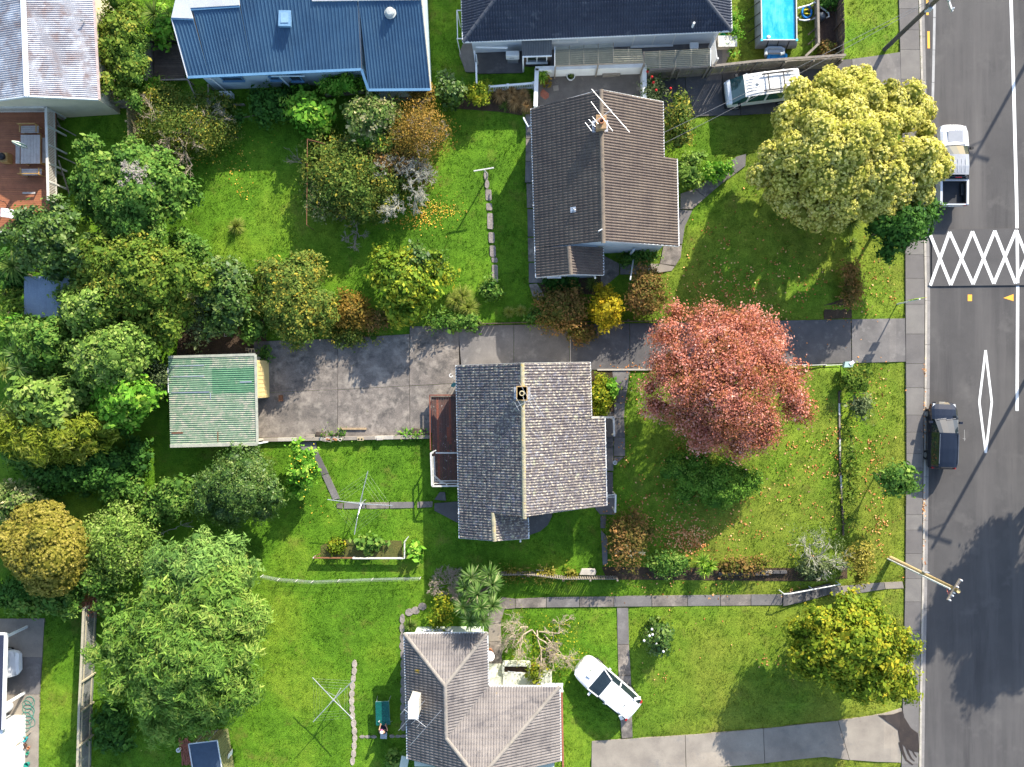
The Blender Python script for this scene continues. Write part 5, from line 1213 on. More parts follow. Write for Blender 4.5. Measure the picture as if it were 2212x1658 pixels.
# ------------------------------------------------------------------ clotheslines
def rotary(label, hub_px, tips, z, base_px, mat=GALV):
    b = G(*base_px); hub = U(*hub_px, z); hub = Vector((b.x, b.y, z))
    t = thing('rotary_clothesline', label, 'clothesline', b, 'rotary clotheslines on the lawns')
    MB().tube([b, hub + up * .12], [.035, .03], 8).build('pole', mat, t); MB().lathe(hub, [(.06, -.12), (.07, 0), (.05, .1)], 10).build('hub', mat, t)
    T = [U(*p, z + .12) for p in tips]
    for p in T:
        MB().tube([hub + up * .02, p], .026, 6).build('arm', mat, t); MB().tube([b + up * (z - .55), hub.lerp(p, .45) + up * .04], .014, 5).build('strut', mat, t)
    cord = MB()
    order = sorted(T, key=lambda p: math.atan2(p.y - hub.y, p.x - hub.x))
    for f in (.95, .82, .69, .56):
        for i in range(4): cord.tube([hub.lerp(order[i], f), hub.lerp(order[(i + 1) % 4], f) - up * .01], .0028, 3, False)
    cord.build('line_cord', S('line_cord', (.40, .46, .34)), t)
    return t
rotary('rotary clothesline over the stepping path behind the lichen-roofed house', q(1, 2, 886, 1075), qs(1, 2, (950, 812), (1155, 1098), (838, 1340), (615, 1048)), 1.75, q(1, 2, 932, 1050))
rotary('rotary clothesline beside the pale stone line on the lower back lawn', q(1, 3, 665, 1100), qs(1, 3, (490, 915), (832, 935), (825, 1258), (497, 1282)), 1.9, q(1, 3, 727, 1003))
tb = G(*q(1, 0, 1940, 1470)); tcl = thing('clothesline_post', 'single T-shaped clothesline post at the end of the stepping stones', 'clothesline', tb)
th_ = U(*q(1, 0, 1910, 1405), 2.1); MB().tube([tb, Vector((tb.x, tb.y, 1.0)), th_], .045, 8).build('pole', WORN_WHITE, tcl); MB().beam(U(*q(1, 0, 1828, 1420), 2.1), U(*q(1, 0, 1995, 1393), 2.1), .07, .07).build('crossbar', WORN_WHITE, tcl)
gf_ = thing('soccer_goal', 'rusty pipe frame goal half hidden by the big mixed shrub', 'goal', G(665, 400))
a, b, c, d = U(*q(1, 0, 448, 1155), 1.7), U(*q(1, 0, 590, 1195), 1.7), U(*q(1, 1, 442, 320), 1.7), G(*q(1, 0, 452, 1160))
for P in ((a, b), (a, c), (Vector((a.x, a.y, 0)), a), (Vector((c.x, c.y, 0)), c), (Vector((b.x, b.y, 0)), b)): MB().tube(P, .024, 6).build('pipe', RUST, gf_)
MB().tube([a, Vector((a.x + .9, a.y - .4, .6))], .02, 5).build('brace', RUST, gf_)

# ------------------------------------------------------------------ seating, pool and yard things at the top
dk = thing('sun_deck', 'raised reddish-brown timber deck with white slatted rail at the left edge', 'deck', U(50, 380, 0))
KZ = 1.1
A_, B_, C_ = U(-70, 240, KZ), U(121, 240, KZ), U(-70, 500, KZ)
BD = [S('stained_decking_' + 'ab'[i], c_, tuple(x * .75 for x in c_), 2.2, .75, 40, .2, .3) for i, c_ in enumerate([(.36, .135, .062), (.31, .115, .055)])]
boards(dk, A_, C_ - A_, B_ - A_, 56, None, [DECKRED] + BD, 7, gap=.01, splits=(1, 2))
MB().box(((A_.x + B_.x) / 2, (A_.y + C_.y) / 2, KZ - .12), (B_.x - A_.x - .1, A_.y - C_.y - .1, .16)).build('bearer', TIMBER_DARK, dk)
for fx_ in (.05, .5, .97):
    for fy_ in (.03, .5, .97): MB().box((A_.x + (B_.x - A_.x) * fx_, A_.y + (C_.y - A_.y) * fy_, KZ / 2 - .1), (.14, .14, KZ - .2)).build('pile', TIMBER, dk)
KR = KZ + 1.0
WSL = S('white_slats', (.66, .63, .56), (.52, .48, .42), 4, .8, 30, .15, .2)
def slatrail(parent, a, b, n, h, zb, mat):
    d = (b - a); ang = math.atan2(d.y, d.x)
    for k in range(n):
        p = a.lerp(b, (k + .5) / n); MB().box((p.x, p.y, zb + h / 2), (.045, .03, h), ang).build('baluster', mat, parent)
    strip('handrail', a + up * (h + zb - a.z), b + up * (h + zb - b.z), .16, .05, mat, parent)
    strip('bottom_rail', a + up * (zb + .1 - a.z), b + up * (zb + .1 - b.z), .05, .06, mat, parent)
r1_ = U(*q(0, 0, 380, 888), KR); r2_ = U(*q(0, 1, 400, 110), KR); r0_ = U(-70, 232, KR)
slatrail(dk, r0_, r1_, 44, .95, KZ + .05, WSL); slatrail(dk, r1_, r2_, 58, .95, KZ + .05, WSL)
r3_ = Vector((r1_.x + .55, r1_.y, .2)); r4_ = Vector((r2_.x + .55, r2_.y, .2))
for f in (0, .2, .4, .6, .8, 1): p = r1_.lerp(r2_, f); MB().box((p.x, p.y, KR / 2), (.1, .1, KR)).build('rail_post', WORN_WHITE, dk)
for (x0, y0, x1, y1) in ((470, 1040, 635, 1130), (480, 1290, 630, 1360), (485, 1330, 580, 1610), (450, 960, 500, 1050)):
    MB().beam(U(*q(0, 0, x0, y0), .9), G(*q(0, 0, x1, y1)) + up * .06, .07, .07).build('prop', TIMBER, dk)
rail(dk, [(-70, 505), (46, 500)], KZ + .7, .12, .06, WORN_WHITE); 
ftl = lambda x, y, z=KZ: U(*q(0, 0, x, y), z)
tbl = thing('outdoor_table', 'grey timber outdoor table on the reddish deck', 'table', ftl(250, 1240))
a, b = ftl(172, 1122, KZ + .74), ftl(332, 1358, KZ + .74)
SILV = S('silvered_timber', (.46, .41, .37), (.36, .31, .28), 3, .85, 30, .2, .25)
for k in range(6):
    x = a.x + (b.x - a.x) * (k + .5) / 6; MB().box((x, (a.y + b.y) / 2, KZ + .74), ((b.x - a.x) / 6 - .012, a.y - b.y, .04)).build('slat', SILV, tbl)
for fx_ in (.08, .92):
    for fy_ in (.06, .94): MB().box((a.x + (b.x - a.x) * fx_, a.y + (b.y - a.y) * fy_, KZ + .38), (.09, .09, .70)).build('leg', TIMBER_GOLD, tbl)
strip('apron', Vector((b.x - .03, a.y, KZ + .67)), Vector((b.x - .03, b.y, KZ + .67)), .04, .1, TIMBER_GOLD, tbl)
def bench(label, x0, y0, x1, y1, back):
    t = thing('timber_bench', label, 'bench', ftl((x0 + x1) / 2, (y0 + y1) / 2), 'benches round the deck table')
    a, b = ftl(x0, y0, KZ + .45), ftl(x1, y1, KZ + .45); L, W_ = abs(b.x - a.x), abs(a.y - b.y); cx, cy = (a.x + b.x) / 2, (a.y + b.y) / 2
    n = 4
    for k in range(n):
        if W_ < L: MB().box((cx, cy - W_ / 2 + W_ * (k + .5) / n, KZ + .45), (L, W_ / n - .012, .03)).build('slat', SILV, t)
        else: MB().box((cx - L / 2 + L * (k + .5) / n, cy, KZ + .45), (L / n - .012, W_, .03)).build('slat', SILV, t)
    for sx in (-.42, .42):
        for sy in (-.42, .42): MB().box((cx + sx * L, cy + sy * W_, KZ + .22), (.07, .07, .43)).build('leg', TIMBER_GOLD, t)
    if back:
        yb_ = cy + back * W_ * .5; MB().beam((cx - L / 2, yb_, KZ + .85), (cx + L / 2, yb_, KZ + .85), .05, .1).build('backrest', TIMBER_GOLD, t)
        for sx in (-.46, .46): MB().beam((cx + sx * L, yb_, KZ + .45), (cx + sx * L, yb_, KZ + .88), .06, .06).build('back_post', TIMBER_GOLD, t); MB().beam((cx + sx * L, cy - W_ * .5, KZ + .66), (cx + sx * L, cy + W_ * .5, KZ + .66), .07, .04).build('armrest', TIMBER_GOLD, t)
bench('golden timber bench with arms at the upper end of the deck table', 175, 1045, 322, 1105, 1)
bench('golden timber bench with arms at the lower end of the deck table', 180, 1402, 345, 1455, -1)
bench('plain grey bench along the left side of the deck table', 130, 1170, 165, 1358, 0)
bench('plain grey bench along the right side of the deck table by the rail', 352, 1145, 374, 1352, 0)
ub = thing('folded_umbrella', 'closed green and white striped umbrella standing in the deck table', 'umbrella', ftl(235, 1240))
b0, b1, b2 = ftl(238, 1240, KZ + .5), ftl(220, 1222, KZ + 1.35), ftl(95, 1172, KZ + 2.4)
MB().tube([ftl(240, 1238, KZ), b0, b1, b2], .022, 6).build('pole', TIMBER_GOLD, ub)
d_ = (b2 - b1); ax = d_.normalized(); s1_ = ax.cross(up).normalized(); s2_ = s1_.cross(ax)
for k in range(8):
    mb = MB(); vs = []
    for (f, r) in ((0, .06), (.15, .12), (.6, .13), (.9, .07), (1, .02)):
        for da in (0, .5, 1):
            t_ = 2 * math.pi * (k + da) / 8; rr2 = r * (1 + .15 * (da == .5)); vs.append(b1 + d_ * f + (s1_ * math.cos(t_) + s2_ * math.sin(t_)) * rr2)
    mb.add(vs, [(3 * i + j, 3 * i + j + 1, 3 * i + j + 4, 3 * i + j + 3) for i in range(4) for j in range(2)]); mb.build('panel', [S('canvas_white', (.74, .73, .66)), S('canvas_green', (.10, .24, .17))][k % 2], ub)
lg = thing('sun_lounger', 'white cushioned sun lounger at the lower end of the reddish deck', 'lounger', U(*q(0, 1, 95, 230), KZ))
Pz = [(5, 215, .75), (80, 225, .45), (120, 235, .42), (180, 240, .40)]
for (x0, y0, z0), (x1, y1, z1) in zip(Pz[:-1], Pz[1:]):
    MB().beam(U(*q(0, 1, x0, y0), KZ + z0), U(*q(0, 1, x1, y1), KZ + z1), .58, .10).build('cushion', S('cushion_white', (.72, .70, .70), (.6, .57, .6), 4, .9), lg, bevel=.02)
for x, y in ((15, 250), (165, 290), (20, 190), (170, 205)): p = U(*q(0, 1, x, y), KZ); MB().box((p.x, p.y, KZ + .2), (.04, .04, .38)).build('leg', BLACK, lg)
MB().tube([U(*q(0, 1, x, y), KZ + z) for x, y, z in ((-20, 110, .9), (40, 130, 1.0), (75, 180, .7), (75, 200, .4))], .02, 6).build('arm_hoop', BLACK, lg)
mt = thing('door_mat', 'narrow pale mat lying on the reddish deck below the benches', 'mat', ftl(240, 1602)); p = ftl(240, 1602, KZ + .03); MB().box((p.x, p.y, KZ + .03), (.85, .12, .02)).build('weave', SILV, mt)
ck = thing('black_kettle_barbecue', 'black round barbecue on a timber stand at the left edge of the deck', 'barbecue', ftl(15, 1300)); p = ftl(15, 1300, KZ + .7); MB().lathe((p.x, p.y, KZ + .55), [(.05, 0), (.2, .08), (.25, .2), (.18, .32), (.02, .36)], 16).build('bowl', BLACK, ck, True); MB().box((p.x, p.y, KZ + .27), (.5, .6, .54)).build('stand', TIMBER_GOLD, ck)
# small dark deck
dd = thing('dark_deck', 'small dark weathered deck beside the blue-roofed house', 'deck', U(365, 140, 0))
DZ2 = .45
A_, B_, C_ = U(*q(0, 0, 1275, 370), DZ2), U(*q(0, 0, 1480, 370), DZ2), U(*q(0, 0, 1280, 655), DZ2)
TD2 = S('dark_timber_b', (.15, .115, .085), (.08, .06, .048), 3, .9, 30, .35, .4)
boards(dd, A_, C_ - A_, B_ - A_ + Vector((.4, 0, 0)), 18, None, [TIMBER_DARK, TD2, TIMBER_DARK], 3)
rail(dd, qs(0, 0, (1320, 665), (1560, 660)), .9, .1, .06, TIMBER); rail(dd, qs(0, 0, (1560, 665), (1640, 850), (1730, 880)), .9, .09, .06, TIMBER); rail(dd, qs(0, 0, (1725, 700), (1730, 880)), .9, .09, .06, TIMBER)
for x, y in ((1325, 667), (1555, 664), (1635, 845), (1728, 880), (1725, 705)): p = U(*q(0, 0, x, y), .9); MB().box((p.x, p.y, .45), (.09, .09, .9)).build('post', TIMBER, dd)
rl = thing('log_edging', 'low timber retaining boards below the bright hedge at the blue house', 'retaining wall', U(760, 205, 0))
rail(rl, qs(1, 0, (600, 795), (920, 765)), .35, .1, .35, TIMBER, 'board'); rail(rl, qs(1, 0, (1140, 835), (1290, 822)), .35, .1, .3, TIMBER, 'board'); rail(rl, qs(0, 0, (1740, 875), (2030, 870)), .3, .08, .2, TIMBER, 'board')

# swimming pool
pz = 1.15
pl_ = thing('swimming_pool', 'rectangular above-ground frame pool with bright blue water at the top edge', 'pool', U(1680, 40, 0))
P = [U(1645.5, 87, pz), U(1721, 87, pz), U(1719, -75, pz), U(1643, -75, pz)]
MB().prism([tuple(p) for p in inset_quad(*P, .06, .06, .06, .06)], pz - .12, pz - .10).build('water', S('pool_blue', (.012, .38, .60), (.008, .31, .54), .8, .06, 3.5, .10, .35, spec=.6, layers=[((.12, .55, .72), 1.0, .60, .10, (1.2, .35, 1))], bdist=.05), pl_)  # paler streaks in the water colour are painted reflections
mb = MB(); ring = []
for (off, z) in ((0, pz - .02), (.16, .75), (.2, .35), (.08, .02)):
    Q = inset_quad(*P, -off, -off, -off, -off); 
    ring.append([(p.x, p.y, z) for p in Q])
for i in range(3):
    for k in range(4): mb.add([ring[i][k], ring[i][(k + 1) % 4], ring[i + 1][(k + 1) % 4], ring[i + 1][k]], [(0, 1, 2, 3)])
mb.build('liner_wall', S('grey_liner', (.20, .215, .23), (.15, .165, .18), 2, .5), pl_, True)
for k in range(4): MB().tube([P[k], P[(k + 1) % 4]], .045, 8).build('top_rail', S('pool_rail', (.62, .60, .56)), pl_); MB().box(P[k], (.14, .14, .1)).build('corner_cap', S('aqua_cap', (.10, .55, .66)), pl_)
for k in range(7):
    p = P[0].lerp(P[3], .08 + k * .15); MB().tube([p, Vector((p.x - .55, p.y - .1, .03))], .025, 6).build('leg', BLACK, pl_)
for f in (.2, .5, .8): p = P[0].lerp(P[1], f); MB().tube([p, Vector((p.x, p.y - .5, .03))], .025, 6).build('leg', BLACK, pl_)
w_ = U(*q(3, 0, 97, 305), pz); MB().lathe(w_ - up * .1, [(.1, 0), (.12, .03), (.08, .08), (.02, .1)], 12).build('chlorine_float', WHITE, thing('pool_float', 'small white round float in the corner of the blue pool', 'float', w_))
st_ = thing('pool_steps', 'grey and blue moulded plastic pool steps below the pool', 'steps', U(1676, 116, 0))
for (x, y, z, mt_) in ((152, 425, .75, S('grey_plastic', (.34, .38, .41))), (172, 475, .45, S('blue_plastic', (.03, .28, .62)))):
    c_ = U(*q(3, 0, x, y), z)
    MB().tube([c_ + Vector(v) for v in ((-.62, -.25, 0), (-.6, .1, 0), (-.45, .22, 0), (.3, .2, 0), (.5, .1, 0), (.5, -.15, 0), (.3, -.2, 0))], .11, 8).build('hoop', mt_, st_, True)
    MB().box((c_.x, c_.y, z / 2), (1.0, .25, z)).build('tread', mt_, st_, bevel=.03)
hs = thing('pool_hose', 'white ribbed pool hose looping to the dark pump', 'hose', U(1730, 20, 0))
MB().tube([U(*q(3, 0, x, y), z) for x, y, z in ((335, 70, .9), (370, 60, .6), (430, 45, .5), (475, 20, .5), (530, 65, .4), (590, 110, .3), (595, 140, .3), (575, 148, .35))], .05, 8).build('upper_hose', WHITE, hs, True)
MB().tube([U(*q(3, 0, x, y), z) for x, y, z in ((335, 145, .9), (345, 165, .5), (390, 172, .4), (440, 165, .35), (500, 145, .35))], .05, 8).build('lower_hose', WHITE, hs, True)
pm = U(*q(3, 0, 528, 142), .35); pmp = thing('pool_pump', 'round dark pump drum at the end of the pool hoses', 'pump', (pm.x, pm.y, 0)); MB().lathe((pm.x, pm.y, 0), [(.2, .02), (.27, .15), (.27, .45), (.2, .58), (.05, .62)], 18).build('drum', S('pump_slate', (.05, .065, .085), None, 3, .4), pmp, True)
fr = thing('ring_toy', 'blue and yellow inflatable ring beside the pool hoses', 'ring', U(*q(3, 0, 405, 105), 0)); c_ = U(*q(3, 0, 408, 105), .15)
MB().tube([c_ + Vector((.30 * math.cos(t), .38 * math.sin(t), .05)) for t in [i * math.pi / 8 for i in range(17)]], .07, 8).build('ring', S('blue_vinyl', (.02, .22, .62)), fr, True)
for k in (-1, 1): MB().beam(c_ + Vector((-.2, .1 * k, .12)), c_ + Vector((.2, .16 * k, .12)), .06, .04).build('handle', S('yellow_vinyl', (.7, .6, .05)), fr)
rt_ = thing('retaining_rail', 'slanting grey timber retaining wall between pool lawn and bark bed', 'retaining wall', U(1765, 60, 0))
rail(rt_, qs(3, 0, (492, -60), (500, 375), (390, 480)), .5, .14, .5, TIMBER, 'board')
for y in (60, 150, 260, 340): p = U(*q(3, 0, 470, y), .4); MB().beam((p.x - .35, p.y - .2, .3), (p.x + .1, p.y + .15, .5), .08, .08).build('brace', TIMBER_DARK, rt_)
for k, (cx_, cy_, nm, lab) in enumerate(((530, 650, 'planter_pot', 'white round pot with a spiky plant on the dark terrace'),)):
    p = G(*q(2, 0, cx_, cy_)); t = thing(nm, lab, 'pot', p); MB().lathe(p + up * .03, [(.2, 0), (.27, .35), (.29, .36), (.24, .36), (.22, .26)], 18).build('vessel', WHITE, t); MB().lathe(p + up * .28, [(.22, 0), (.22, .01)], 14).build('soil', SOIL, t)
pts_ = [(215, 1410, 'teal plastic bucket by the white wall, lower left corner', (.03, .35, .38), .17), (207, 1472, 'brown glazed pot below the teal bucket by the white wall', (.12, .06, .035), .17), (240, 1490, 'small orange pot beside the brown glazed pot', (.5, .2, .1), .09), (232, 1535, 'small green watering can below the orange pot', (.04, .3, .2), .1), (232, 1625, 'round dark green bucket at the lower left corner', (.02, .25, .20), .16)]
for x, y, lab, c_, r in pts_:
    p = G(*q(0, 3, x + 6, y)); t = thing('garden_bucket', lab, 'bucket', p, 'buckets and pots by the white wall'); MB().lathe(p + up * .04, [(r * .75, 0), (r, r * 1.5), (r * 1.08, r * 1.5), (r * .85, r * 1.45), (r * .7, r * .3)], 14).build('vessel', S('bucket_%d' % x + '_%d' % y, c_, None, 4, .5), t)
bm_ = thing('broom', 'long wooden broom leaning on the white wall, lower left corner', 'broom', G(*q(0, 3, 245, 1380))); MB().tube([G(*q(0, 3, 240, 1380), dz=.05), U(*q(0, 3, 95, 1515), 1.3)], .016, 6).build('handle', TIMBER_GOLD, bm_); MB().box(G(*q(0, 3, 242, 1378), dz=.08), (.3, .06, .1), .8).build('head', TIMBER, bm_)
hz = thing('garden_hose', 'tangled thin green hose on the carport concrete', 'hose', G(*q(0, 3, 240, 1200)))
r5 = random.Random(9); hp_ = []
for i in range(150):
    t_ = i * .32; hp_.append(G(*q(0, 3, 235 + 42 * math.cos(t_) + 14 * math.sin(t_ * .37) - (18 if i > 120 else 0), 1090 + i * 1.65 + 42 * math.sin(t_)), dz=.06 + .001 * i % .03))
MB().tube(hp_, .016, 5).build('loops', S('hose_green', (.06, .26, .20)), hz, True)

# ------------------------------------------------------------------ poles, sign, wires
def pole(label, base, top, r0, r1, mat, name='power_pole'):
    t = thing(name, label, 'power pole', base)
    MB().tube([base, base.lerp(top, .5), top], [r0, (r0 + r1) / 2, r1], 12).build('shaft', mat, t, True)
    return t
b = G(*q(3, 3, -10 + 1110, -190)); PB = G(1924, 1206); Ht = 8.2; PT = Vector((PB.x, PB.y, gz(PB.x, PB.y) + Ht))
WOODP = S('golden_pole_wood', (.46, .34, .17), (.34, .25, .13), 2, .9, 25, .25, .3, stretch=(1, 1, .2))
pp1 = pole('brown wooden power pole with a crossarm near the lower garden steps', PB, PT, .15, .11, WOODP)
ca, cb_ = U(*q(3, 3, 1645, 95), PT.z - .35), U(*q(3, 3, 1540, 272), PT.z - .35); mid = (ca + cb_) / 2; off = Vector((PT.x - mid.x, PT.y - mid.y, 0)) * .8; ca += off; cb_ += off
MB().beam(ca, cb_, .11, .13).build('crossarm', S('arm_wood', (.42, .33, .26)), pp1)
for f in (.04, .35, .62, .75, .96): p = ca.lerp(cb_, f); MB().lathe(p + up * .06, [(.03, 0), (.05, .05), (.03, .1), (.05, .14), (.03, .2)], 8).build('insulator', S('porcelain', (.75, .74, .76), None, 3, .2), pp1)
MB().tube([PB + Vector((-.2, -.05, 0)), PB.lerp(PT, .5) + Vector((-.18, -.04, 0)), PB.lerp(PT, .93) + Vector((-.16, -.03, 0))], .05, 8).build('conduit', S('conduit_white', (.74, .74, .72)), pp1)
MB().tube([PT + Vector((-.16, -.1, -.9)), PT + Vector((-.3, -.2, -.6)), PT + Vector((-.2, -.35, -.7)), PT + Vector((-.05, -.2, -.8))], .03, 6).build('cable_loop', S('red_loop', (.5, .16, .14)), pp1); MB().box(PB.lerp(PT, .55) + Vector((.02, .17, 0)), (.3, .05, .35)).build('plate', GALV, pp1)
PB2 = G(1911, 107); PT2 = Vector((PB2.x, PB2.y, gz(PB2.x, PB2.y) + 8.0))
DPOLE = S('dark_pole_wood', (.13, .115, .10), (.085, .075, .07), 2, .9, 25, .25, .3, stretch=(1, 1, .2))
pp2 = pole('dark grey power pole leaning out over the upper footpath', PB2, PT2, .15, .12, DPOLE)
p = PB2.lerp(PT2, .72); MB().box(p + Vector((.0, -.14, 0)), (.28, .12, .5)).build('meter_box', S('box_grey', (.50, .54, .60)), pp2); MB().box(p + Vector((-.14, .02, .15)), (.1, .3, .4)).build('meter_box', DPOLE, pp2)
ca, cb_ = PT2 + Vector((-.4, .8, -.3)), PT2 + Vector((.3, -1.2, -.3)); MB().beam(ca, cb_, .1, .12).build('crossarm', STEEL, pp2)
for f in (.1, .4, .7, .95): p = ca.lerp(cb_, f); MB().lathe(p + up * .05, [(.03, 0), (.06, .06), (.03, .12), (.05, .16), (.03, .22)], 8).build('insulator', MATS['porcelain'], pp2)
MB().tube([PT2 - up * .5, PT2 + Vector((1.2, .25, .2)), PT2 + Vector((1.9, .4, .25))], .04, 6).build('lamp_arm', STEEL, pp2); MB().box(PT2 + Vector((2.1, .44, .22)), (.5, .2, .12), .2).build('lamp_head', STEEL, pp2)
for lab_, (bx_, by_) in (('wooden power pole on the far side of the road beside the crossing', (2258, 745)), ('wooden power pole on the far side of the road at the top', (2340, -85))):
    pb3 = U(bx_, by_, ROADZ); t3 = pole(lab_, pb3, pb3 + up * 8, .14, .1, DPOLE); MB().beam(pb3 + Vector((-.9, .3, 7.6)), pb3 + Vector((.9, -.3, 7.6)), .1, .12).build('crossarm', STEEL, t3); MB().tube([pb3 + up * 7, pb3 + Vector((-1.2, .1, 7.5))], .04, 6).build('lamp_arm', STEEL, t3); MB().box(pb3 + Vector((-1.4, .1, 7.5)), (.55, .22, .12)).build('lamp_head', STEEL, t3)
def wire(label, a, b, sag, r=.012, group='overhead wires'):
    t = thing('overhead_wire', label, 'wire', (a + b) / 2 - up * sag, group); pts = [a.lerp(b, f) - up * sag * 4 * f * (1 - f) for f in [i / 16 for i in range(17)]]
    MB().tube(pts, r, 4).build('strand', S('wire_grey', (.22, .22, .23)), t)
wire('upper of two thin wires sagging from the upper pole over the white van', PT2 - up * .4, Vector((TH['C0'].x, TH['C0'].y - 2, 3.0)), .5)
wire('lower of two thin wires sagging from the upper pole over the white van', PT2 - up * .8, Vector((TH['C0'].x, TH['C0'].y - 2.6, 2.7)), .7)
SB = G(*q(3, 1, 1160, 975)); STp = Vector((SB.x, SB.y, gz(SB.x, SB.y) + 3.0))
sg = thing('street_sign', 'slim white street pole with yellow-green sign blades beside the crossing table', 'sign', SB)
MB().tube([SB, STp], .045, 10).build('pole', WHITE, sg)
YG = S('fluoro_yellow_green', (.50, .72, .04), None, 3, .5)
MB().box(STp + Vector((.0, .055, -.40)), (.66, .02, .7), .12).build('sign_blade', YG, sg); MB().box(STp + Vector((-.02, .05, -1.05)), (.5, .02, .35), .12).build('sign_blade', YG, sg); MB().box(STp + Vector((.36, .09, -.2)), (.08, .02, .5), .12).build('sign_edge', S('orange_panel', (.8, .4, .04)), sg)
# steps and handrail of the lower lot
stp = thing('garden_steps', 'flight of concrete steps going down to the street with a white handrail', 'steps', G(1750, 1285))
sx0, sx1 = 1691, 1800
for k in range(11):
    xa, xb = sx0 + (sx1 - sx0) * k / 11, sx0 + (sx1 - sx0) * (k + 1) / 11
    ya, yb2 = np.interp(xa, [1690, 1800], [1282, 1266]), np.interp(xa, [1690, 1800], [1309, 1289])
    yc, yd = np.interp(xb, [1690, 1800], [1282, 1266]), np.interp(xb, [1690, 1800], [1309, 1289])
    zt2 = max(gz(*(G(xa, (ya + yb2) / 2)[:2])), gz(*(G(xb, (yc + yd) / 2)[:2]))) + .10
    slab('step', [(xa, ya), (xb + .4, yc), (xb + .4, yd), (xa, yb2)], [CD, CE][k % 2], stp, zt2, .5, flat=0.0)
h0, h1, h2 = U(*q(3, 3, 220, 222), .95), U(*q(3, 3, 275, 220), .95), U(*q(3, 3, 690, 143), .15)
MB().tube([h0, h1, h2], .035, 8).build('handrail', WHITE, stp)
for p in (h0, h1.lerp(h2, .45), h2): MB().tube([p, Vector((p.x, p.y, gz(p.x, p.y) - .02))], .03, 8).build('rail_post', WHITE, stp)
# slab bench at the boundary
sbp = G(*q(2, 3, 670, 32)); sbn = thing('stone_slab_seat', 'pale flat stone slab lying at the boundary near the brown shrub', 'slab', sbp)
MB().prism([(sbp.x + x, sbp.y + y) for x, y in ((-.55, -.18), (.48, -.2), (.55, .05), (.45, .24), (-.4, .22))], .2, .36).build('top', KERB, sbn, bevel=.02); MB().box(sbp + up * .1, (.7, .25, .2)).build('base', CD, sbn)
blw = thing('block_garden_wall', 'low run of dark concrete blocks by the twisted grey shrub at the boundary', 'wall', G(1670, 1235))
for (c0_, x0, x1, y) in ((2, 1750, 2200, 50), (3, 0, 245, 35)):
    n = int((x1 - x0) / 60)
    for k in range(n):
        p = G(*q(c0_, 3, x0 + 30 + 60 * k, y)); MB().box(p + up * .12, (.42, .2, .24)).build('block', [CONC_DARK, TIMBER, BRICK][k % 3 if c0_ == 3 and k < 2 else 0], blw, bevel=.01)
ws = thing('whirl_stake', 'short white peg lying on the boundary lawn near the dead shrub', 'peg', G(*q(2, 3, 278, 22))); p = G(*q(2, 3, 278, 22)); MB().beam(p + Vector((-.25, 0, .1)), p + Vector((.25, 0, .12)), .05, .04).build('bar', WHITE, ws)
cfr = thing('iron_sheet', 'loose sheet of corrugated iron by the end of the long grey fence', 'iron sheet', G(202, 1275)); P = [G(*q(0, 3, x, y), dz=d) for x, y, d in ((735, 210, .5), (830, 205, .35), (830, 130, .35), (735, 128, .5))]; sheets(cfr, P[0], P[1], P[3], P[2], [GI[0]], 1.2, .08, .014, name='sheet')

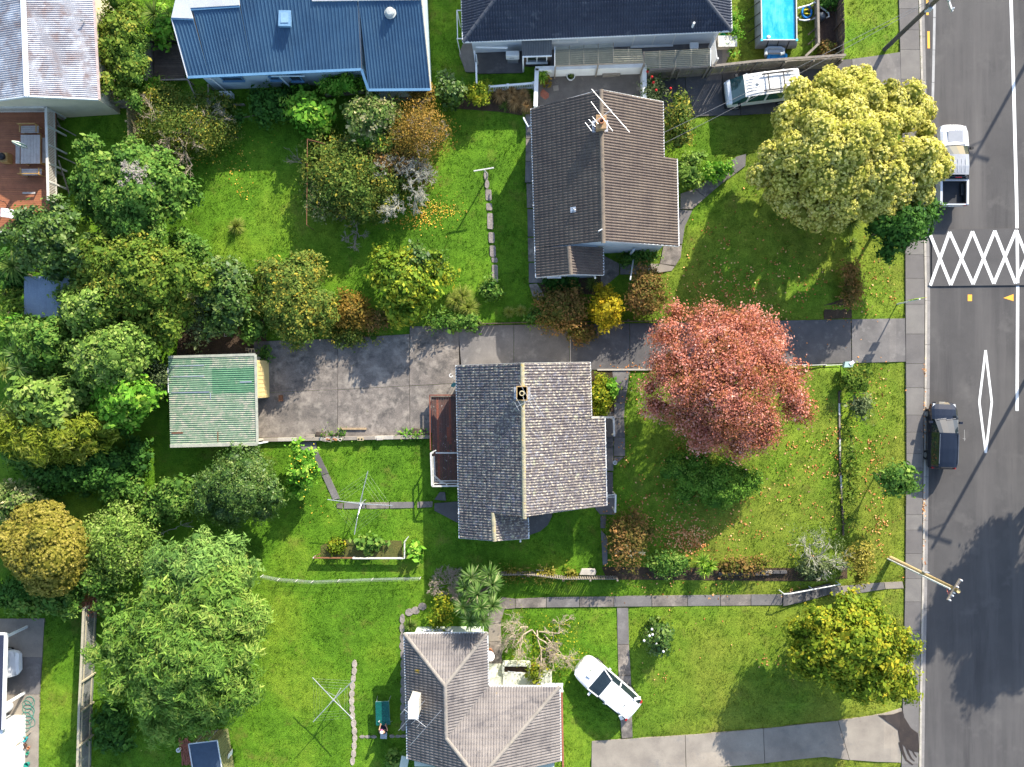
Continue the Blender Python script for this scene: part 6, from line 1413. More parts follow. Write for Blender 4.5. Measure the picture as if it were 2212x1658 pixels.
# ------------------------------------------------------------------ vehicles
TYRE = S('tyre_rubber', (.022, .022, .024), None, 4, .85); ALLOY = S('alloy_wheel', (.55, .56, .58), None, 4, .35, metal=.6)
CGLASS = glassy('car_glass', (.016, .026, .034), .04); TRIMB = S('car_trim', (.02, .02, .022), None, 4, .5)
TAIL = S('tail_lamp', (.42, .02, .02), None, 3, .25); HEAD = S('head_lamp', (.72, .74, .76), None, 3, .12)
def vehicle(name, label, cat, c, heading, st, body_mat, roof_mat=None, wheels=(), wr=.33, lamps=True, glass=CGLASS, tub=None):
    """lofted body. st: list of (x, half width, z bottom, z belt, roof half width, z roof, flag) from nose to tail; flag g=screen between here and next, c=cabin, b=bonnet/boot"""
    t = thing(name, label, cat, c)
    R = Matrix.Rotation(heading, 4, 'Z'); W = Matrix.Translation(Vector(c)) @ R
    def put(mb, nm, mat, par=None, smooth=True):
        o = mb.build(nm, mat, None, smooth); o.parent = par or t
        o.matrix_parent_inverse = Matrix.Identity(4) if par else WM[t.name].inverted()
        if not par: o.matrix_basis = W
        return o
    rings = []
    for (x, w, zb, zm, wr_, zr, fl) in st:
        half = [(0, zb), (w * .86, zb), (w, zb + (zm - zb) * .45), (w * .985, zm), (wr_, zr - .035), (wr_ * .62, zr + .004), (0, zr + .018)]
        full = half + [(-y, z) for y, z in half[-2:0:-1]]
        rings.append([(x, y, z) for y, z in full])
    n = len(rings[0]); body, roofm = MB(), MB(); gls, wss = {}, {}
    for i in range(len(rings) - 1):
        fl = st[i][6]
        for k in range(n):
            k2 = (k + 1) % n; qd = [rings[i][k], rings[i][k2], rings[i + 1][k2], rings[i + 1][k]]
            side_up = k in (3, n - 4 - 0) ; topf = k in (4, 5, 6, 7)
            if fl == 'g' and topf: wss.setdefault(i, MB()).add(qd, [(0, 1, 2, 3)])
            elif fl == 'c' and side_up: gls.setdefault(k, MB()).add(qd, [(0, 1, 2, 3)])
            elif fl == 'c' and topf: roofm.add(qd, [(0, 1, 2, 3)])
            elif fl == 'g' and side_up: gls.setdefault((k, i), MB()).add(qd, [(0, 1, 2, 3)])
            else: body.add(qd, [(0, 1, 2, 3)])
    body.add(rings[0], [tuple(range(n))]); body.add(rings[-1], [tuple(range(n))[::-1]])
    bo = put(body, 'body', body_mat); 
    m = bo.modifiers.new('bevel', 'BEVEL'); m.width = .03; m.segments = 2; m.limit_method = 'ANGLE'; m.angle_limit = .6
    put(roofm, 'roof', roof_mat or body_mat)
    for g_ in gls.values(): put(g_, 'side_window', glass)
    for j_, g_ in enumerate(wss.values()): put(g_, 'windscreen' if j_ == 0 else 'rear_window', glass)
    for (x, y) in wheels:
        for s_ in (-1, 1):
            mb = MB(); prof = [(wr * .62, -.10), (wr * .95, -.10), (wr, -.06), (wr, .06), (wr * .95, .10), (wr * .62, .10)]
            vs, fs = [], []
            for (r, o_) in prof:
                for k in range(18): a_ = 2 * math.pi * k / 18; vs.append((x + r * math.cos(a_), s_ * y + o_, wr + r * math.sin(a_)))
            for i in range(5):
                for k in range(18): fs.append((i * 18 + k, i * 18 + (k + 1) % 18, (i + 1) * 18 + (k + 1) % 18, (i + 1) * 18 + k))
            mb.add(vs, fs); w_ = put(mb, 'wheel', TYRE)
            rm = MB(); rm.add([(x + wr * .62 * math.cos(2 * math.pi * k / 18), s_ * (y + .075), wr + wr * .62 * math.sin(2 * math.pi * k / 18)) for k in range(18)], [tuple(range(18))]); put(rm, 'rim', ALLOY, w_, False)
    return t, put
def mirror_pair(put, x, y, z, mat):
    for s_ in (-1, 1): put(MB().box((x, s_ * (y + .09), z), (.14, .2, .14)), 'mirror', mat, None, False)
def lampset(put, xf, xb, w, zf, zb):
    for s_ in (-1, 1):
        put(MB().box((xf, s_ * w * .74, zf), (.22, w * .34, .13), s_ * -.25), 'headlight', HEAD, None, False); put(MB().box((xb, s_ * w * .86, zb), (.12, w * .2, .28)), 'tail_light', TAIL, None, False)
def plates(put, xf, xb, z):
    put(MB().box((xf, 0, z), (.02, .36, .12)), 'number_plate', WHITE, None, False); put(MB().box((xb, 0, z + .1), (.02, .36, .12)), 'number_plate', WHITE, None, False)
# white hatchback on the lawn: nose up-left
c = G(1310, 1476)
n_, t_ = G(1243, 1424), G(1365, 1528); hd = math.atan2(n_.y - t_.y, n_.x - t_.x)
WCAR = paint('white_car_paint', (.80, .81, .83), .2)
st = [(2.32, .40, .30, .56, .32, .62, 'b'), (2.27, .60, .26, .62, .50, .69, 'b'), (2.16, .74, .22, .67, .62, .75, 'b'), (1.95, .84, .2, .74, .70, .83, 'b'), (1.6, .885, .2, .82, .75, .91, 'b'), (1.2, .905, .2, .88, .77, .97, 'b'), (.98, .91, .2, .92, .78, 1.02, 'g'), (.28, .915, .2, .95, .67, 1.42, 'c'), (-.4, .915, .2, .97, .69, 1.48, 'c'), (-1.2, .91, .22, 1.0, .67, 1.46, 'c'), (-1.85, .88, .25, 1.02, .62, 1.40, 'g'), (-2.10, .84, .3, 1.0, .68, 1.05, 'b'), (-2.22, .74, .34, .94, .62, .98, 'b'), (-2.28, .60, .36, .90, .5, .94, 'b')]
wc, put = vehicle('parked_car', 'white hatchback with a bonnet scoop parked on the lower front lawn', 'car', (c.x, c.y, c.z), hd, st, WCAR, wheels=((1.35, .80), (-1.35, .80)), wr=.33)
mirror_pair(put, .72, .92, .98, WCAR); lampset(put, 2.02, -2.14, .86, .68, .88); plates(put, 2.27, -2.26, .5)
put(MB().box((1.45, 0, 1.0), (.28, .46, .07)), 'bonnet_scoop', WCAR, None, False); put(MB().beam((-1.86, -.62, 1.33), (-1.86, .62, 1.33), .22, .04), 'spoiler', WCAR, None, False); put(MB().box((-1.3, 0, 1.49), (.05, .05, .04)).tube([(-1.3, 0, 1.5), (-1.6, .02, 1.66)], .008, 4), 'aerial', TRIMB, None, False)
put(MB().beam((2.2, -.42, .62), (2.2, .42, .62), .03, .14), 'grille', TRIMB, None, False)
for s_ in (-1, 1):
    put(MB().beam((.25, s_ * .64, 1.445), (-1.75, s_ * .60, 1.42), .016, .012), 'roof_seam', TRIMB, None, False); put(MB().beam((.30, s_ * .69, 1.40), (1.0, s_ * .83, 1.0), .07, .05), 'pillar', WCAR, None, False); put(MB().beam((-.35, s_ * .71, 1.44), (-.38, s_ * .92, .98), .09, .03), 'pillar', WCAR, None, False); put(MB().beam((-1.55, s_ * .66, 1.42), (-1.95, s_ * .88, 1.0), .26, .04), 'pillar', WCAR, None, False)
put(MB().beam((.86, -.55, 1.06), (.70, .05, 1.15), .02, .02).beam((.86, .05, 1.06), (.70, .55, 1.15), .02, .02), 'wiper', TRIMB, None, False)
# dark people carrier at the kerb: nose up
def rd(px, py, z=.7): p = U(px, py, ROADZ + z); return (p.x, p.y, ROADZ)
c = rd(2039, 941, .9)
DCAR = paint('dark_blue_black_paint', (.012, .016, .028), .15, .3)
st = [(2.15, .55, .28, .60, .45, .72, 'b'), (2.02, .75, .22, .72, .60, .84, 'b'), (1.7, .83, .2, .85, .68, .97, 'b'), (1.3, .85, .2, .95, .70, 1.06, 'b'), (1.05, .855, .2, 1.0, .71, 1.10, 'g'), (.20, .86, .2, 1.02, .60, 1.55, 'c'), (-.8, .86, .2, 1.02, .62, 1.60, 'c'), (-1.7, .85, .22, 1.02, .60, 1.57, 'c'), (-2.0, .83, .25, 1.02, .58, 1.52, 'g'), (-2.13, .79, .3, .95, .62, 1.0, 'b'), (-2.2, .70, .35, .85, .55, .9, 'b')]
dc, put = vehicle('parked_car', 'dark navy people carrier parked at the kerb', 'car', c, math.pi / 2 - .035, st, DCAR, wheels=((1.35, .76), (-1.35, .76)), wr=.31)
mirror_pair(put, .85, .86, 1.08, DCAR); lampset(put, 1.92, -2.1, .80, .75, .9); plates(put, 2.15, -2.21, .5)
put(MB().beam((1.12, -.6, 1.12), (1.02, .0, 1.17), .03, .03).beam((1.12, 0, 1.12), (1.02, .6, 1.17), .03, .03), 'wiper', S('wiper_grey', (.3, .3, .31)), None, False); put(MB().beam((2.08, -.5, .72), (2.08, .5, .72), .04, .05), 'chrome_strip', ALLOY, None, False)
for s_ in (-1, 1): put(MB().beam((.1, s_ * .59, 1.585), (-1.8, s_ * .59, 1.575), .03, .03), 'roof_rail', S('dark_steel', (.16, .18, .22), None, 3, .4, metal=.4), None, False)
# double-cab ute: nose up, open tray
c = rd(2057, 357, .8)
SIL = paint('white_silver_paint', (.66, .67, .69), .25, .2); SILR = paint('silver_grey_roof', (.40, .40, .41), .3, .3)
st = [(2.60, .62, .45, .72, .5, .85, 'b'), (2.48, .82, .35, .85, .68, .98, 'b'), (2.1, .90, .35, .98, .74, 1.10, 'b'), (1.4, .91, .35, 1.06, .76, 1.16, 'b'), (1.15, .915, .35, 1.1, .76, 1.20, 'g'), (.45, .92, .35, 1.12, .60, 1.68, 'c'), (-.3, .92, .35, 1.12, .62, 1.72, 'c'), (-.85, .92, .35, 1.12, .61, 1.68, 'g'), (-1.0, .92, .35, 1.12, .75, 1.16, 'b'), (-1.03, .92, .35, 1.12, .75, 1.14, 'b')]
ut, put = vehicle('pickup_truck', 'silver double-cab pickup with an open dark tray parked under the yellow tree', 'pickup', c, math.pi / 2 - .01, st, SIL, SILR, wheels=((1.6, .80), (-1.65, .80)), wr=.37)
mirror_pair(put, .98, .92, 1.2, TRIMB); lampset(put, 2.36, -2.62, .88, .88, .95); plates(put, 2.6, -2.66, .6)
LINER = S('tray_liner', (.035, .038, .045), (.025, .027, .032), 3, .6, 30, .25, .2)
put(MB().box((-1.83, 0, .66), (1.58, 1.5, .05)), 'tray_floor', LINER, None, False)
for s_ in (-1, 1): put(MB().beam((-1.05, s_ * .84, .82), (-2.62, s_ * .84, .82), .14, .62), 'tray_side', SIL, None, False); put(MB().box((-1.6, s_ * .66, .75), (.75, .22, .24)), 'wheel_arch', LINER, None, False); put(MB().beam((-1.08, s_ * .745, .85), (-2.55, s_ * .745, .85), .03, .5), 'tray_lining', LINER, None, False)
put(MB().beam((-2.62, -.9, .80), (-2.62, .9, .80), .08, .6), 'tailgate', SIL, None, False); put(MB().beam((-2.55, -.74, .85), (-2.55, .74, .85), .03, .45), 'tailgate_lining', LINER, None, False)
put(MB().beam((-1.12, -.78, 1.24), (-1.12, .78, 1.24), .06, .06), 'sports_bar', ALLOY, None, False); put(MB().beam((-1.0, -.2, 1.58), (-1.0, .2, 1.58), .04, .04), 'brake_light', TAIL, None, False)
put(MB().box((1.75, 0, 1.165), (.85, .95, .02)), 'bonnet_panel', SILR, None, False)
for s_ in (-.36, -.12, .12, .36): put(MB().beam((.15, s_, 1.745), (-.7, s_, 1.72), .02, .02), 'roof_rib', SIL, None, False)
put(MB().beam((1.22, -.62, 1.2), (1.12, .6, 1.24), .03, .03), 'wiper', TRIMB, None, False)
# white van: nose to the left
c = G(1634, 205); c = Vector((c.x, c.y, gz(c.x, c.y) + .04))
VW = paint('white_van_paint', (.78, .78, .77), .3, 0, .4, .1)
VR = S('dirty_white_van_roof', (.74, .73, .70), (.66, .63, .60), 1.5, .5, 20, .08, .05, layers=[((.42, .33, .28), 3.5, .73, .06)])
st = [(2.22, .62, .35, .80, .60, .92, 'b'), (2.14, .80, .28, .95, .72, 1.08, 'b'), (1.95, .83, .25, 1.05, .76, 1.18, 'g'), (1.30, .84, .25, 1.18, .70, 1.90, 'c'), (.4, .84, .25, 1.18, .71, 1.96, 'c'), (-.7, .84, .25, 1.18, .71, 1.97, 'c'), (-1.9, .84, .25, 1.18, .70, 1.94, 'c'), (-2.15, .83, .3, 1.15, .68, 1.86, 'b'), (-2.22, .80, .35, 1.1, .66, 1.75, 'b')]
vn, put = vehicle('van', 'white passenger van with a roof rack parked by the paling fence', 'van', tuple(c), math.pi + .115, st, VW, VR, wheels=((1.5, .76), (-1.35, .76)), wr=.31, glass=glassy('van_glass', (.03, .10, .10), .05))
mirror_pair(put, 1.55, .84, 1.25, TRIMB); lampset(put, 2.12, -2.2, .80, .85, .95); plates(put, 2.24, -2.24, .5)
put(MB().box((2.22, 0, .5), (.12, 1.6, .26)), 'bumper', TRIMB, None, False)
for s_ in (-1, 1):
    for x in (1.1, -.05, -1.2): put(MB().beam((x, s_ * .85, 1.17), (x - .02, s_ * .735, 1.9), .10, .03), 'pillar', VW, None, False)
    put(MB().beam((.2, s_ * .52, 2.10), (-1.75, s_ * .52, 2.10), .07, .05), 'rack_rail', TRIMB, None, False)
    for x in (.0, -1.5): put(MB().beam((x, s_ * .52, 1.98), (x, s_ * .52, 2.1), .05, .05), 'rack_foot', TRIMB, None, False)
for x in (-.15, -1.1): put(MB().beam((x, -.55, 2.14), (x, .55, 2.14), .06, .04), 'rack_bar', TRIMB, None, False)
for k in range(7): put(MB().beam((1.15, -.54 + .18 * k, 1.96), (-1.95, -.54 + .18 * k, 1.975), .03, .025), 'roof_rib', VR, None, False)
put(MB().lathe((.5, 0, 1.98), [(.09, 0), (.09, .03), (.02, .05)], 12), 'roof_vent', STEEL, None, True)
# car nose in the carport
c = G(20, 1427)
st = [(x, w, a_, b_, c_, d_, f) for (x, w, a_, b_, c_, d_, f) in [(2.2, .60, .28, .58, .46, .64, 'b'), (2.05, .78, .22, .66, .62, .74, 'b'), (1.75, .86, .2, .76, .70, .86, 'b'), (1.2, .89, .2, .86, .72, .95, 'b'), (.85, .9, .2, .92, .73, 1.02, 'g'), (.1, .9, .2, .95, .58, 1.42, 'c'), (-1.2, .9, .22, 1.0, .58, 1.44, 'c'), (-1.8, .88, .25, 1.02, .54, 1.36, 'g'), (-2.1, .8, .3, 1.0, .60, 1.04, 'b'), (-2.2, .7, .35, .9, .55, .95, 'b')]]
cc, put = vehicle('parked_car', 'white car nosing out of the carport at the lower left edge', 'car', (c.x - 1.1, c.y, c.z + .04), .02, st, WCAR, wheels=((1.3, .78), (-1.3, .78)), wr=.32)
mirror_pair(put, .6, .9, .98, WCAR); lampset(put, 1.94, -2.1, .84, .68, .88); plates(put, 2.2, -2.2, .5); put(MB().beam((2.16, -.4, .55), (2.16, .4, .55), .04, .12), 'grille', TRIMB, None, False)

# ------------------------------------------------------------------ person at the green glass table
tz = .72
gt_ = thing('glass_table', 'green glass garden table on metal legs on the lower lawn', 'table', G(826, 1535))
P = [U(*q(1, 3, x, y), tz) for x, y in ((1014, 1118), (1122, 1114), (1134, 1303), (1020, 1312))]
MB().prism([tuple(p[:2]) for p in P], tz, tz + .02).build('glass_top', sheer('green_glass', (.010, .13, .105), .82, .08), gt_)
for k in range(4): strip('frame_bar', P[k] - up * .02, P[(k + 1) % 4] - up * .02, .035, .035, S('table_frame', (.16, .30, .30), None, 3, .4), gt_)
Q = inset_quad(*P, .22, .22, .22, .22)
for k in range(4): strip('brace', Vector((*Q[k], tz - .06)), Vector((*Q[(k + 1) % 4], tz - .06)), .03, .03, MATS['table_frame'], gt_)
cen = sum(P, Vector()) / 4
for p in P: MB().tube([p.lerp(cen, .12) - up * .03, Vector((p.x + (p.x - cen.x) * .06, p.y + (p.y - cen.y) * .12, .0))], .018, 6).build('leg', STEEL, gt_)
bn = thing('garden_bench', 'narrow pale grey bench behind the seated person on the lower lawn', 'bench', G(*q(1, 3, 1082, 1380)))
a, b = U(*q(1, 3, 1084, 1300), .45), U(*q(1, 3, 1080, 1422), .45); MB().beam(a, b, .42, .05).build('seat', S('bench_grey', (.50, .51, .53), (.42, .43, .45), 3, .7), bn)
for p in (a.lerp(b, .1), a.lerp(b, .9)):
    for s_ in (-.16, .16): MB().box((p.x + s_, p.y, .21), (.05, .05, .42)).build('leg', STEEL, bn)
# body by skin modifier: seated, facing the table (up the picture)
hp = Vector((a.x, a.lerp(b, .38).y, .58)); F = Vector((.02, 1, 0)).normalized(); Rt = Vector((1, -.02, 0))
def B(f, r, z): return hp + F * f + Rt * r + up * z
per = thing('person', 'person in dark clothes and a pale cap seated at the green glass table', 'person', (hp.x, hp.y, 0))
def skin(name, nodes, edges, mat, root=0, sub=2, parent=None):
    me = bpy.data.meshes.new(name); me.from_pydata([tuple(n[0]) for n in nodes], edges, []); me.update()
    o = link(name, me, parent, mat); m = o.modifiers.new('skin', 'SKIN'); m.use_smooth_shade = True
    for v, n in zip(me.skin_vertices[0].data, nodes): v.radius = (n[1], n[1] * (n[2] if len(n) > 2 else 1)); v.use_root = False
    me.skin_vertices[0].data[root].use_root = True
    s_ = o.modifiers.new('sub', 'SUBSURF'); s_.levels = sub; s_.render_levels = sub
    return o
SKIN_ = S('skin', (.52, .29, .19), (.46, .25, .16), 8, .55, 40, .06, .05); NAVYC = S('navy_cloth', (.020, .024, .055), (.012, .014, .032), 6, .9, 50, .25, .2); BLACKC = S('black_cloth', (.020, .018, .026), (.012, .011, .016), 6, .9, 50, .25, .2)
N = [(B(0, 0, 0), .15), (B(.02, 0, .18), .14), (B(.05, 0, .36), .16), (B(.10, 0, .47), .10), (B(.14, 0, .55), .055), (B(.17, 0, .62), .075), (B(.19, 0, .72), .085),
     (B(.08, -.17, .44), .06), (B(.16, -.24, .26), .048), (B(.36, -.20, .19), .036), (B(.43, -.17, .19), .034),
     (B(.08, .17, .44), .06), (B(.12, .30, .27), .048), (B(.32, .22, .19), .036), (B(.40, .16, .19), .034),
     (B(.06, -.10, -.02), .095), (B(.44, -.13, -.01), .075), (B(.46, -.13, -.30), .055), (B(.45, -.13, -.50), .042), (B(.58, -.14, -.53), .036),
     (B(.06, .10, -.02), .095), (B(.44, .13, -.01), .075), (B(.48, .13, -.30), .055), (B(.47, .13, -.50), .042), (B(.60, .14, -.53), .036)]
Ed = [(0, 1), (1, 2), (2, 3), (3, 4), (4, 5), (5, 6), (3, 7), (7, 8), (8, 9), (9, 10), (3, 11), (11, 12), (12, 13), (13, 14), (0, 15), (15, 16), (16, 17), (17, 18), (18, 19), (0, 20), (20, 21), (21, 22), (22, 23), (23, 24)]
body_ = skin('body', N, Ed, SKIN_, 0, 2, per)
# fingers
for wi, s_ in ((10, -1), (14, 1)):
    w0 = N[wi][0]; nodes = [(w0 - F * .02, .030)]; ed = []
    for k, (ln, sp) in enumerate(((.075, -.03), (.085, -.01), (.082, .012), (.066, .032))):
        b_ = len(nodes); nodes += [(w0 + F * .03 + Rt * sp * .8, .012), (w0 + F * (.03 + ln * .55) + Rt * sp + up * .006, .009), (w0 + F * (.03 + ln) + Rt * sp * 1.1 - up * .012, .008)]; ed += [(0, b_), (b_, b_ + 1), (b_ + 1, b_ + 2)]
    b_ = len(nodes); nodes += [(w0 + Rt * -s_ * .035, .012), (w0 + F * .035 + Rt * -s_ * .06, .009)]; ed += [(0, b_), (b_, b_ + 1)]
    skin('hand', nodes, ed, SKIN_, 0, 1, per)
skin('shirt', [(B(0, 0, .0), .165), (B(.02, 0, .18), .155), (B(.05, 0, .36), .175), (B(.09, 0, .46), .12), (B(.08, -.18, .44), .075), (B(.13, -.235, .30), .062), (B(.08, .18, .44), .075), (B(.11, .275, .32), .062)], [(0, 1), (1, 2), (2, 3), (3, 4), (4, 5), (3, 6), (6, 7)], BLACKC, 0, 2, per)
skin('trousers', [(B(0, 0, -.01), .17), (B(.07, -.10, -.02), .11), (B(.45, -.13, -.01), .09), (B(.47, -.13, -.30), .07), (B(.46, -.13, -.46), .06), (B(.07, .10, -.02), .11), (B(.45, .13, -.01), .09), (B(.49, .13, -.30), .07), (B(.48, .13, -.46), .06)], [(0, 1), (1, 2), (2, 3), (3, 4), (0, 5), (5, 6), (6, 7), (7, 8)], NAVYC, 0, 2, per)
for s_ in (-1, 1): MB().box(B(.53, s_ * .135, -.545), (.10, .26, .07)).build('shoe', S('pale_shoe', (.55, .52, .48)), per, bevel=.02)
hd_ = B(.19, 0, .70)
MB().lathe(hd_ + up * .02, [(.108, -.02), (.11, .03), (.09, .08), (.05, .108), (.005, .115)], 16).build('cap', S('pale_cap', (.72, .66, .68)), per, True); MB().box(hd_ + F * .14 + up * .005, (.15, .12, .015)).build('cap_peak', S('pink_peak', (.50, .12, .30)), per, bevel=.004)
MB().lathe(hd_ + F * .105 - up * .02, [(.012, -.03), (.016, -.01), (.008, .02)], 8).build('nose', SKIN_, per, True)
for s_ in (-1, 1): MB().lathe(hd_ + F * .082 + Rt * s_ * .032 + up * .0, [(.004, -.008), (.011, 0), (.004, .008)], 8).build('eye', BLACK, per); MB().lathe(hd_ + Rt * s_ * .092 - up * .02, [(.008, -.03), (.016, 0), (.006, .03)], 8).build('ear', SKIN_, per)
MB().box(hd_ + F * .085 - up * .055, (.045, .012, .008)).build('mouth', S('lips', (.40, .14, .12)), per)
cup = thing('white_cup', 'small white cup on the green glass table', 'cup', U(*q(1, 3, 1045, 1275), tz)); p = U(*q(1, 3, 1045, 1275), tz + .02); MB().lathe(p, [(.03, 0), (.04, .09), (.042, .09), (.034, .085), (.026, .02)], 12).build('vessel', WHITE, cup)
# ------------------------------------------------------------------ plants
def L(name, *cols, rough=.65, trans=.30, spec=.12, g=1.45):
    cols = [tuple(min(x * g, .8) for x in c) for c in cols]; n = len(cols); return leafmat(name, [(i / (n - 1) * .9 + .05, c) for i, c in enumerate(cols)], rough, trans, spec)
LM = dict(
    green=L('leaf_mid_green', (.030, .075, .012), (.055, .125, .018), (.095, .175, .028), (.17, .23, .045)),
    dark=L('leaf_dark_green', (.024, .055, .011), (.042, .090, .014), (.070, .125, .020), (.15, .19, .05), rough=.45, spec=.3),
    deep=L('leaf_deep_green', (.018, .055, .010), (.030, .085, .012), (.045, .115, .016), (.075, .155, .025)),
    bright=L('leaf_bright_green', (.045, .130, .010), (.080, .205, .016), (.13, .27, .025), (.26, .34, .05)),
    olive=L('leaf_olive', (.042, .085, .010), (.078, .130, .015), (.120, .168, .022), (.22, .20, .03)),
    pale=L('leaf_pale_green', (.055, .105, .018), (.100, .175, .026), (.16, .235, .042), (.26, .31, .09)),
    feather=L('leaf_feathery', (.050, .110, .016), (.085, .165, .024), (.135, .215, .036), (.23, .28, .06)),
    feather_b=L('leaf_feathery_blue', (.055, .115, .024), (.095, .178, .036), (.14, .23, .05), (.21, .28, .075)),
    gold=L('leaf_golden', (.095, .095, .012), (.165, .150, .020), (.235, .20, .036), (.31, .26, .07)),
    lime=L('leaf_yellow_olive', (.065, .098, .008), (.115, .150, .012), (.175, .20, .018), (.26, .26, .05)),
    ygreen=L('leaf_yellow_green', (.050, .090, .006), (.100, .150, .010), (.18, .205, .015), (.33, .27, .02)),
    yellowbush=L('leaf_clear_yellow', (.14, .12, .008), (.25, .21, .010), (.36, .28, .012), (.44, .25, .02)),
    cream=L('leaf_pale_yellow_bloom', (.27, .28, .035), (.50, .47, .085), (.67, .61, .15), (.79, .73, .28), trans=.2, g=1.0),
    red=L('leaf_autumn_red', (.19, .10, .025), (.42, .150, .070), (.58, .21, .155), (.70, .42, .34), trans=.3, g=1.0),
    orange=L('leaf_orange_brown', (.070, .066, .012), (.135, .098, .016), (.215, .130, .022), (.31, .18, .04)),
    rust=L('leaf_rusty_mixed', (.055, .070, .012), (.11, .095, .020), (.19, .11, .035), (.28, .14, .05)),
    mixed=L('leaf_mixed_autumn', (.038, .078, .012), (.072, .118, .018), (.125, .155, .028), (.33, .25, .03)),
    rhodo=L('leaf_cream_flowering', (.035, .075, .014), (.075, .125, .025), (.15, .18, .05), (.48, .40, .22)),
    grey=L('leaf_grey_green', (.045, .065, .024), (.078, .108, .038), (.125, .155, .062), (.22, .24, .12)),
    conif=L('leaf_conifer', (.035, .085, .010), (.065, .145, .015), (.105, .20, .022), (.16, .24, .04)),
    citrus=L('leaf_citrus', (.045, .090, .008), (.09, .155, .012), (.19, .23, .02), (.40, .35, .03)),
    dead=L('dead_fronds', (.13, .075, .03), (.22, .13, .05), (.32, .20, .08), (.40, .27, .13), trans=.15),
    tuss=L('tussock_blades', (.10, .15, .02), (.17, .22, .03), (.26, .28, .06), (.36, .33, .12)),
    cab=L('cabbage_tree_blades', (.045, .10, .018), (.085, .16, .03), (.14, .21, .06), (.30, .29, .15)),
    yuc=L('yucca_blades', (.06, .15, .012), (.12, .24, .02), (.22, .33, .035), (.40, .45, .09)),
    flax=L('flax_blades', (.045, .085, .014), (.08, .13, .022), (.13, .17, .035), (.22, .22, .08)),
)
def rot_leaves(rng, n, nrm, spread):
    d = nrm + rng.randn(n, 3) * spread; d /= np.linalg.norm(d, axis=1, keepdims=True) + 1e-9
    a = np.cross(d, rng.randn(n, 3)); a /= np.linalg.norm(a, axis=1, keepdims=True) + 1e-9
    return d, a, np.cross(d, a)
def sphere_core(c, r, rng, n1=10, n2=6):
    th = np.linspace(0, 2 * np.pi, n1, endpoint=False); ph = np.linspace(-.9, np.pi / 2 - .08, n2)
    P = np.stack([np.outer(np.cos(ph), np.cos(th)), np.outer(np.cos(ph), np.sin(th)), np.outer(np.sin(ph), np.ones(n1))], -1).reshape(-1, 3)
    P = P * (1 + .12 * rng.randn(len(P), 1)) * r + c
    i, j = np.meshgrid(np.arange(n2 - 1), np.arange(n1), indexing='ij')
    F = np.stack([i * n1 + j, i * n1 + (j + 1) % n1, (i + 1) * n1 + (j + 1) % n1, (i + 1) * n1 + j], -1).reshape(-1, 4)
    return P, np.concatenate([F, [[(n2 - 1) * n1 + k for k in (0, n1 // 3, n1 // 2, n1 - 2)]]])
def foliage(parent, blobs, mat, leaf=.13, dens=190, seed=0, clump=.30, asp=.55, core=.74, droop=.0, low=-.35, spread=.55, fuzz=.22, name='crown', tl=.04, tilt_up=.35, jag=.17):
    rng = np.random.RandomState(seed); V, Fc, T = [], [], []; base = 0
    for (c, r) in blobs:
        c, r = np.array(c), np.array(r); rm = (r[0] * r[1]) ** .5
        area = 2 * np.pi * rm * (rm + r[2]) * .5 * 1.25
        K = max(6, int(area / clump ** 2)); per = max(3, int(dens * area / K))
        z = rng.uniform(low, 1, K); a = rng.uniform(0, 2 * np.pi, K); s = np.sqrt(1 - z * z)
        d = np.stack([s * np.cos(a), s * np.sin(a), z], 1)
        out = (rng.rand(K, 1) < .16) * rng.uniform(.08, .34, (K, 1)) * (jag > .1)
        cc = c + d * r * (1 - np.abs(rng.randn(K, 1)) * jag + .04 + out)
        ct = np.clip(rng.rand(K) + rng.uniform(-.22, .22), 0, 1)
        n = K * per; idx = np.repeat(np.arange(K), per)
        p = cc[idx] + rng.randn(n, 3) * clump * (fuzz + .28) * np.array([1, 1, .75])
        nr = d[idx] + np.array([0, 0, tilt_up])
        dd, u, v = rot_leaves(rng, n, nr, spread)
        ln = leaf * np.clip(np.exp(rng.randn(n, 1) * .38), .45, 2.0) * (.8 + .4 * rng.rand()); w = ln * asp
        p[:, 2] -= droop * rng.rand(n)
        q0, q1, q2, q3 = p - u * ln * .5, p + v * w * .5, p + u * ln * .5, p - v * w * .5
        V.append(np.stack([q0, q1, q2, q3], 1).reshape(-1, 3)); Fc.append(np.arange(4 * n).reshape(-1, 4) + base); base += 4 * n
        t = np.clip(ct[idx] * .55 + rng.rand(n) * .45 + (rng.rand(n) > .97) * .3, 0, 1); T.append(np.repeat(t, 4))
        if core:
            P, F = sphere_core(c, r * core, rng); V.append(P); Fc.append(F + base); base += len(P); T.append(np.full(len(P), tl) + rng.rand(len(P)) * .12)  # added inner core blocks light; its darkest tint paints shade into crown gaps
    me = np_mesh(name, np.concatenate(V), np.concatenate(Fc), False, np.concatenate(T))
    return link(name, me, parent, mat)
def mpp(z): return (CAMH - z) / FPX
def auto_blobs(px, py, rx, ry, top, n, seed, rb=.42, dome=.45, depth=.9):
    rng = random.Random(seed); R = min(rx, ry); B_ = []
    for k in range(n):
        f = math.sqrt((k + .5) / n); a = k * 2.39996 + rng.uniform(-.3, .3)
        r = R * rb * rng.uniform(.62, 1.35) * (1.15 - .3 * f)
        ex = 1.03 + .15 * math.sin(2 * a + seed) + .13 * math.sin(3 * a + 2.1 * seed) + .08 * math.sin(5 * a + .7 * seed)
        fx_, fy_ = f * ex * math.cos(a), f * ex * math.sin(a)
        x, y = px + fx_ * max(rx - r, 0), py + fy_ * max(ry - r, 0)
        rm = r * mpp(top); z = max(top - rm * depth - dome * top * f * f * rng.uniform(.6, 1.15) + rng.uniform(-.10, .07) * top, rm * .55)
        B_.append((U(x, y, z), (rm, rm, rm * depth)))
    return B_
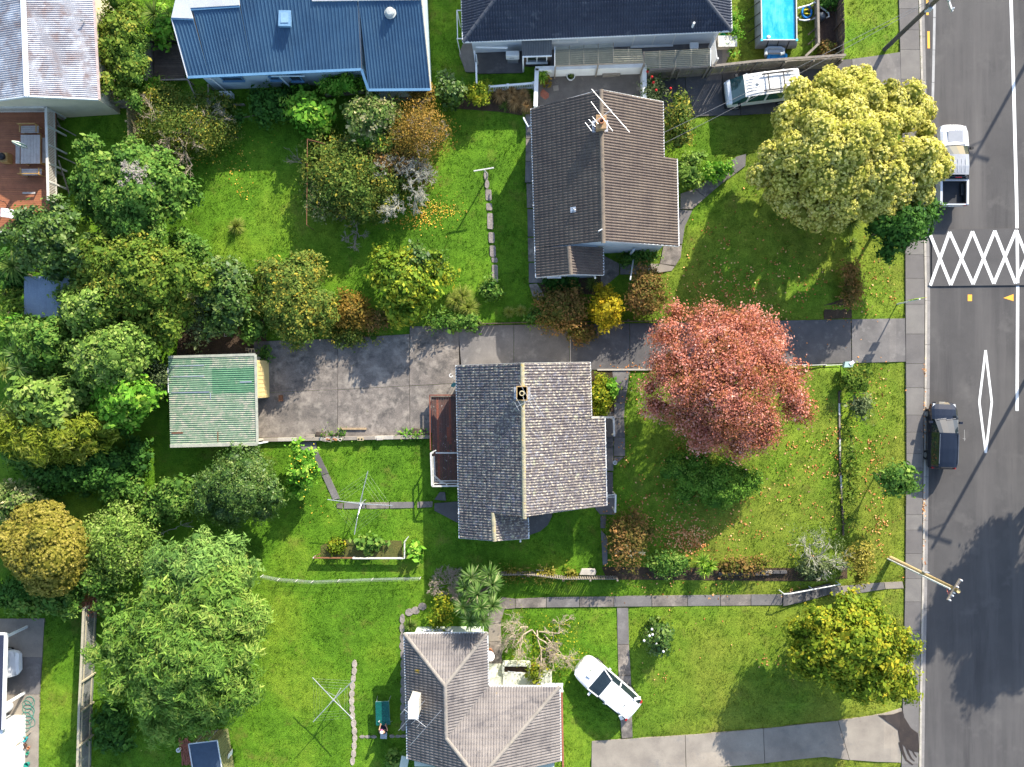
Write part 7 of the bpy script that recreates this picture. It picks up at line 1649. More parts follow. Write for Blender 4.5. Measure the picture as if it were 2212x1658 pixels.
def branchy(mb, p, d, ln, r, depth, rng, spread=.6, bend=.25, kids=(2, 4), minr=.006, shrink=.68, upb=.1, sides=4):
    q0 = p + d * ln * .5 + Vector((rng.gauss(0, bend), rng.gauss(0, bend), rng.gauss(0, bend))) * ln * .3
    q1 = p + d * ln + Vector((rng.gauss(0, bend), rng.gauss(0, bend), rng.gauss(0, bend))) * ln * .3
    mb.tube([p, q0, q1], [r, r * .85, r * .65], sides, False)
    if depth <= 0: return
    for k in range(rng.randint(*kids)):
        f = rng.uniform(.4, 1.0); s = p.lerp(q0, f * 2) if f < .5 else q0.lerp(q1, (f - .5) * 2)
        nd = (d + Vector((rng.gauss(0, spread), rng.gauss(0, spread), rng.gauss(0, spread) + upb))).normalized()
        branchy(mb, s, nd, ln * shrink * rng.uniform(.75, 1.2), max(r * .58, minr), depth - 1, rng, spread, bend, kids, minr, shrink, upb, sides)
def trunk(parent, base, blobs, r, seed, mat=BARK, limbs=6, twigs=0):
    rng = random.Random(seed); mb = MB(); zc = sum(b[0].z for b in blobs) / len(blobs)
    fork = Vector((base.x, base.y, max(base.z + (zc - base.z) * .45, base.z + .2)))
    mb.tube([base - up * .1, base.lerp(fork, .5) + Vector((rng.gauss(0, .05), rng.gauss(0, .05), 0)), fork], [r, r * .85, r * .75], 8, False)
    for k in range(min(limbs, len(blobs))):
        c, rr2 = blobs[(k * 7 + 3) % len(blobs)] if len(blobs) > 7 else blobs[k]
        m = fork.lerp(Vector(c), .5) + Vector((rng.gauss(0, .15), rng.gauss(0, .15), .1)); mb.tube([fork - up * .1, m, Vector(c)], [r * .6, r * .4, r * .2], 6, False)
        for t_ in range(twigs): branchy(mb, m.lerp(Vector(c), rng.random()), Vector((rng.gauss(0, 1), rng.gauss(0, 1), .8)).normalized(), rr2[0] * .9, r * .15, 2, rng, .6, .2, (2, 3), .008)
    return mb.build('trunk', mat, parent, True)
SPEC = dict(  # leaf, density, clump, aspect, core, spread, fuzz
    broad=(.20, 120, .42, .6, .70, .5, .10), fine=(.12, 250, .32, .5, .72, .55, .10), big=(.27, 75, .48, .6, .70, .45, .10), feather=(.30, 140, .50, .24, .68, .40, .10),
    loose=(.15, 150, .42, .5, .55, .65, .22), lobed=(.085, 620, .17, .6, .84, .40, -.08), maple=(.105, 300, .38, .6, .60, .6, .34), sparse=(.10, 95, .36, .5, 0, .8, .45), hedge=(.14, 190, .34, .55, .72, .5, .12))
def plant(name, label, cat, px, py, rx, ry, top, mat, spec='broad', n=9, seed=1, group=None, blobs=None, tr=.09, rb=.42, dome=.45, depth=.9, twigs=0, barkm=BARK, dens=1.0, limbs=6):
    if blobs: B_ = [(U(x, y, z), (r * mpp(z), r * mpp(z), r * mpp(z) * depth)) for x, y, r, z in blobs]
    else: B_ = auto_blobs(px, py, rx, ry, top, n, seed, rb, dome, depth)
    cx = sum(b[0].x for b in B_) / len(B_); cy = sum(b[0].y for b in B_) / len(B_)
    base = Vector((cx, cy, gz(cx, cy)))
    t = thing(name, label, cat, base, group)
    lf, de, cl, asp, core, spr, fz = SPEC[spec]
    foliage(t, B_, LM[mat], lf, de * dens, seed, cl, asp, core, 0, -.35, spr, fz, jag=.05 if spec == 'lobed' else .17, tl=.0 if spec == 'lobed' else .04)
    trunk(t, base, B_, tr, seed, barkm, limbs, max(twigs, 1 if top > 3 and spec != 'lobed' else 0))
    return t
def spiky(parent, c, n, ln, w, mat, seed, el=(.1, 1.4), arch=.5, name='blades'):
    rng = np.random.RandomState(seed); a = rng.uniform(0, 2 * np.pi, n); e = rng.uniform(el[0], el[1], n); l_ = ln * rng.uniform(.7, 1.15, n)
    d = np.stack([np.cos(a) * np.cos(e), np.sin(a) * np.cos(e), np.sin(e)], 1); s = np.stack([-np.sin(a), np.cos(a), np.zeros(n)], 1) * (w / 2)
    c = np.array(c); rows = []
    for f, wf in ((0, .6), (.35, 1.0), (.7, .75), (1.0, .06)):
        p = c + d * (l_ * f)[:, None]; p[:, 2] -= arch * l_ * f * f * np.cos(e)
        rows += [p + s * wf, p - s * wf]
    V = np.stack(rows, 1).reshape(-1, 3); k = np.arange(n)[:, None] * 8
    F = np.concatenate([k + np.array([[0, 1, 3, 2]]), k + np.array([[2, 3, 5, 4]]), k + np.array([[4, 5, 7, 6]])])
    return link(name, np_mesh(name, V, F, False, np.repeat(np.clip(rng.rand(n) * .8 + .1 * rng.randn(n), 0, 1), 8)), parent, mat)

# ---- large yellow-flowering tree
yt_ = []; rg = random.Random(11)
cx0, cy0, RX, RY = 1830, 318, 196, 168
for k in range(84):
    f = math.sqrt((k + .5) / 84); a = k * 2.39996 + rg.uniform(-.15, .15)
    r = rg.uniform(22, 34) * (1.1 - .2 * f)
    ex = 1 + .05 * math.sin(3 * a + 1) + .04 * math.sin(5 * a) - .13 * max(0, math.cos(a - 3.85)) ** 2
    yt_.append((cx0 + f * RX * ex * math.cos(a), cy0 + f * RY * ex * math.sin(a), r, 6.3 - 3.0 * f ** 2.2 + rg.uniform(-.55, .4)))
yt_ += [(1970, 200, 26, 4.2), (2015, 330, 24, 3.6), (1990, 420, 26, 3.4), (1700, 440, 28, 3.6), (1760, 478, 24, 3.2), (1640, 380, 26, 3.6)]
t = plant('flowering_tree', 'huge round tree covered in pale yellow blossom on the upper front lawn', 'tree', 0, 0, 0, 0, 6.5, 'cream', 'lobed', seed=21, blobs=yt_, tr=.28, twigs=1, limbs=14, depth=1.0)
# ---- autumn red tree
rb_ = []; rg = random.Random(7)
for k in range(80):
    f = math.sqrt((k + .5) / 80); a = k * 2.39996 + rg.uniform(-.2, .2); ex = 1 + .09 * math.sin(2 * a + .6) + .06 * math.sin(5 * a)
    rb_.append((1563 + f * 158 * ex * math.cos(a), 818 + f * 158 * ex * math.sin(a), rg.uniform(20, 30), 5.9 - 2.6 * f ** 2.4 + rg.uniform(-.3, .3)))
t = plant('autumn_tree', 'round autumn tree with red and pink leaves between driveway and front lawn', 'tree', 0, 0, 0, 0, 6.4, 'red', 'maple', seed=8, blobs=rb_, tr=.18, twigs=3, limbs=16, barkm=S('pale_bark', (.30, .25, .21), (.2, .165, .14), 5, .95), depth=.8)
# ---- the rest, each with its own label
T_, B_S = 'tree', 'shrub'
plant('evergreen_shrub', 'dense dark green conifer shrub spreading below the red tree', B_S, 1530, 1036, 113, 69, 2.6, 'conif', 'fine', 22, 31, rb=.38, dome=.35)
plant('street_tree', 'olive-yellow tree leaning over the footpath at the lower right', T_, 1845, 1400, 149, 128, 5.2, 'ygreen', 'broad', 38, 32, rb=.30, tr=.16, twigs=2)
plant('verge_tree', 'small young street tree with a thin trunk on the grass verge', T_, 1938, 1034, 46, 40, 3.2, 'green', 'broad', 9, 33, rb=.45, tr=.05, dens=.75)
plant('kerbside_tree', 'dark glossy tree tucked under the yellow tree by the crossing', T_, 1945, 482, 82, 74, 4.6, 'deep', 'broad', 16, 34, rb=.36, tr=.12)
plant('feathery_tree', 'very large feathery green tree by the long grey fence, lower left', T_, 408, 1405, 200, 200, 7.5, 'feather', 'feather', 52, 35, rb=.23, tr=.3, dome=.4)
plant('feathery_tree', 'pale blue-green feathery tree across the boundary above the largest feathery tree', T_, 425, 1235, 146, 90, 6.0, 'feather_b', 'feather', 22, 36, rb=.38, tr=.2)
plant('round_tree', 'dark green rounded tree with a dead grey tuft beside the upper back lawn', T_, 285, 415, 151, 125, 5.6, 'green', 'broad', 26, 37, rb=.34, tr=.2)
plant('deck_tree', 'dense dark tree at the lower corner of the reddish deck', T_, 112, 522, 103, 99, 6.0, 'dark', 'broad', 18, 38, rb=.36, tr=.2)
plant('olive_tree', 'broad olive-green tree in the middle of the left tree belt', T_, 292, 600, 155, 125, 5.8, 'olive', 'broad', 30, 39, rb=.30, tr=.2)
plant('light_tree', 'light green tree beside the small blue shed', T_, 190, 668, 74, 69, 5.4, 'pale', 'broad', 13, 40, rb=.40, tr=.15)
plant('pale_tree', 'pale green tree directly above the garage left corner', T_, 235, 770, 108, 92, 5.6, 'pale', 'broad', 20, 41, rb=.36, tr=.16)
plant('amber_tree', 'yellow-tinged green tree just above the garage roof', T_, 335, 690, 74, 78, 4.8, 'olive', 'broad', 12, 42, rb=.38, tr=.12)
plant('glossy_camellia', 'dark glossy camellia left of the big yellow-flecked shrub', B_S, 487, 632, 72, 92, 3.6, 'dark', 'broad', 15, 43, rb=.42)
plant('flecked_camellia', 'large camellia flecked with yellow between upper lawn and yard', B_S, 635, 645, 101, 110, 3.8, 'mixed', 'hedge', 24, 44, rb=.36)
plant('rusty_shrub', 'small rusty orange shrub between the two large camellias', B_S, 758, 672, 52, 50, 1.8, 'orange', 'loose', 10, 45)
plant('citrus_tree', 'yellow-green citrus tree with dark crown edge above the driveway', T_, 882, 612, 86, 99, 3.4, 'citrus', 'broad', 22, 46, rb=.34)
plant('dark_citrus', 'dark leafy small tree behind the yellow-green citrus', T_, 905, 565, 65, 44, 3.0, 'dark', 'broad', 9, 47)
plant('grey_olive', 'grey-green shrub above the garage beside the glossy camellia', B_S, 425, 690, 38, 78, 2.6, 'grey', 'loose', 9, 48)
plant('bigleaf_tree', 'green large-leaved tree left of the garage', T_, 262, 858, 96, 69, 4.6, 'bright', 'big', 14, 49, rb=.42, tr=.14)
plant('bigleaf_tree', 'green large-leaved tree at the far left below the spiky palms', T_, 100, 868, 99, 74, 5.0, 'pale', 'big', 16, 50, rb=.4, tr=.14)
plant('shade_tree', 'mid-green tree at the left edge above the spiky palms', T_, 90, 745, 94, 81, 4.6, 'green', 'broad', 14, 51, rb=.40, tr=.12)
plant('olive_feather_tree', 'yellow-olive feathery tree left of the garage lawn', T_, 118, 942, 132, 69, 4.8, 'lime', 'feather', 20, 52, rb=.45, tr=.12)
plant('dark_undergrowth', 'dark green shrub mass below the yellow-olive feathery tree', B_S, 195, 1015, 108, 69, 2.6, 'deep', 'broad', 14, 53)
plant('hedge_shrub', 'mid-green shrub row at the end of the garage lawn', B_S, 262, 1060, 83, 38, 1.8, 'green', 'broad', 10, 54)
plant('speckled_shrub', 'cream-speckled green shrub at the left edge above the golden cypress', B_S, 42, 1098, 81, 65, 3.0, 'rhodo', 'broad', 12, 55)
plant('golden_cypress', 'large golden-brown cypress at the left edge', T_, 95, 1185, 114, 110, 5.8, 'gold', 'lobed', 22, 56, rb=.40, tr=.2, dens=.8)
plant('loose_shrub', 'loose pale green shrub beside the golden cypress', B_S, 256, 1172, 85, 92, 3.4, 'pale', 'loose', 15, 57)
plant('lower_shrub', 'dark green shrub below the golden cypress near the carport', B_S, 120, 1300, 132, 45, 2.6, 'green', 'broad', 14, 58)
plant('orange_bush', 'round citrus bush left of the large grey-green tree on the back lawn', B_S, 382, 1072, 52, 63, 2.6, 'green', 'broad', 10, 59)
plant('grey_green_tree', 'large grey-green tree in the middle back lawn below the garage', T_, 518, 1055, 114, 96, 4.4, 'dark', 'fine', 26, 60, rb=.34, tr=.16, dens=.8)
lem = plant('lemon_tree', 'lemon tree with yellow fruit beside the diagonal path', T_, 652, 1012, 43, 56, 2.8, 'bright', 'broad', 9, 61)
plant('letterbox_shrub', 'clipped dark shrub beside the letterbox', B_S, 1848, 820, 38, 34, 1.3, 'olive', 'hedge', 7, 62)
plant('orange_shrub', 'tall orange-leaved shrub along the right side of the brown roof', B_S, 1465, 262, 34, 71, 2.6, 'mixed', 'loose', 12, 63, rb=.55)
plant('flowering_creeper', 'shrub with red flowers climbing over the end of the terrace wall', B_S, 1414, 195, 27, 32, 1.6, 'grey', 'loose', 6, 64, rb=.5)
plant('corner_shrub', 'bright green shrub by the step in the brown roof', B_S, 1492, 368, 32, 48, 1.8, 'pale', 'broad', 8, 65, rb=.5)
plant('path_shrub', 'fresh green bushy planting along the curving front path', B_S, 1548, 368, 40, 27, 1.2, 'bright', 'hedge', 7, 66)
plant('dark_cotoneaster', 'dark arching shrub below the small gable of the brown house', B_S, 1214, 672, 61, 55, 2.0, 'rust', 'loose', 13, 67, dens=1.2)
plant('yellow_bush', 'clear yellow rounded bush beside the driveway', B_S, 1309, 668, 43, 55, 2.2, 'yellowbush', 'fine', 10, 68, rb=.45)
plant('brown_green_shrub', 'brown-green shrub between the yellow bush and the red tree', B_S, 1396, 632, 49, 59, 2.2, 'rust', 'loose', 12, 69, dens=1.2)
plant('bright_shrub', 'vivid green round shrub below the blue-roofed house', B_S, 668, 243, 56, 56, 2.4, 'bright', 'big', 10, 70, rb=.45)
plant('clipped_hedge', 'bright green hedge against the blue-roofed house wall', 'hedge', 742, 184, 57, 22, 2.2, 'bright', 'hedge', 9, 71, rb=.75)
plant('shadow_shrub', 'dark green shrubs left of the vivid green shrub', B_S, 578, 232, 67, 47, 1.8, 'deep', 'broad', 11, 72)
plant('rhododendron', 'rhododendron with cream blossom in the upper back lawn clump', B_S, 802, 252, 69, 57, 3.6, 'rhodo', 'broad', 14, 73, rb=.4)
plant('light_rhododendron', 'bright-leaved shrub below the cream rhododendron', B_S, 808, 292, 38, 36, 2.8, 'bright', 'broad', 7, 74)
plant('orange_tree', 'orange-brown half-bare tree right of the cream rhododendron', T_, 905, 288, 86, 74, 3.6, 'orange', 'sparse', 16, 75, twigs=5, barkm=TWIG, tr=.10, limbs=10, dens=1.5)
plant('big_mixed_shrub', 'large mixed green and brown shrub in the upper back lawn', B_S, 768, 388, 118, 108, 3.0, 'mixed', 'loose', 24, 76, rb=.34, twigs=1)
plant('green_climber', 'pale yellow-green climber on the rusty goal frame', B_S, 695, 420, 40, 76, 2.0, 'rhodo', 'loose', 11, 77, rb=.5)
plant('hedge_shrub', 'tall mixed hedge between the grey roof and the blue roof', 'hedge', 262, 100, 58, 137, 3.0, 'olive', 'broad', 22, 78, rb=.5, dome=.25)
plant('green_hedge', 'green leafy strip on the right of the tall mixed hedge', 'hedge', 292, 130, 29, 108, 2.8, 'green', 'fine', 12, 79, rb=.8, dome=.2)
plant('leafy_shrub', 'bright leafy shrub at the top edge left of the blue roof', B_S, 352, 55, 31, 50, 2.2, 'bright', 'big', 7, 80, rb=.6)
plant('yellow_shrub', 'yellow-leaved sparse shrub below the small dark deck', B_S, 400, 270, 121, 81, 2.4, 'mixed', 'sparse', 20, 81, twigs=3, barkm=TWIG, dens=2.0, limbs=10)
plant('boundary_shrub', 'dark green shrub left of the round yellowish bush at the balustrade', B_S, 974, 200, 36, 42, 2.2, 'dark', 'broad', 8, 82, rb=.5)
plant('round_bush', 'round yellowish bush at the end of the white balustrade', B_S, 1034, 202, 30, 32, 1.8, 'ygreen', 'fine', 6, 83, rb=.5)
plant('copper_shrub', 'coppery shrub at the lower right corner of the blue roof', B_S, 912, 212, 32, 27, 2.2, 'orange', 'loose', 6, 84, rb=.5)
plant('brown_heath_shrub', 'brown-green twiggy shrub at the front corner of the lichen-roofed house', B_S, 1356, 1165, 55, 71, 2.0, 'rust', 'loose', 14, 85, twigs=1, dens=.9)
plant('olive_boundary_shrub', 'olive-brown shrub at the lower end of the front retaining wall', B_S, 1856, 1216, 32, 46, 1.6, 'gold', 'loose', 7, 86, rb=.5)
cam_ = plant('camellia_bush', 'round white-flowered camellia on the lower front lawn', B_S, 1424, 1378, 36, 38, 2.0, 'dark', 'broad', 8, 87, rb=.5)
plant('boundary_planting', 'low dark green planting at the boundary left of the bright yucca', B_S, 1445, 1218, 55, 21, 1.0, 'green', 'loose', 8, 88, rb=.8)
plant('boundary_planting', 'low brown-green planting at the boundary right of the bright yucca', B_S, 1612, 1222, 65, 17, .9, 'rust', 'loose', 8, 89, rb=.9)
plant('dark_planting', 'dark low shrub below the twisted grey shrub', B_S, 1765, 1225, 50, 23, 1.0, 'grey', 'loose', 7, 90, rb=.8)
plant('front_bed_shrub', 'yellow-green low shrub in the front bed of the lichen-roofed house', B_S, 1298, 850, 23, 52, .9, 'ygreen', 'hedge', 9, 91, rb=.7)
plant('front_bed_plant', 'bright green plant at the path edge of the front bed', B_S, 1322, 838, 13, 23, .8, 'bright', 'broad', 5, 92, rb=.7)
plant('porch_shrub', 'ferny green shrub below the brown house window', B_S, 1382, 556, 57, 15, 1.0, 'green', 'loose', 8, 93, rb=.9)
plant('gable_shrub', 'dark shrub under the small gable wall of the brown house', B_S, 1212, 610, 46, 17, 1.0, 'deep', 'broad', 7, 94, rb=.9)
plant('ivy_bank', 'straggling green ivy bank along the upper edge of the yard', B_S, 1000, 696, 50, 15, .9, 'green', 'broad', 8, 95, rb=.9)
plant('creeper', 'reddish-green creeper spilling over the upper yard edge', B_S, 745, 728, 65, 15, .7, 'mixed', 'loose', 9, 96, rb=.9)
plant('driveway_creeper', 'rusty creeper hanging over the driveway edge below the dark arching shrub', B_S, 1255, 722, 34, 17, .9, 'rust', 'loose', 6, 97, rb=.8)
plant('green_tuft_shrub', 'small green shrub at the lower end of the stepping stones', B_S, 1062, 626, 23, 25, 1.0, 'green', 'broad', 5, 98, rb=.6)
plant('verge_shrub', 'grey-brown low shrub on the street side of the retaining wall', B_S, 1858, 880, 23, 32, .5, 'grey', 'loose', 6, 99, rb=.6)
plant('wall_groundcover', 'low green growth along the street side of the retaining wall', B_S, 1836, 1010, 15, 105, .2, 'olive', 'loose', 12, 100, rb=.9, dome=.2)
plant('bank_planting', 'brown-green planting along the bank edge of the upper front lawn', B_S, 1838, 612, 19, 65, .3, 'rust', 'loose', 10, 101, rb=.8, dome=.2)
plant('left_edge_shrub', 'dark green shrubs at the far left above the small blue shed', B_S, 28, 590, 45, 52, 3.0, 'deep', 'broad', 8, 102)
plant('left_low_tree', 'brownish sparse tree at the far left beside the small blue shed', T_, 22, 662, 38, 49, 3.4, 'olive', 'loose', 8, 103, twigs=2)
plant('pool_shrub', 'dark brown-green shrub in the bark bed by the pool', B_S, q(3, 0, 580, 410)[0], q(3, 0, 580, 410)[1], 22, 12, .8, 'rust', 'hedge', 5, 104, rb=.9)
plant('pool_shrub', 'dark shrub at the top edge above the pool pump', B_S, q(3, 0, 590, 20)[0], 4, 26, 16, 1.0, 'deep', 'hedge', 5, 105, rb=.8)
plant('side_shrub', 'green shrub strip at the right end of the navy-roofed house', B_S, 1586, 66, 8, 52, .9, 'bright', 'loose', 7, 106, rb=1.2)
plant('garden_vegetables', 'green leafy vegetables in the framed garden bed', 'vegetables', 800, 1178, 42, 15, .6, 'green', 'big', 8, 107, rb=.8)
plant('garden_flowers', 'yellow-flowered plant at the left end of the framed garden bed', 'flowers', 728, 1182, 19, 15, .6, 'ygreen', 'broad', 5, 108, rb=.7)
plant('pumpkin_plant', 'large-leaved green plant beside the white board of the garden bed', 'plant', 896, 1192, 15, 19, .5, 'bright', 'big', 4, 109, rb=.7)
plant('entry_vine', 'small yellow-green tree over the entry terrace of the grey hipped house', B_S, 1157, 1456, 19, 27, 1.8, 'ygreen', 'loose', 6, 110, rb=.6)
plant('wall_shrub', 'yellow-green shrub between the dead shrub and the cabbage tree', B_S, 954, 1322, 23, 38, 2.0, 'ygreen', 'loose', 7, 111, rb=.6)
plant('pot_shrub', 'dark green shrub by the blue pot at the bottom edge', B_S, 855, 1642, 19, 21, 1.2, 'green', 'big', 5, 112, rb=.7)
plant('shed_shrub', 'dark green shrubs under the largest feathery tree beside the fence', B_S, 245, 1570, 49, 67, 1.6, 'deep', 'broad', 10, 113)
plant('boundary_weeds', 'dry weedy growth along the boundary below the lichen-roofed house', B_S, 1140, 1240, 116, 9, .6, 'gold', 'loose', 12, 114, rb=1.2)
plant('yard_weeds', 'green weeds and ivy against the deck end of the yard edging wall', 'weeds', 895, 938, 36, 6, .45, 'bright', 'loose', 6, 115, rb=1.0)
plant('yard_weeds', 'green weeds behind the roof tiles on the yard edging wall', 'weeds', 728, 940, 32, 6, .45, 'green', 'loose', 5, 116, rb=1.0)
plant('corner_weeds', 'leafy weed at the upper corner of the garage door', 'weeds', 572, 766, 13, 15, .7, 'green', 'broad', 4, 117, rb=.7)
plant('stepped_shrub', 'reddish fern heap on the end of the long grey fence', B_S, 196, 1302, 38, 16, 1.2, 'red', 'sparse', 6, 118, rb=.9, dens=2)
plant('camellia_hedge', 'dark shrubs between the vivid hedge and cream rhododendron', B_S, 640, 200, 45, 18, 1.2, 'deep', 'broad', 6, 119, rb=.9)
plant('terrace_plant', 'reddish potted plant below the spiky yucca on the terrace', 'plant', q(2, 0, 320, 670)[0], q(2, 0, 320, 670)[1], 12, 9, .6, 'orange', 'broad', 4, 120, rb=.7)
plant('retaining_shrub', 'small shrub by the upper end of the grey paling fence at the tall hedge', B_S, 330, 190, 27, 22, 1.2, 'bright', 'feather', 5, 121, rb=.7)

for k_, (x, y, rx, ry, top, m_, sp, lab) in enumerate([
    (405, 545, 52, 48, 2.6, 'green', 'broad', 'green shrub at the lawn edge below the round tree with the dead tuft'),
    (160, 850, 60, 52, 3.4, 'green', 'big', 'large-leaved shrub between the two large-leaved trees left of the garage'),
    (30, 700, 46, 52, 3.2, 'bright', 'feather', 'fresh green shrub at the left edge below the small blue shed'),
    (130, 735, 56, 40, 3.0, 'deep', 'broad', 'dark green shrub directly below the small blue shed'),
    (340, 815, 34, 46, 2.6, 'grey', 'loose', 'dull grey-green shrub touching the left side of the garage roof'),
    (22, 905, 40, 34, 3.0, 'tuss', 'feather', 'tawny feathery shrub at the left edge above the yellow-olive tree'),
    (110, 1030, 62, 46, 2.4, 'deep', 'broad', 'dark shrub between the yellow-olive feathery tree and the golden cypress'),
    (330, 1105, 46, 40, 1.6, 'green', 'broad', 'low green shrub left of the round citrus bush'),
    (205, 1250, 60, 40, 2.6, 'green', 'broad', 'green shrub right of the golden cypress near the fence end'),
    (35, 1285, 60, 40, 2.2, 'deep', 'broad', 'dark shrub at the left edge below the golden cypress'),
    (850, 345, 66, 52, 2.6, 'rust', 'loose', 'brown bushy growth between the orange tree and the big mixed shrub'),
    (835, 315, 60, 40, 2.6, 'mixed', 'loose', 'mixed green growth between the cream rhododendron and the orange-brown tree'),
    (905, 375, 40, 50, 1.6, 'rust', 'sparse', 'thin brown growth under the bare lichen-grey branches'),
    (345, 205, 46, 30, 1.8, 'mixed', 'loose', 'yellow-green shrub below the small dark deck rail'),
    (455, 225, 52, 34, 1.6, 'mixed', 'loose', 'yellow-green shrub at the foot of the blue house corner'),
    (480, 285, 46, 40, 1.4, 'mixed', 'sparse', 'thin yellowing shrub at the right of the bare white-branched shrub'),
    (545, 712, 34, 30, 1.8, 'green', 'broad', 'green shrub overhanging the upper left corner of the yard'),
    (815, 692, 36, 24, 1.2, 'rust', 'loose', 'brown-green undergrowth below the citrus tree on the left'),
    (945, 690, 44, 22, 1.2, 'green', 'loose', 'green undergrowth between the citrus tree and the ivy bank'),
    (60, 990, 60, 36, 2.2, 'green', 'broad', 'green shrub at the left edge below the yellow-olive feathery tree'),
    (300, 985, 30, 56, 1.6, 'deep', 'broad', 'dark shrub column beside the garage lawn'),
    (215, 915, 50, 36, 2.2, 'deep', 'broad', 'dark shrub between the large-leaved tree and the garage lawn'),
    (1165, 690, 40, 20, 1.0, 'green', 'loose', 'low green growth beside the driveway left of the dark arching shrub')]):
    plant('filler_shrub' if False else 'garden_shrub', lab, B_S, x, y, rx, ry, top, m_, sp, 9 if rx < 55 else 13, 150 + k_, dens=2 if sp == 'sparse' else 1)

# flowers and fruit
def dots(parent, name, spots, r, mat):
    for p in spots: MB().lathe(p, [(r * .5, -r * .8), (r, -.2 * r), (r * .8, .5 * r), (r * .2, .8 * r)], 7).build(name, mat, parent, True)
rg = random.Random(3)
dots(lem, 'lemon', [U(652 + rg.gauss(0, 14), 1008 + rg.gauss(0, 20), 2.5 + rg.uniform(-.2, .4)) for _ in range(26)], .045, S('lemon_skin', (.72, .55, .04), None, 6, .5))
dots(cam_, 'white_flower', [U(*q(2, 3, x, y), 1.9) for x, y in ((1205, 515), (1140, 610), (1242, 636), (1210, 560), (1300, 700), (1185, 570))], .085, S('petal_white', (.78, .72, .72), None, 6, .7))
hibs = [o for o in bpy.data.objects if o.name == 'flowering_creeper'][0]
dots(hibs, 'red_flower', [U(*q(2, 0, x, y), 1.6) for x, y in ((1168, 595), (1218, 685), (1240, 750), (1360, 735), (1205, 640))], .09, S('petal_red', (.55, .02, .02), None, 6, .7))

plant('roadside_tree', 'tall tree across the road whose shadow falls on the lower road', T_, 2560, 880, 150, 130, 9.0, 'green', 'broad', 24, 141, rb=.34, tr=.25)
plant('roadside_tree', 'broad tree across the road shading the lower right road corner', T_, 2590, 1060, 120, 110, 8.0, 'green', 'broad', 18, 142, rb=.36, tr=.25)
# ---- bare and twiggy plants
def bare(name, label, cat, spots, mat, depth=4, ln=.9, r=.05, seed=1, lean=None, kids=(2, 4), spread=.6, upb=.1, z0=None, tuft=None, shrink=.68):
    rng = random.Random(seed); p0 = G(*spots[0][:2])
    t = thing(name, label, cat, p0)
    for i, (x, y, dx, dy, dz) in enumerate(spots):
        mb = MB(); b = G(x, y) if z0 is None else U(x, y, z0)
        branchy(mb, b, Vector((dx, dy, dz)).normalized(), ln, r, depth, rng, spread, .25, kids, .007, shrink, upb)
        mb.build('branch', mat, t)
    if tuft: foliage(t, [(U(x, y, z), (r_ * mpp(z),) * 3) for x, y, r_, z in tuft[1]], LM[tuft[0]], .085, 40, seed, .4, .5, 0, 0, -.3, .8, .5, name='leaves')
    return t
bare('bare_tree', 'leafless pale twiggy tree behind the white car', T_, [(1150, 1362, .9, -.5, .5), (1160, 1362, .2, -.9, .4), (1150, 1360, -.6, -.4, .5), (1140, 1355, -.4, .2, .8), (1165, 1365, 1.0, -.1, .35), (1175, 1372, .7, -.8, .3)], TWIG, 5, 1.45, .055, 5, kids=(3, 4), shrink=.64, tuft=('ygreen', [(1110, 1340, 30, 1.2), (1200, 1400, 60, 1.0), (1130, 1400, 30, .8)]))
bare('dead_shrub', 'dead grey-brown shrub of fine bare twigs left of the cabbage tree', B_S, [(965, 1262, -.5, .3, .7), (970, 1262, .1, .6, .7), (960, 1268, -.7, -.2, .5), (968, 1270, .3, -.3, .8), (962, 1260, -.2, .8, .5), (972, 1255, .5, .5, .6)], S('dead_twigs', (.36, .29, .24), (.27, .21, .17), 6, .95), 4, .7, .03, 6, kids=(3, 5))
bare('dead_tree', 'bare lichen-grey branches on the right of the big mixed shrub', T_, [(870, 400, .8, .2, .5), (868, 398, .5, .8, .5), (872, 405, .9, -.4, .4), (850, 400, -.3, .6, .7), (880, 395, .7, .5, .4), (860, 420, .2, -.7, .5)], TWIG_GREY, 5, 1.15, .045, 7, z0=1.2, kids=(3, 4), shrink=.66)
bare('dead_shrub', 'dead pinkish twig shrub at the foot of the big mixed shrub', B_S, [(765, 492, .1, .2, .8), (768, 500, .4, -.6, .5), (762, 505, -.4, -.5, .5), (770, 510, .1, -.9, .4), (758, 480, -.5, .3, .6)], S('pink_twigs', (.40, .32, .28), (.30, .24, .21), 6, .95), 4, .7, .035, 8, kids=(2, 4))
bare('bare_shrub', 'bare white-branched shrub among the yellow leaves below the dark deck', B_S, [(372, 290, .6, -.5, .5), (380, 300, .8, -.3, .4), (365, 285, -.5, .4, .6), (390, 310, .5, -.9, .3), (440, 270, .5, .3, .6), (378, 295, -.1, -.8, .5)], TWIG, 4, 1.15, .04, 9, z0=.8)
bare('twisted_shrub', 'twisted silvery-branched shrub at the lower right corner of the front lawn', B_S, [(1752, 1205, -.2, .9, .5), (1755, 1205, .6, .6, .5), (1758, 1210, .9, .1, .5), (1750, 1208, -.5, .4, .6), (1760, 1215, .5, -.4, .6)], TWIG_GREY, 4, 1.1, .055, 10, tuft=('grey', [(1780, 1180, 34, 1.2), (1745, 1170, 26, 1.2), (1800, 1205, 28, 1.0), (1720, 1150, 18, .9)]))
bare('dead_tuft', 'pale dead twig tuft in the crown of the round dark tree', B_S, [(300, 385, .1, .3, .9), (305, 382, .5, .1, .8), (298, 380, -.4, .3, .8), (306, 388, .3, -.5, .8), (295, 388, -.3, -.4, .8)], S('pale_dead_twigs', (.56, .50, .46), (.46, .40, .36), 6, .95), 4, .55, .02, 11, z0=4.7, kids=(3, 5))
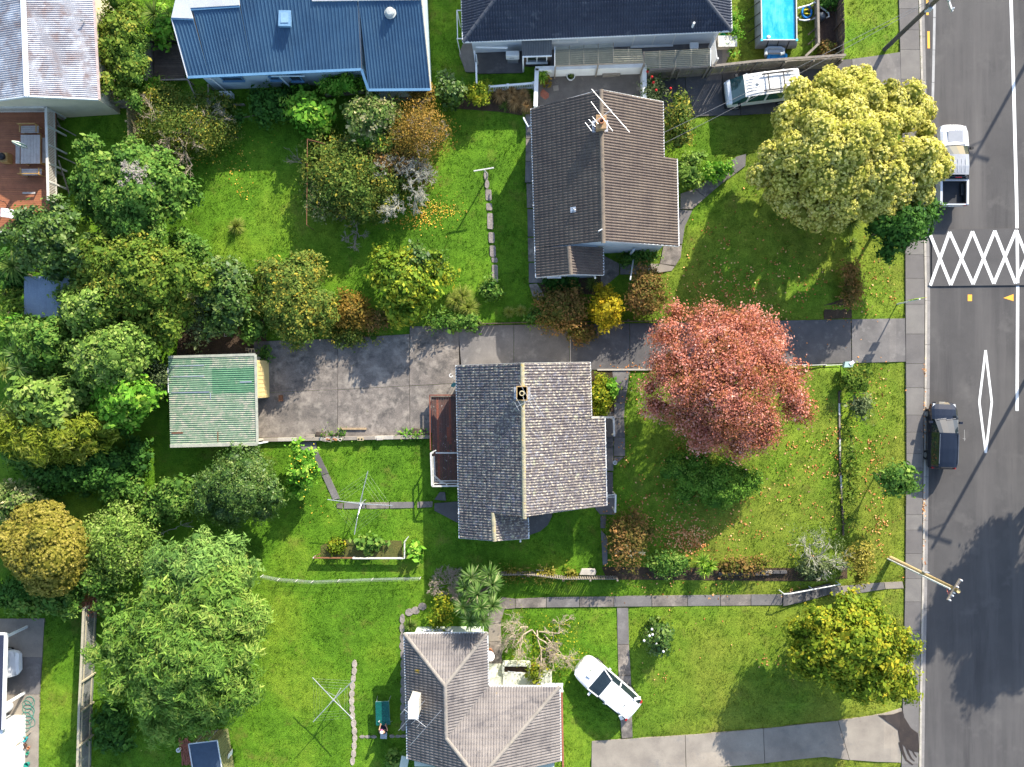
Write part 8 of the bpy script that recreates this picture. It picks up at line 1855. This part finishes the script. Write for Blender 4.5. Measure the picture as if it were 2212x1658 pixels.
bare('white_twig_shrub', 'small bare whitish shrub below the blue house downpipe', B_S, [(473, 240, .1, .4, .8), (474, 242, .5, .1, .7), (472, 244, -.4, .1, .7), (476, 246, .2, -.6, .6)], TWIG_GREY, 3, .6, .025, 12, z0=.6)
bare('heath_twigs', 'grey bare twigs in the brown-green shrub at the house corner', B_S, [(1352, 1190, .2, .5, .7), (1356, 1195, .5, .2, .7), (1350, 1200, -.4, .4, .7)], TWIG_GREY, 3, .6, .025, 13, z0=.9)
bare('fallen_branch', 'grey fallen branch on the shaded lawn below the round citrus bush', 'branch', [(380, 1140, .9, .3, .15), (382, 1142, -.9, -.3, .15)], TWIG_GREY, 2, .7, .03, 14)
bare('bare_sprig', 'bare branched sprig against the left of the rusty goal frame', B_S, [(662, 352, -.8, .4, .4), (664, 356, -.9, .1, .4), (662, 360, -.7, .6, .3)], TWIG, 2, .9, .02, 15)

# ---- spiky plants
cab = thing('cabbage_tree', 'cabbage tree with many spiky heads beside the grey hipped roof', T_, G(1015, 1290)); mbt = MB(); cb0 = G(1020, 1285)
for k, (x, y, z) in enumerate(((1810, 80, 3.4), (1985, 140, 3.6), (1862, 225, 4.0), (1742, 330, 3.4), (1880, 335, 4.2), (1985, 315, 3.7), (1800, 440, 3.5), (1905, 440, 3.8), (1960, 60, 3.2), (1760, 170, 3.2))):
    c = U(*q(1, 3, x, y), z); spiky(cab, c, 130, .78, .055, LM['cab'], 200 + k, (-.5, 1.45), .35, 'spiky_head'); mbt.tube([cb0 + up * .8, cb0.lerp(c, .6) + up * .3, c], [.11, .08, .06], 6, False)
mbt.tube([cb0 - up * .1, cb0 + up * .5, cb0 + up * .9], [.2, .16, .13], 8, False); mbt.build('trunk', BARK, cab, True)
def spk(name, label, px, py, z, n, ln, w, mat, seed, el=(.1, 1.4), arch=.5, cat='plant', heads=None):
    b = G(px, py); t = thing(name, label, cat, b)
    for k, (hx, hy) in enumerate(heads or [(px, py)]):
        c = U(hx, hy, z + gz(b.x, b.y)); spiky(t, c, n, ln, w, LM[mat], seed + k, el, arch)
        if z > .3: MB().tube([Vector((c.x, c.y, gz(c.x, c.y))), c], [.07, .05], 6, False).build('stem', BARK, t)
    return t
spk('yucca', 'bright yellow-green yucca with three heads at the lower boundary', 1525, 1222, .7, 90, .62, .06, 'yuc', 300, (.0, 1.4), .25, heads=[q(2, 2, 1625, 1560), q(2, 2, 1690, 1590), q(2, 2, 1640, 1635)])
spk('yucca', 'spiky yellow-green yucca in the corner of the dark terrace', 1173, 158, .8, 90, .5, .05, 'yuc', 310, heads=[q(2, 0, 305, 590), q(2, 0, 295, 640)])
spk('flax_clump', 'upper dark flax clump under the yellow tree beside the verge', 1838, 480, .2, 120, 1.0, .05, 'flax', 320, (.2, 1.4), .6)
spk('flax_clump', 'lower flax clump at the edge of the upper front lawn', 1836, 530, .15, 100, .75, .04, 'flax', 321, (.2, 1.4), .6)
spk('tussock', 'pale grass tussock alone on the upper back lawn', 512, 490, .1, 420, .85, .022, 'tuss', 322, (.3, 1.5), .7, 'grass')
spk('long_grass', 'long arching grass clump right of the citrus tree', 998, 660, .1, 600, 1.1, .02, 'tuss', 323, (.2, 1.4), .7, 'grass', heads=[(985, 650), (1012, 665), (1000, 640)])
spk('cordyline', 'dark spiky cordyline at the top edge beside the tall hedge', 335, 32, 2.2, 110, 1.15, .05, 'flax', 326, (-.2, 1.4), .3, 'tree')
spk('palm', 'upper pair of spiky palms at the left edge', 40, 780, 3.6, 120, 1.0, .05, 'cab', 327, (-.4, 1.4), .4, 'tree', heads=[(36, 765), (40, 795)])
spk('palm', 'lowest spiky palm at the left edge with brown tips', 12, 800, 3.2, 110, .9, .05, 'tuss', 330, (-.4, 1.4), .4, 'tree')
spk('palm', 'broad dark palm above the small blue shed at the left edge', 30, 575, 3.5, 90, 1.3, .08, 'flax', 331, (-.2, 1.2), .6, 'tree')
spk('fern', 'yellow-green fern patch between the fences at the tall hedge', 305, 212, .3, 90, .8, .07, 'tuss', 332, (.1, 1.2), .7)
spk('agapanthus', 'green strappy clump at the corner of the grey hipped house', 886, 1352, .15, 120, .6, .05, 'flax', 333, (.2, 1.3), .7)
spk('pot_aloe', 'spiky plant growing in the white terrace pot', q(2, 0, 532, 640)[0], q(2, 0, 532, 640)[1], .38, 40, .28, .035, 'flax', 334, (.3, 1.4), .3)
spk('bed_grass', 'grey-green strappy plant in the brown soil below the balustrade', q(1, 0, 2090, 880)[0], q(1, 0, 2090, 880)[1], .1, 40, .6, .04, 'flax', 335, (.2, 1.2), .6)
spk('lower_fern', 'dark strappy clump below the downpipe of the brown house gable', q(2, 1, 705, 815)[0], q(2, 1, 705, 815)[1], .1, 90, .7, .04, 'flax', 336, (.3, 1.4), .6)
spk('dry_grass', 'dry tufted grass at the lawn edge of the bank planting', q(3, 1, 760, 700)[0], q(3, 1, 760, 700)[1], .05, 200, .6, .02, 'tuss', 337, (.3, 1.4), .7, 'grass')
spk('boundary_grass', 'long yellow-green grass at the driveway end of the upper side lawn', 1128, 672, .05, 500, .55, .018, 'tuss', 338, (.3, 1.4), .7, 'grass', heads=[(1100, 675), (1125, 672), (1150, 676)])
# heap of dead fronds
hp3 = thing('dead_frond_heap', 'heap of dead brown fronds below the white balustrade', 'heap', G(1112, 215))
for k, (x, y, r) in enumerate(((1080, 205, 20), (1105, 200, 22), (1130, 205, 24), (1138, 228, 16), (1110, 220, 18))):
    c = U(x, y, .5); spiky(hp3, c, 420, .62, .02, LM['dead'], 340 + k, (-.3, 1.3), .8, 'fronds')

# ------------------------------------------------------------------ grass blades and fallen leaves
rng = np.random.RandomState(77)
def inside_any(X, Y, polys):
    m = np.zeros(len(X), bool)
    for P in polys:
        P = np.array(P); bb = (X > P[:, 0].min()) & (X < P[:, 0].max()) & (Y > P[:, 1].min()) & (Y < P[:, 1].max())
        i = np.where(bb)[0]
        if not len(i): continue
        x, y = X[i], Y[i]; r = np.zeros(len(i), bool); n = len(P)
        for k in range(n):
            x0, y0 = P[k]; x1, y1 = P[(k + 1) % n]
            c = ((y0 > y) != (y1 > y)) & (x < (x1 - x0) * (y - y0) / ((y1 - y0) if y1 != y0 else 1e-9) + x0); r ^= c
        m[i] |= r
    return m
gi = inside_any(gv[:, 0], gv[:, 1], NOGRASS); gv[gi, 2] -= .09     # the soil under slabs lies lower
ground.data.vertices.foreach_set('co', gv.astype(np.float32).ravel()); ground.data.update()
NT = 210000
X, Y = rng.uniform(-35, 25.6, NT), rng.uniform(-26.5, 26, NT)
keep = ~inside_any(X, Y, NOGRASS)
X, Y = X[keep], Y[keep]; n = len(X)
lowf = .5 + .25 * (np.sin(X * 1.7 + np.sin(Y * 1.1) * 2) + np.sin(Y * 2.3 + np.sin(X * 1.3) * 2)) + .15 * rng.randn(n)
H = .035 + .06 * np.clip(lowf, 0, 1.2); Z = gzn(X, Y)
nb = 2; X, Y, Z, H = [np.repeat(a, nb) for a in (X, Y, Z, H)]; n = len(X)
X = X + rng.randn(n) * .03; Y = Y + rng.randn(n) * .03
a = rng.uniform(0, 2 * np.pi, n); w = rng.uniform(.012, .03, n); ln = H * rng.uniform(.2, 1.2, n); b = rng.uniform(0, 2 * np.pi, n)
p0 = np.stack([X - np.cos(a) * w, Y - np.sin(a) * w, Z - .005], 1); p1 = np.stack([X + np.cos(a) * w, Y + np.sin(a) * w, Z - .005], 1)
p2 = np.stack([X + np.cos(b) * ln, Y + np.sin(b) * ln, Z + H * rng.uniform(.7, 1.2, n)], 1)
tag(link('lawn_grass', np_mesh('lawn_grass', np.stack([p0, p1, p2], 1).reshape(-1, 3), np.arange(3 * n).reshape(-1, 3)), None, BLADE), 'short uneven green grass covering all the lawns', 'grass', kind='stuff')
def litter(name, label, zones, mat, size, seed, lift=.05):
    rng = np.random.RandomState(seed); P = []
    for (px, py, sx, sy, n) in zones:
        m = max(2, n // 14); cx_, cy_ = px + rng.randn(m) * sx, py + rng.randn(m) * sy; k = rng.randint(0, m, n); dr = rng.rand(n) < .55
        X_ = np.where(dr, cx_[k] + rng.randn(n) * min(sx, 9), px + rng.randn(n) * sx); Y_ = np.where(dr, cy_[k] + rng.randn(n) * min(sy, 6), py + rng.randn(n) * sy)
        for x, y in zip(X_, Y_): P.append(G(x, y, lift))
    P = np.array([tuple(p) for p in P]); n = len(P)
    d, u, v = rot_leaves(rng, n, np.tile(np.array([[0, 0, 1.]]), (n, 1)), .45); s = size * rng.uniform(.5, 1.3, (n, 1))
    V = np.stack([P - u * s, P + v * s * .7, P + u * s, P - v * s * .7], 1).reshape(-1, 3)
    tag(link(name, np_mesh(name, V, np.arange(4 * n).reshape(-1, 4), False, np.repeat(rng.rand(n), 4)), None, mat), label, 'leaves', kind='stuff')
FALL = L('fallen_leaf', (.20, .07, .02), (.32, .12, .035), (.45, .20, .07), (.55, .33, .16), trans=.1)
litter('fallen_leaves', 'orange fallen leaves scattered over the front lawns', [(1470, 1130, 60, 55, 480), (1480, 1165, 28, 14, 520), (1450, 1040, 60, 60, 150), (1600, 1130, 120, 60, 190), (1760, 950, 50, 90, 170), (1360, 930, 16, 70, 60), (1620, 640, 110, 50, 420), (1700, 520, 90, 90, 150),
    (1560, 600, 60, 80, 160), (1885, 1000, 28, 90, 260), (1890, 850, 26, 36, 70), (1900, 610, 22, 50, 60), (1885, 1180, 30, 50, 50), (1500, 1270, 160, 18, 50), (1690, 1010, 70, 70, 150), (1830, 650, 6, 30, 60), (1600, 1400, 120, 60, 60), (1998, 880, 2, 60, 50), (1996, 1150, 2, 60, 40), (1365, 797, 40, 5, 60)], FALL, .065, 4)
litter('yellow_leaves', 'small yellow fallen leaves under the half-bare orange tree', [(925, 455, 34, 20, 380), (890, 470, 40, 16, 160), (480, 330, 50, 40, 200), (270, 1050, 20, 30, 80), (700, 1100, 20, 15, 14)], L('fallen_yellow_leaf', (.35, .17, .02), (.48, .26, .03), (.58, .36, .05), (.62, .42, .09), trans=.1), .05, 5)
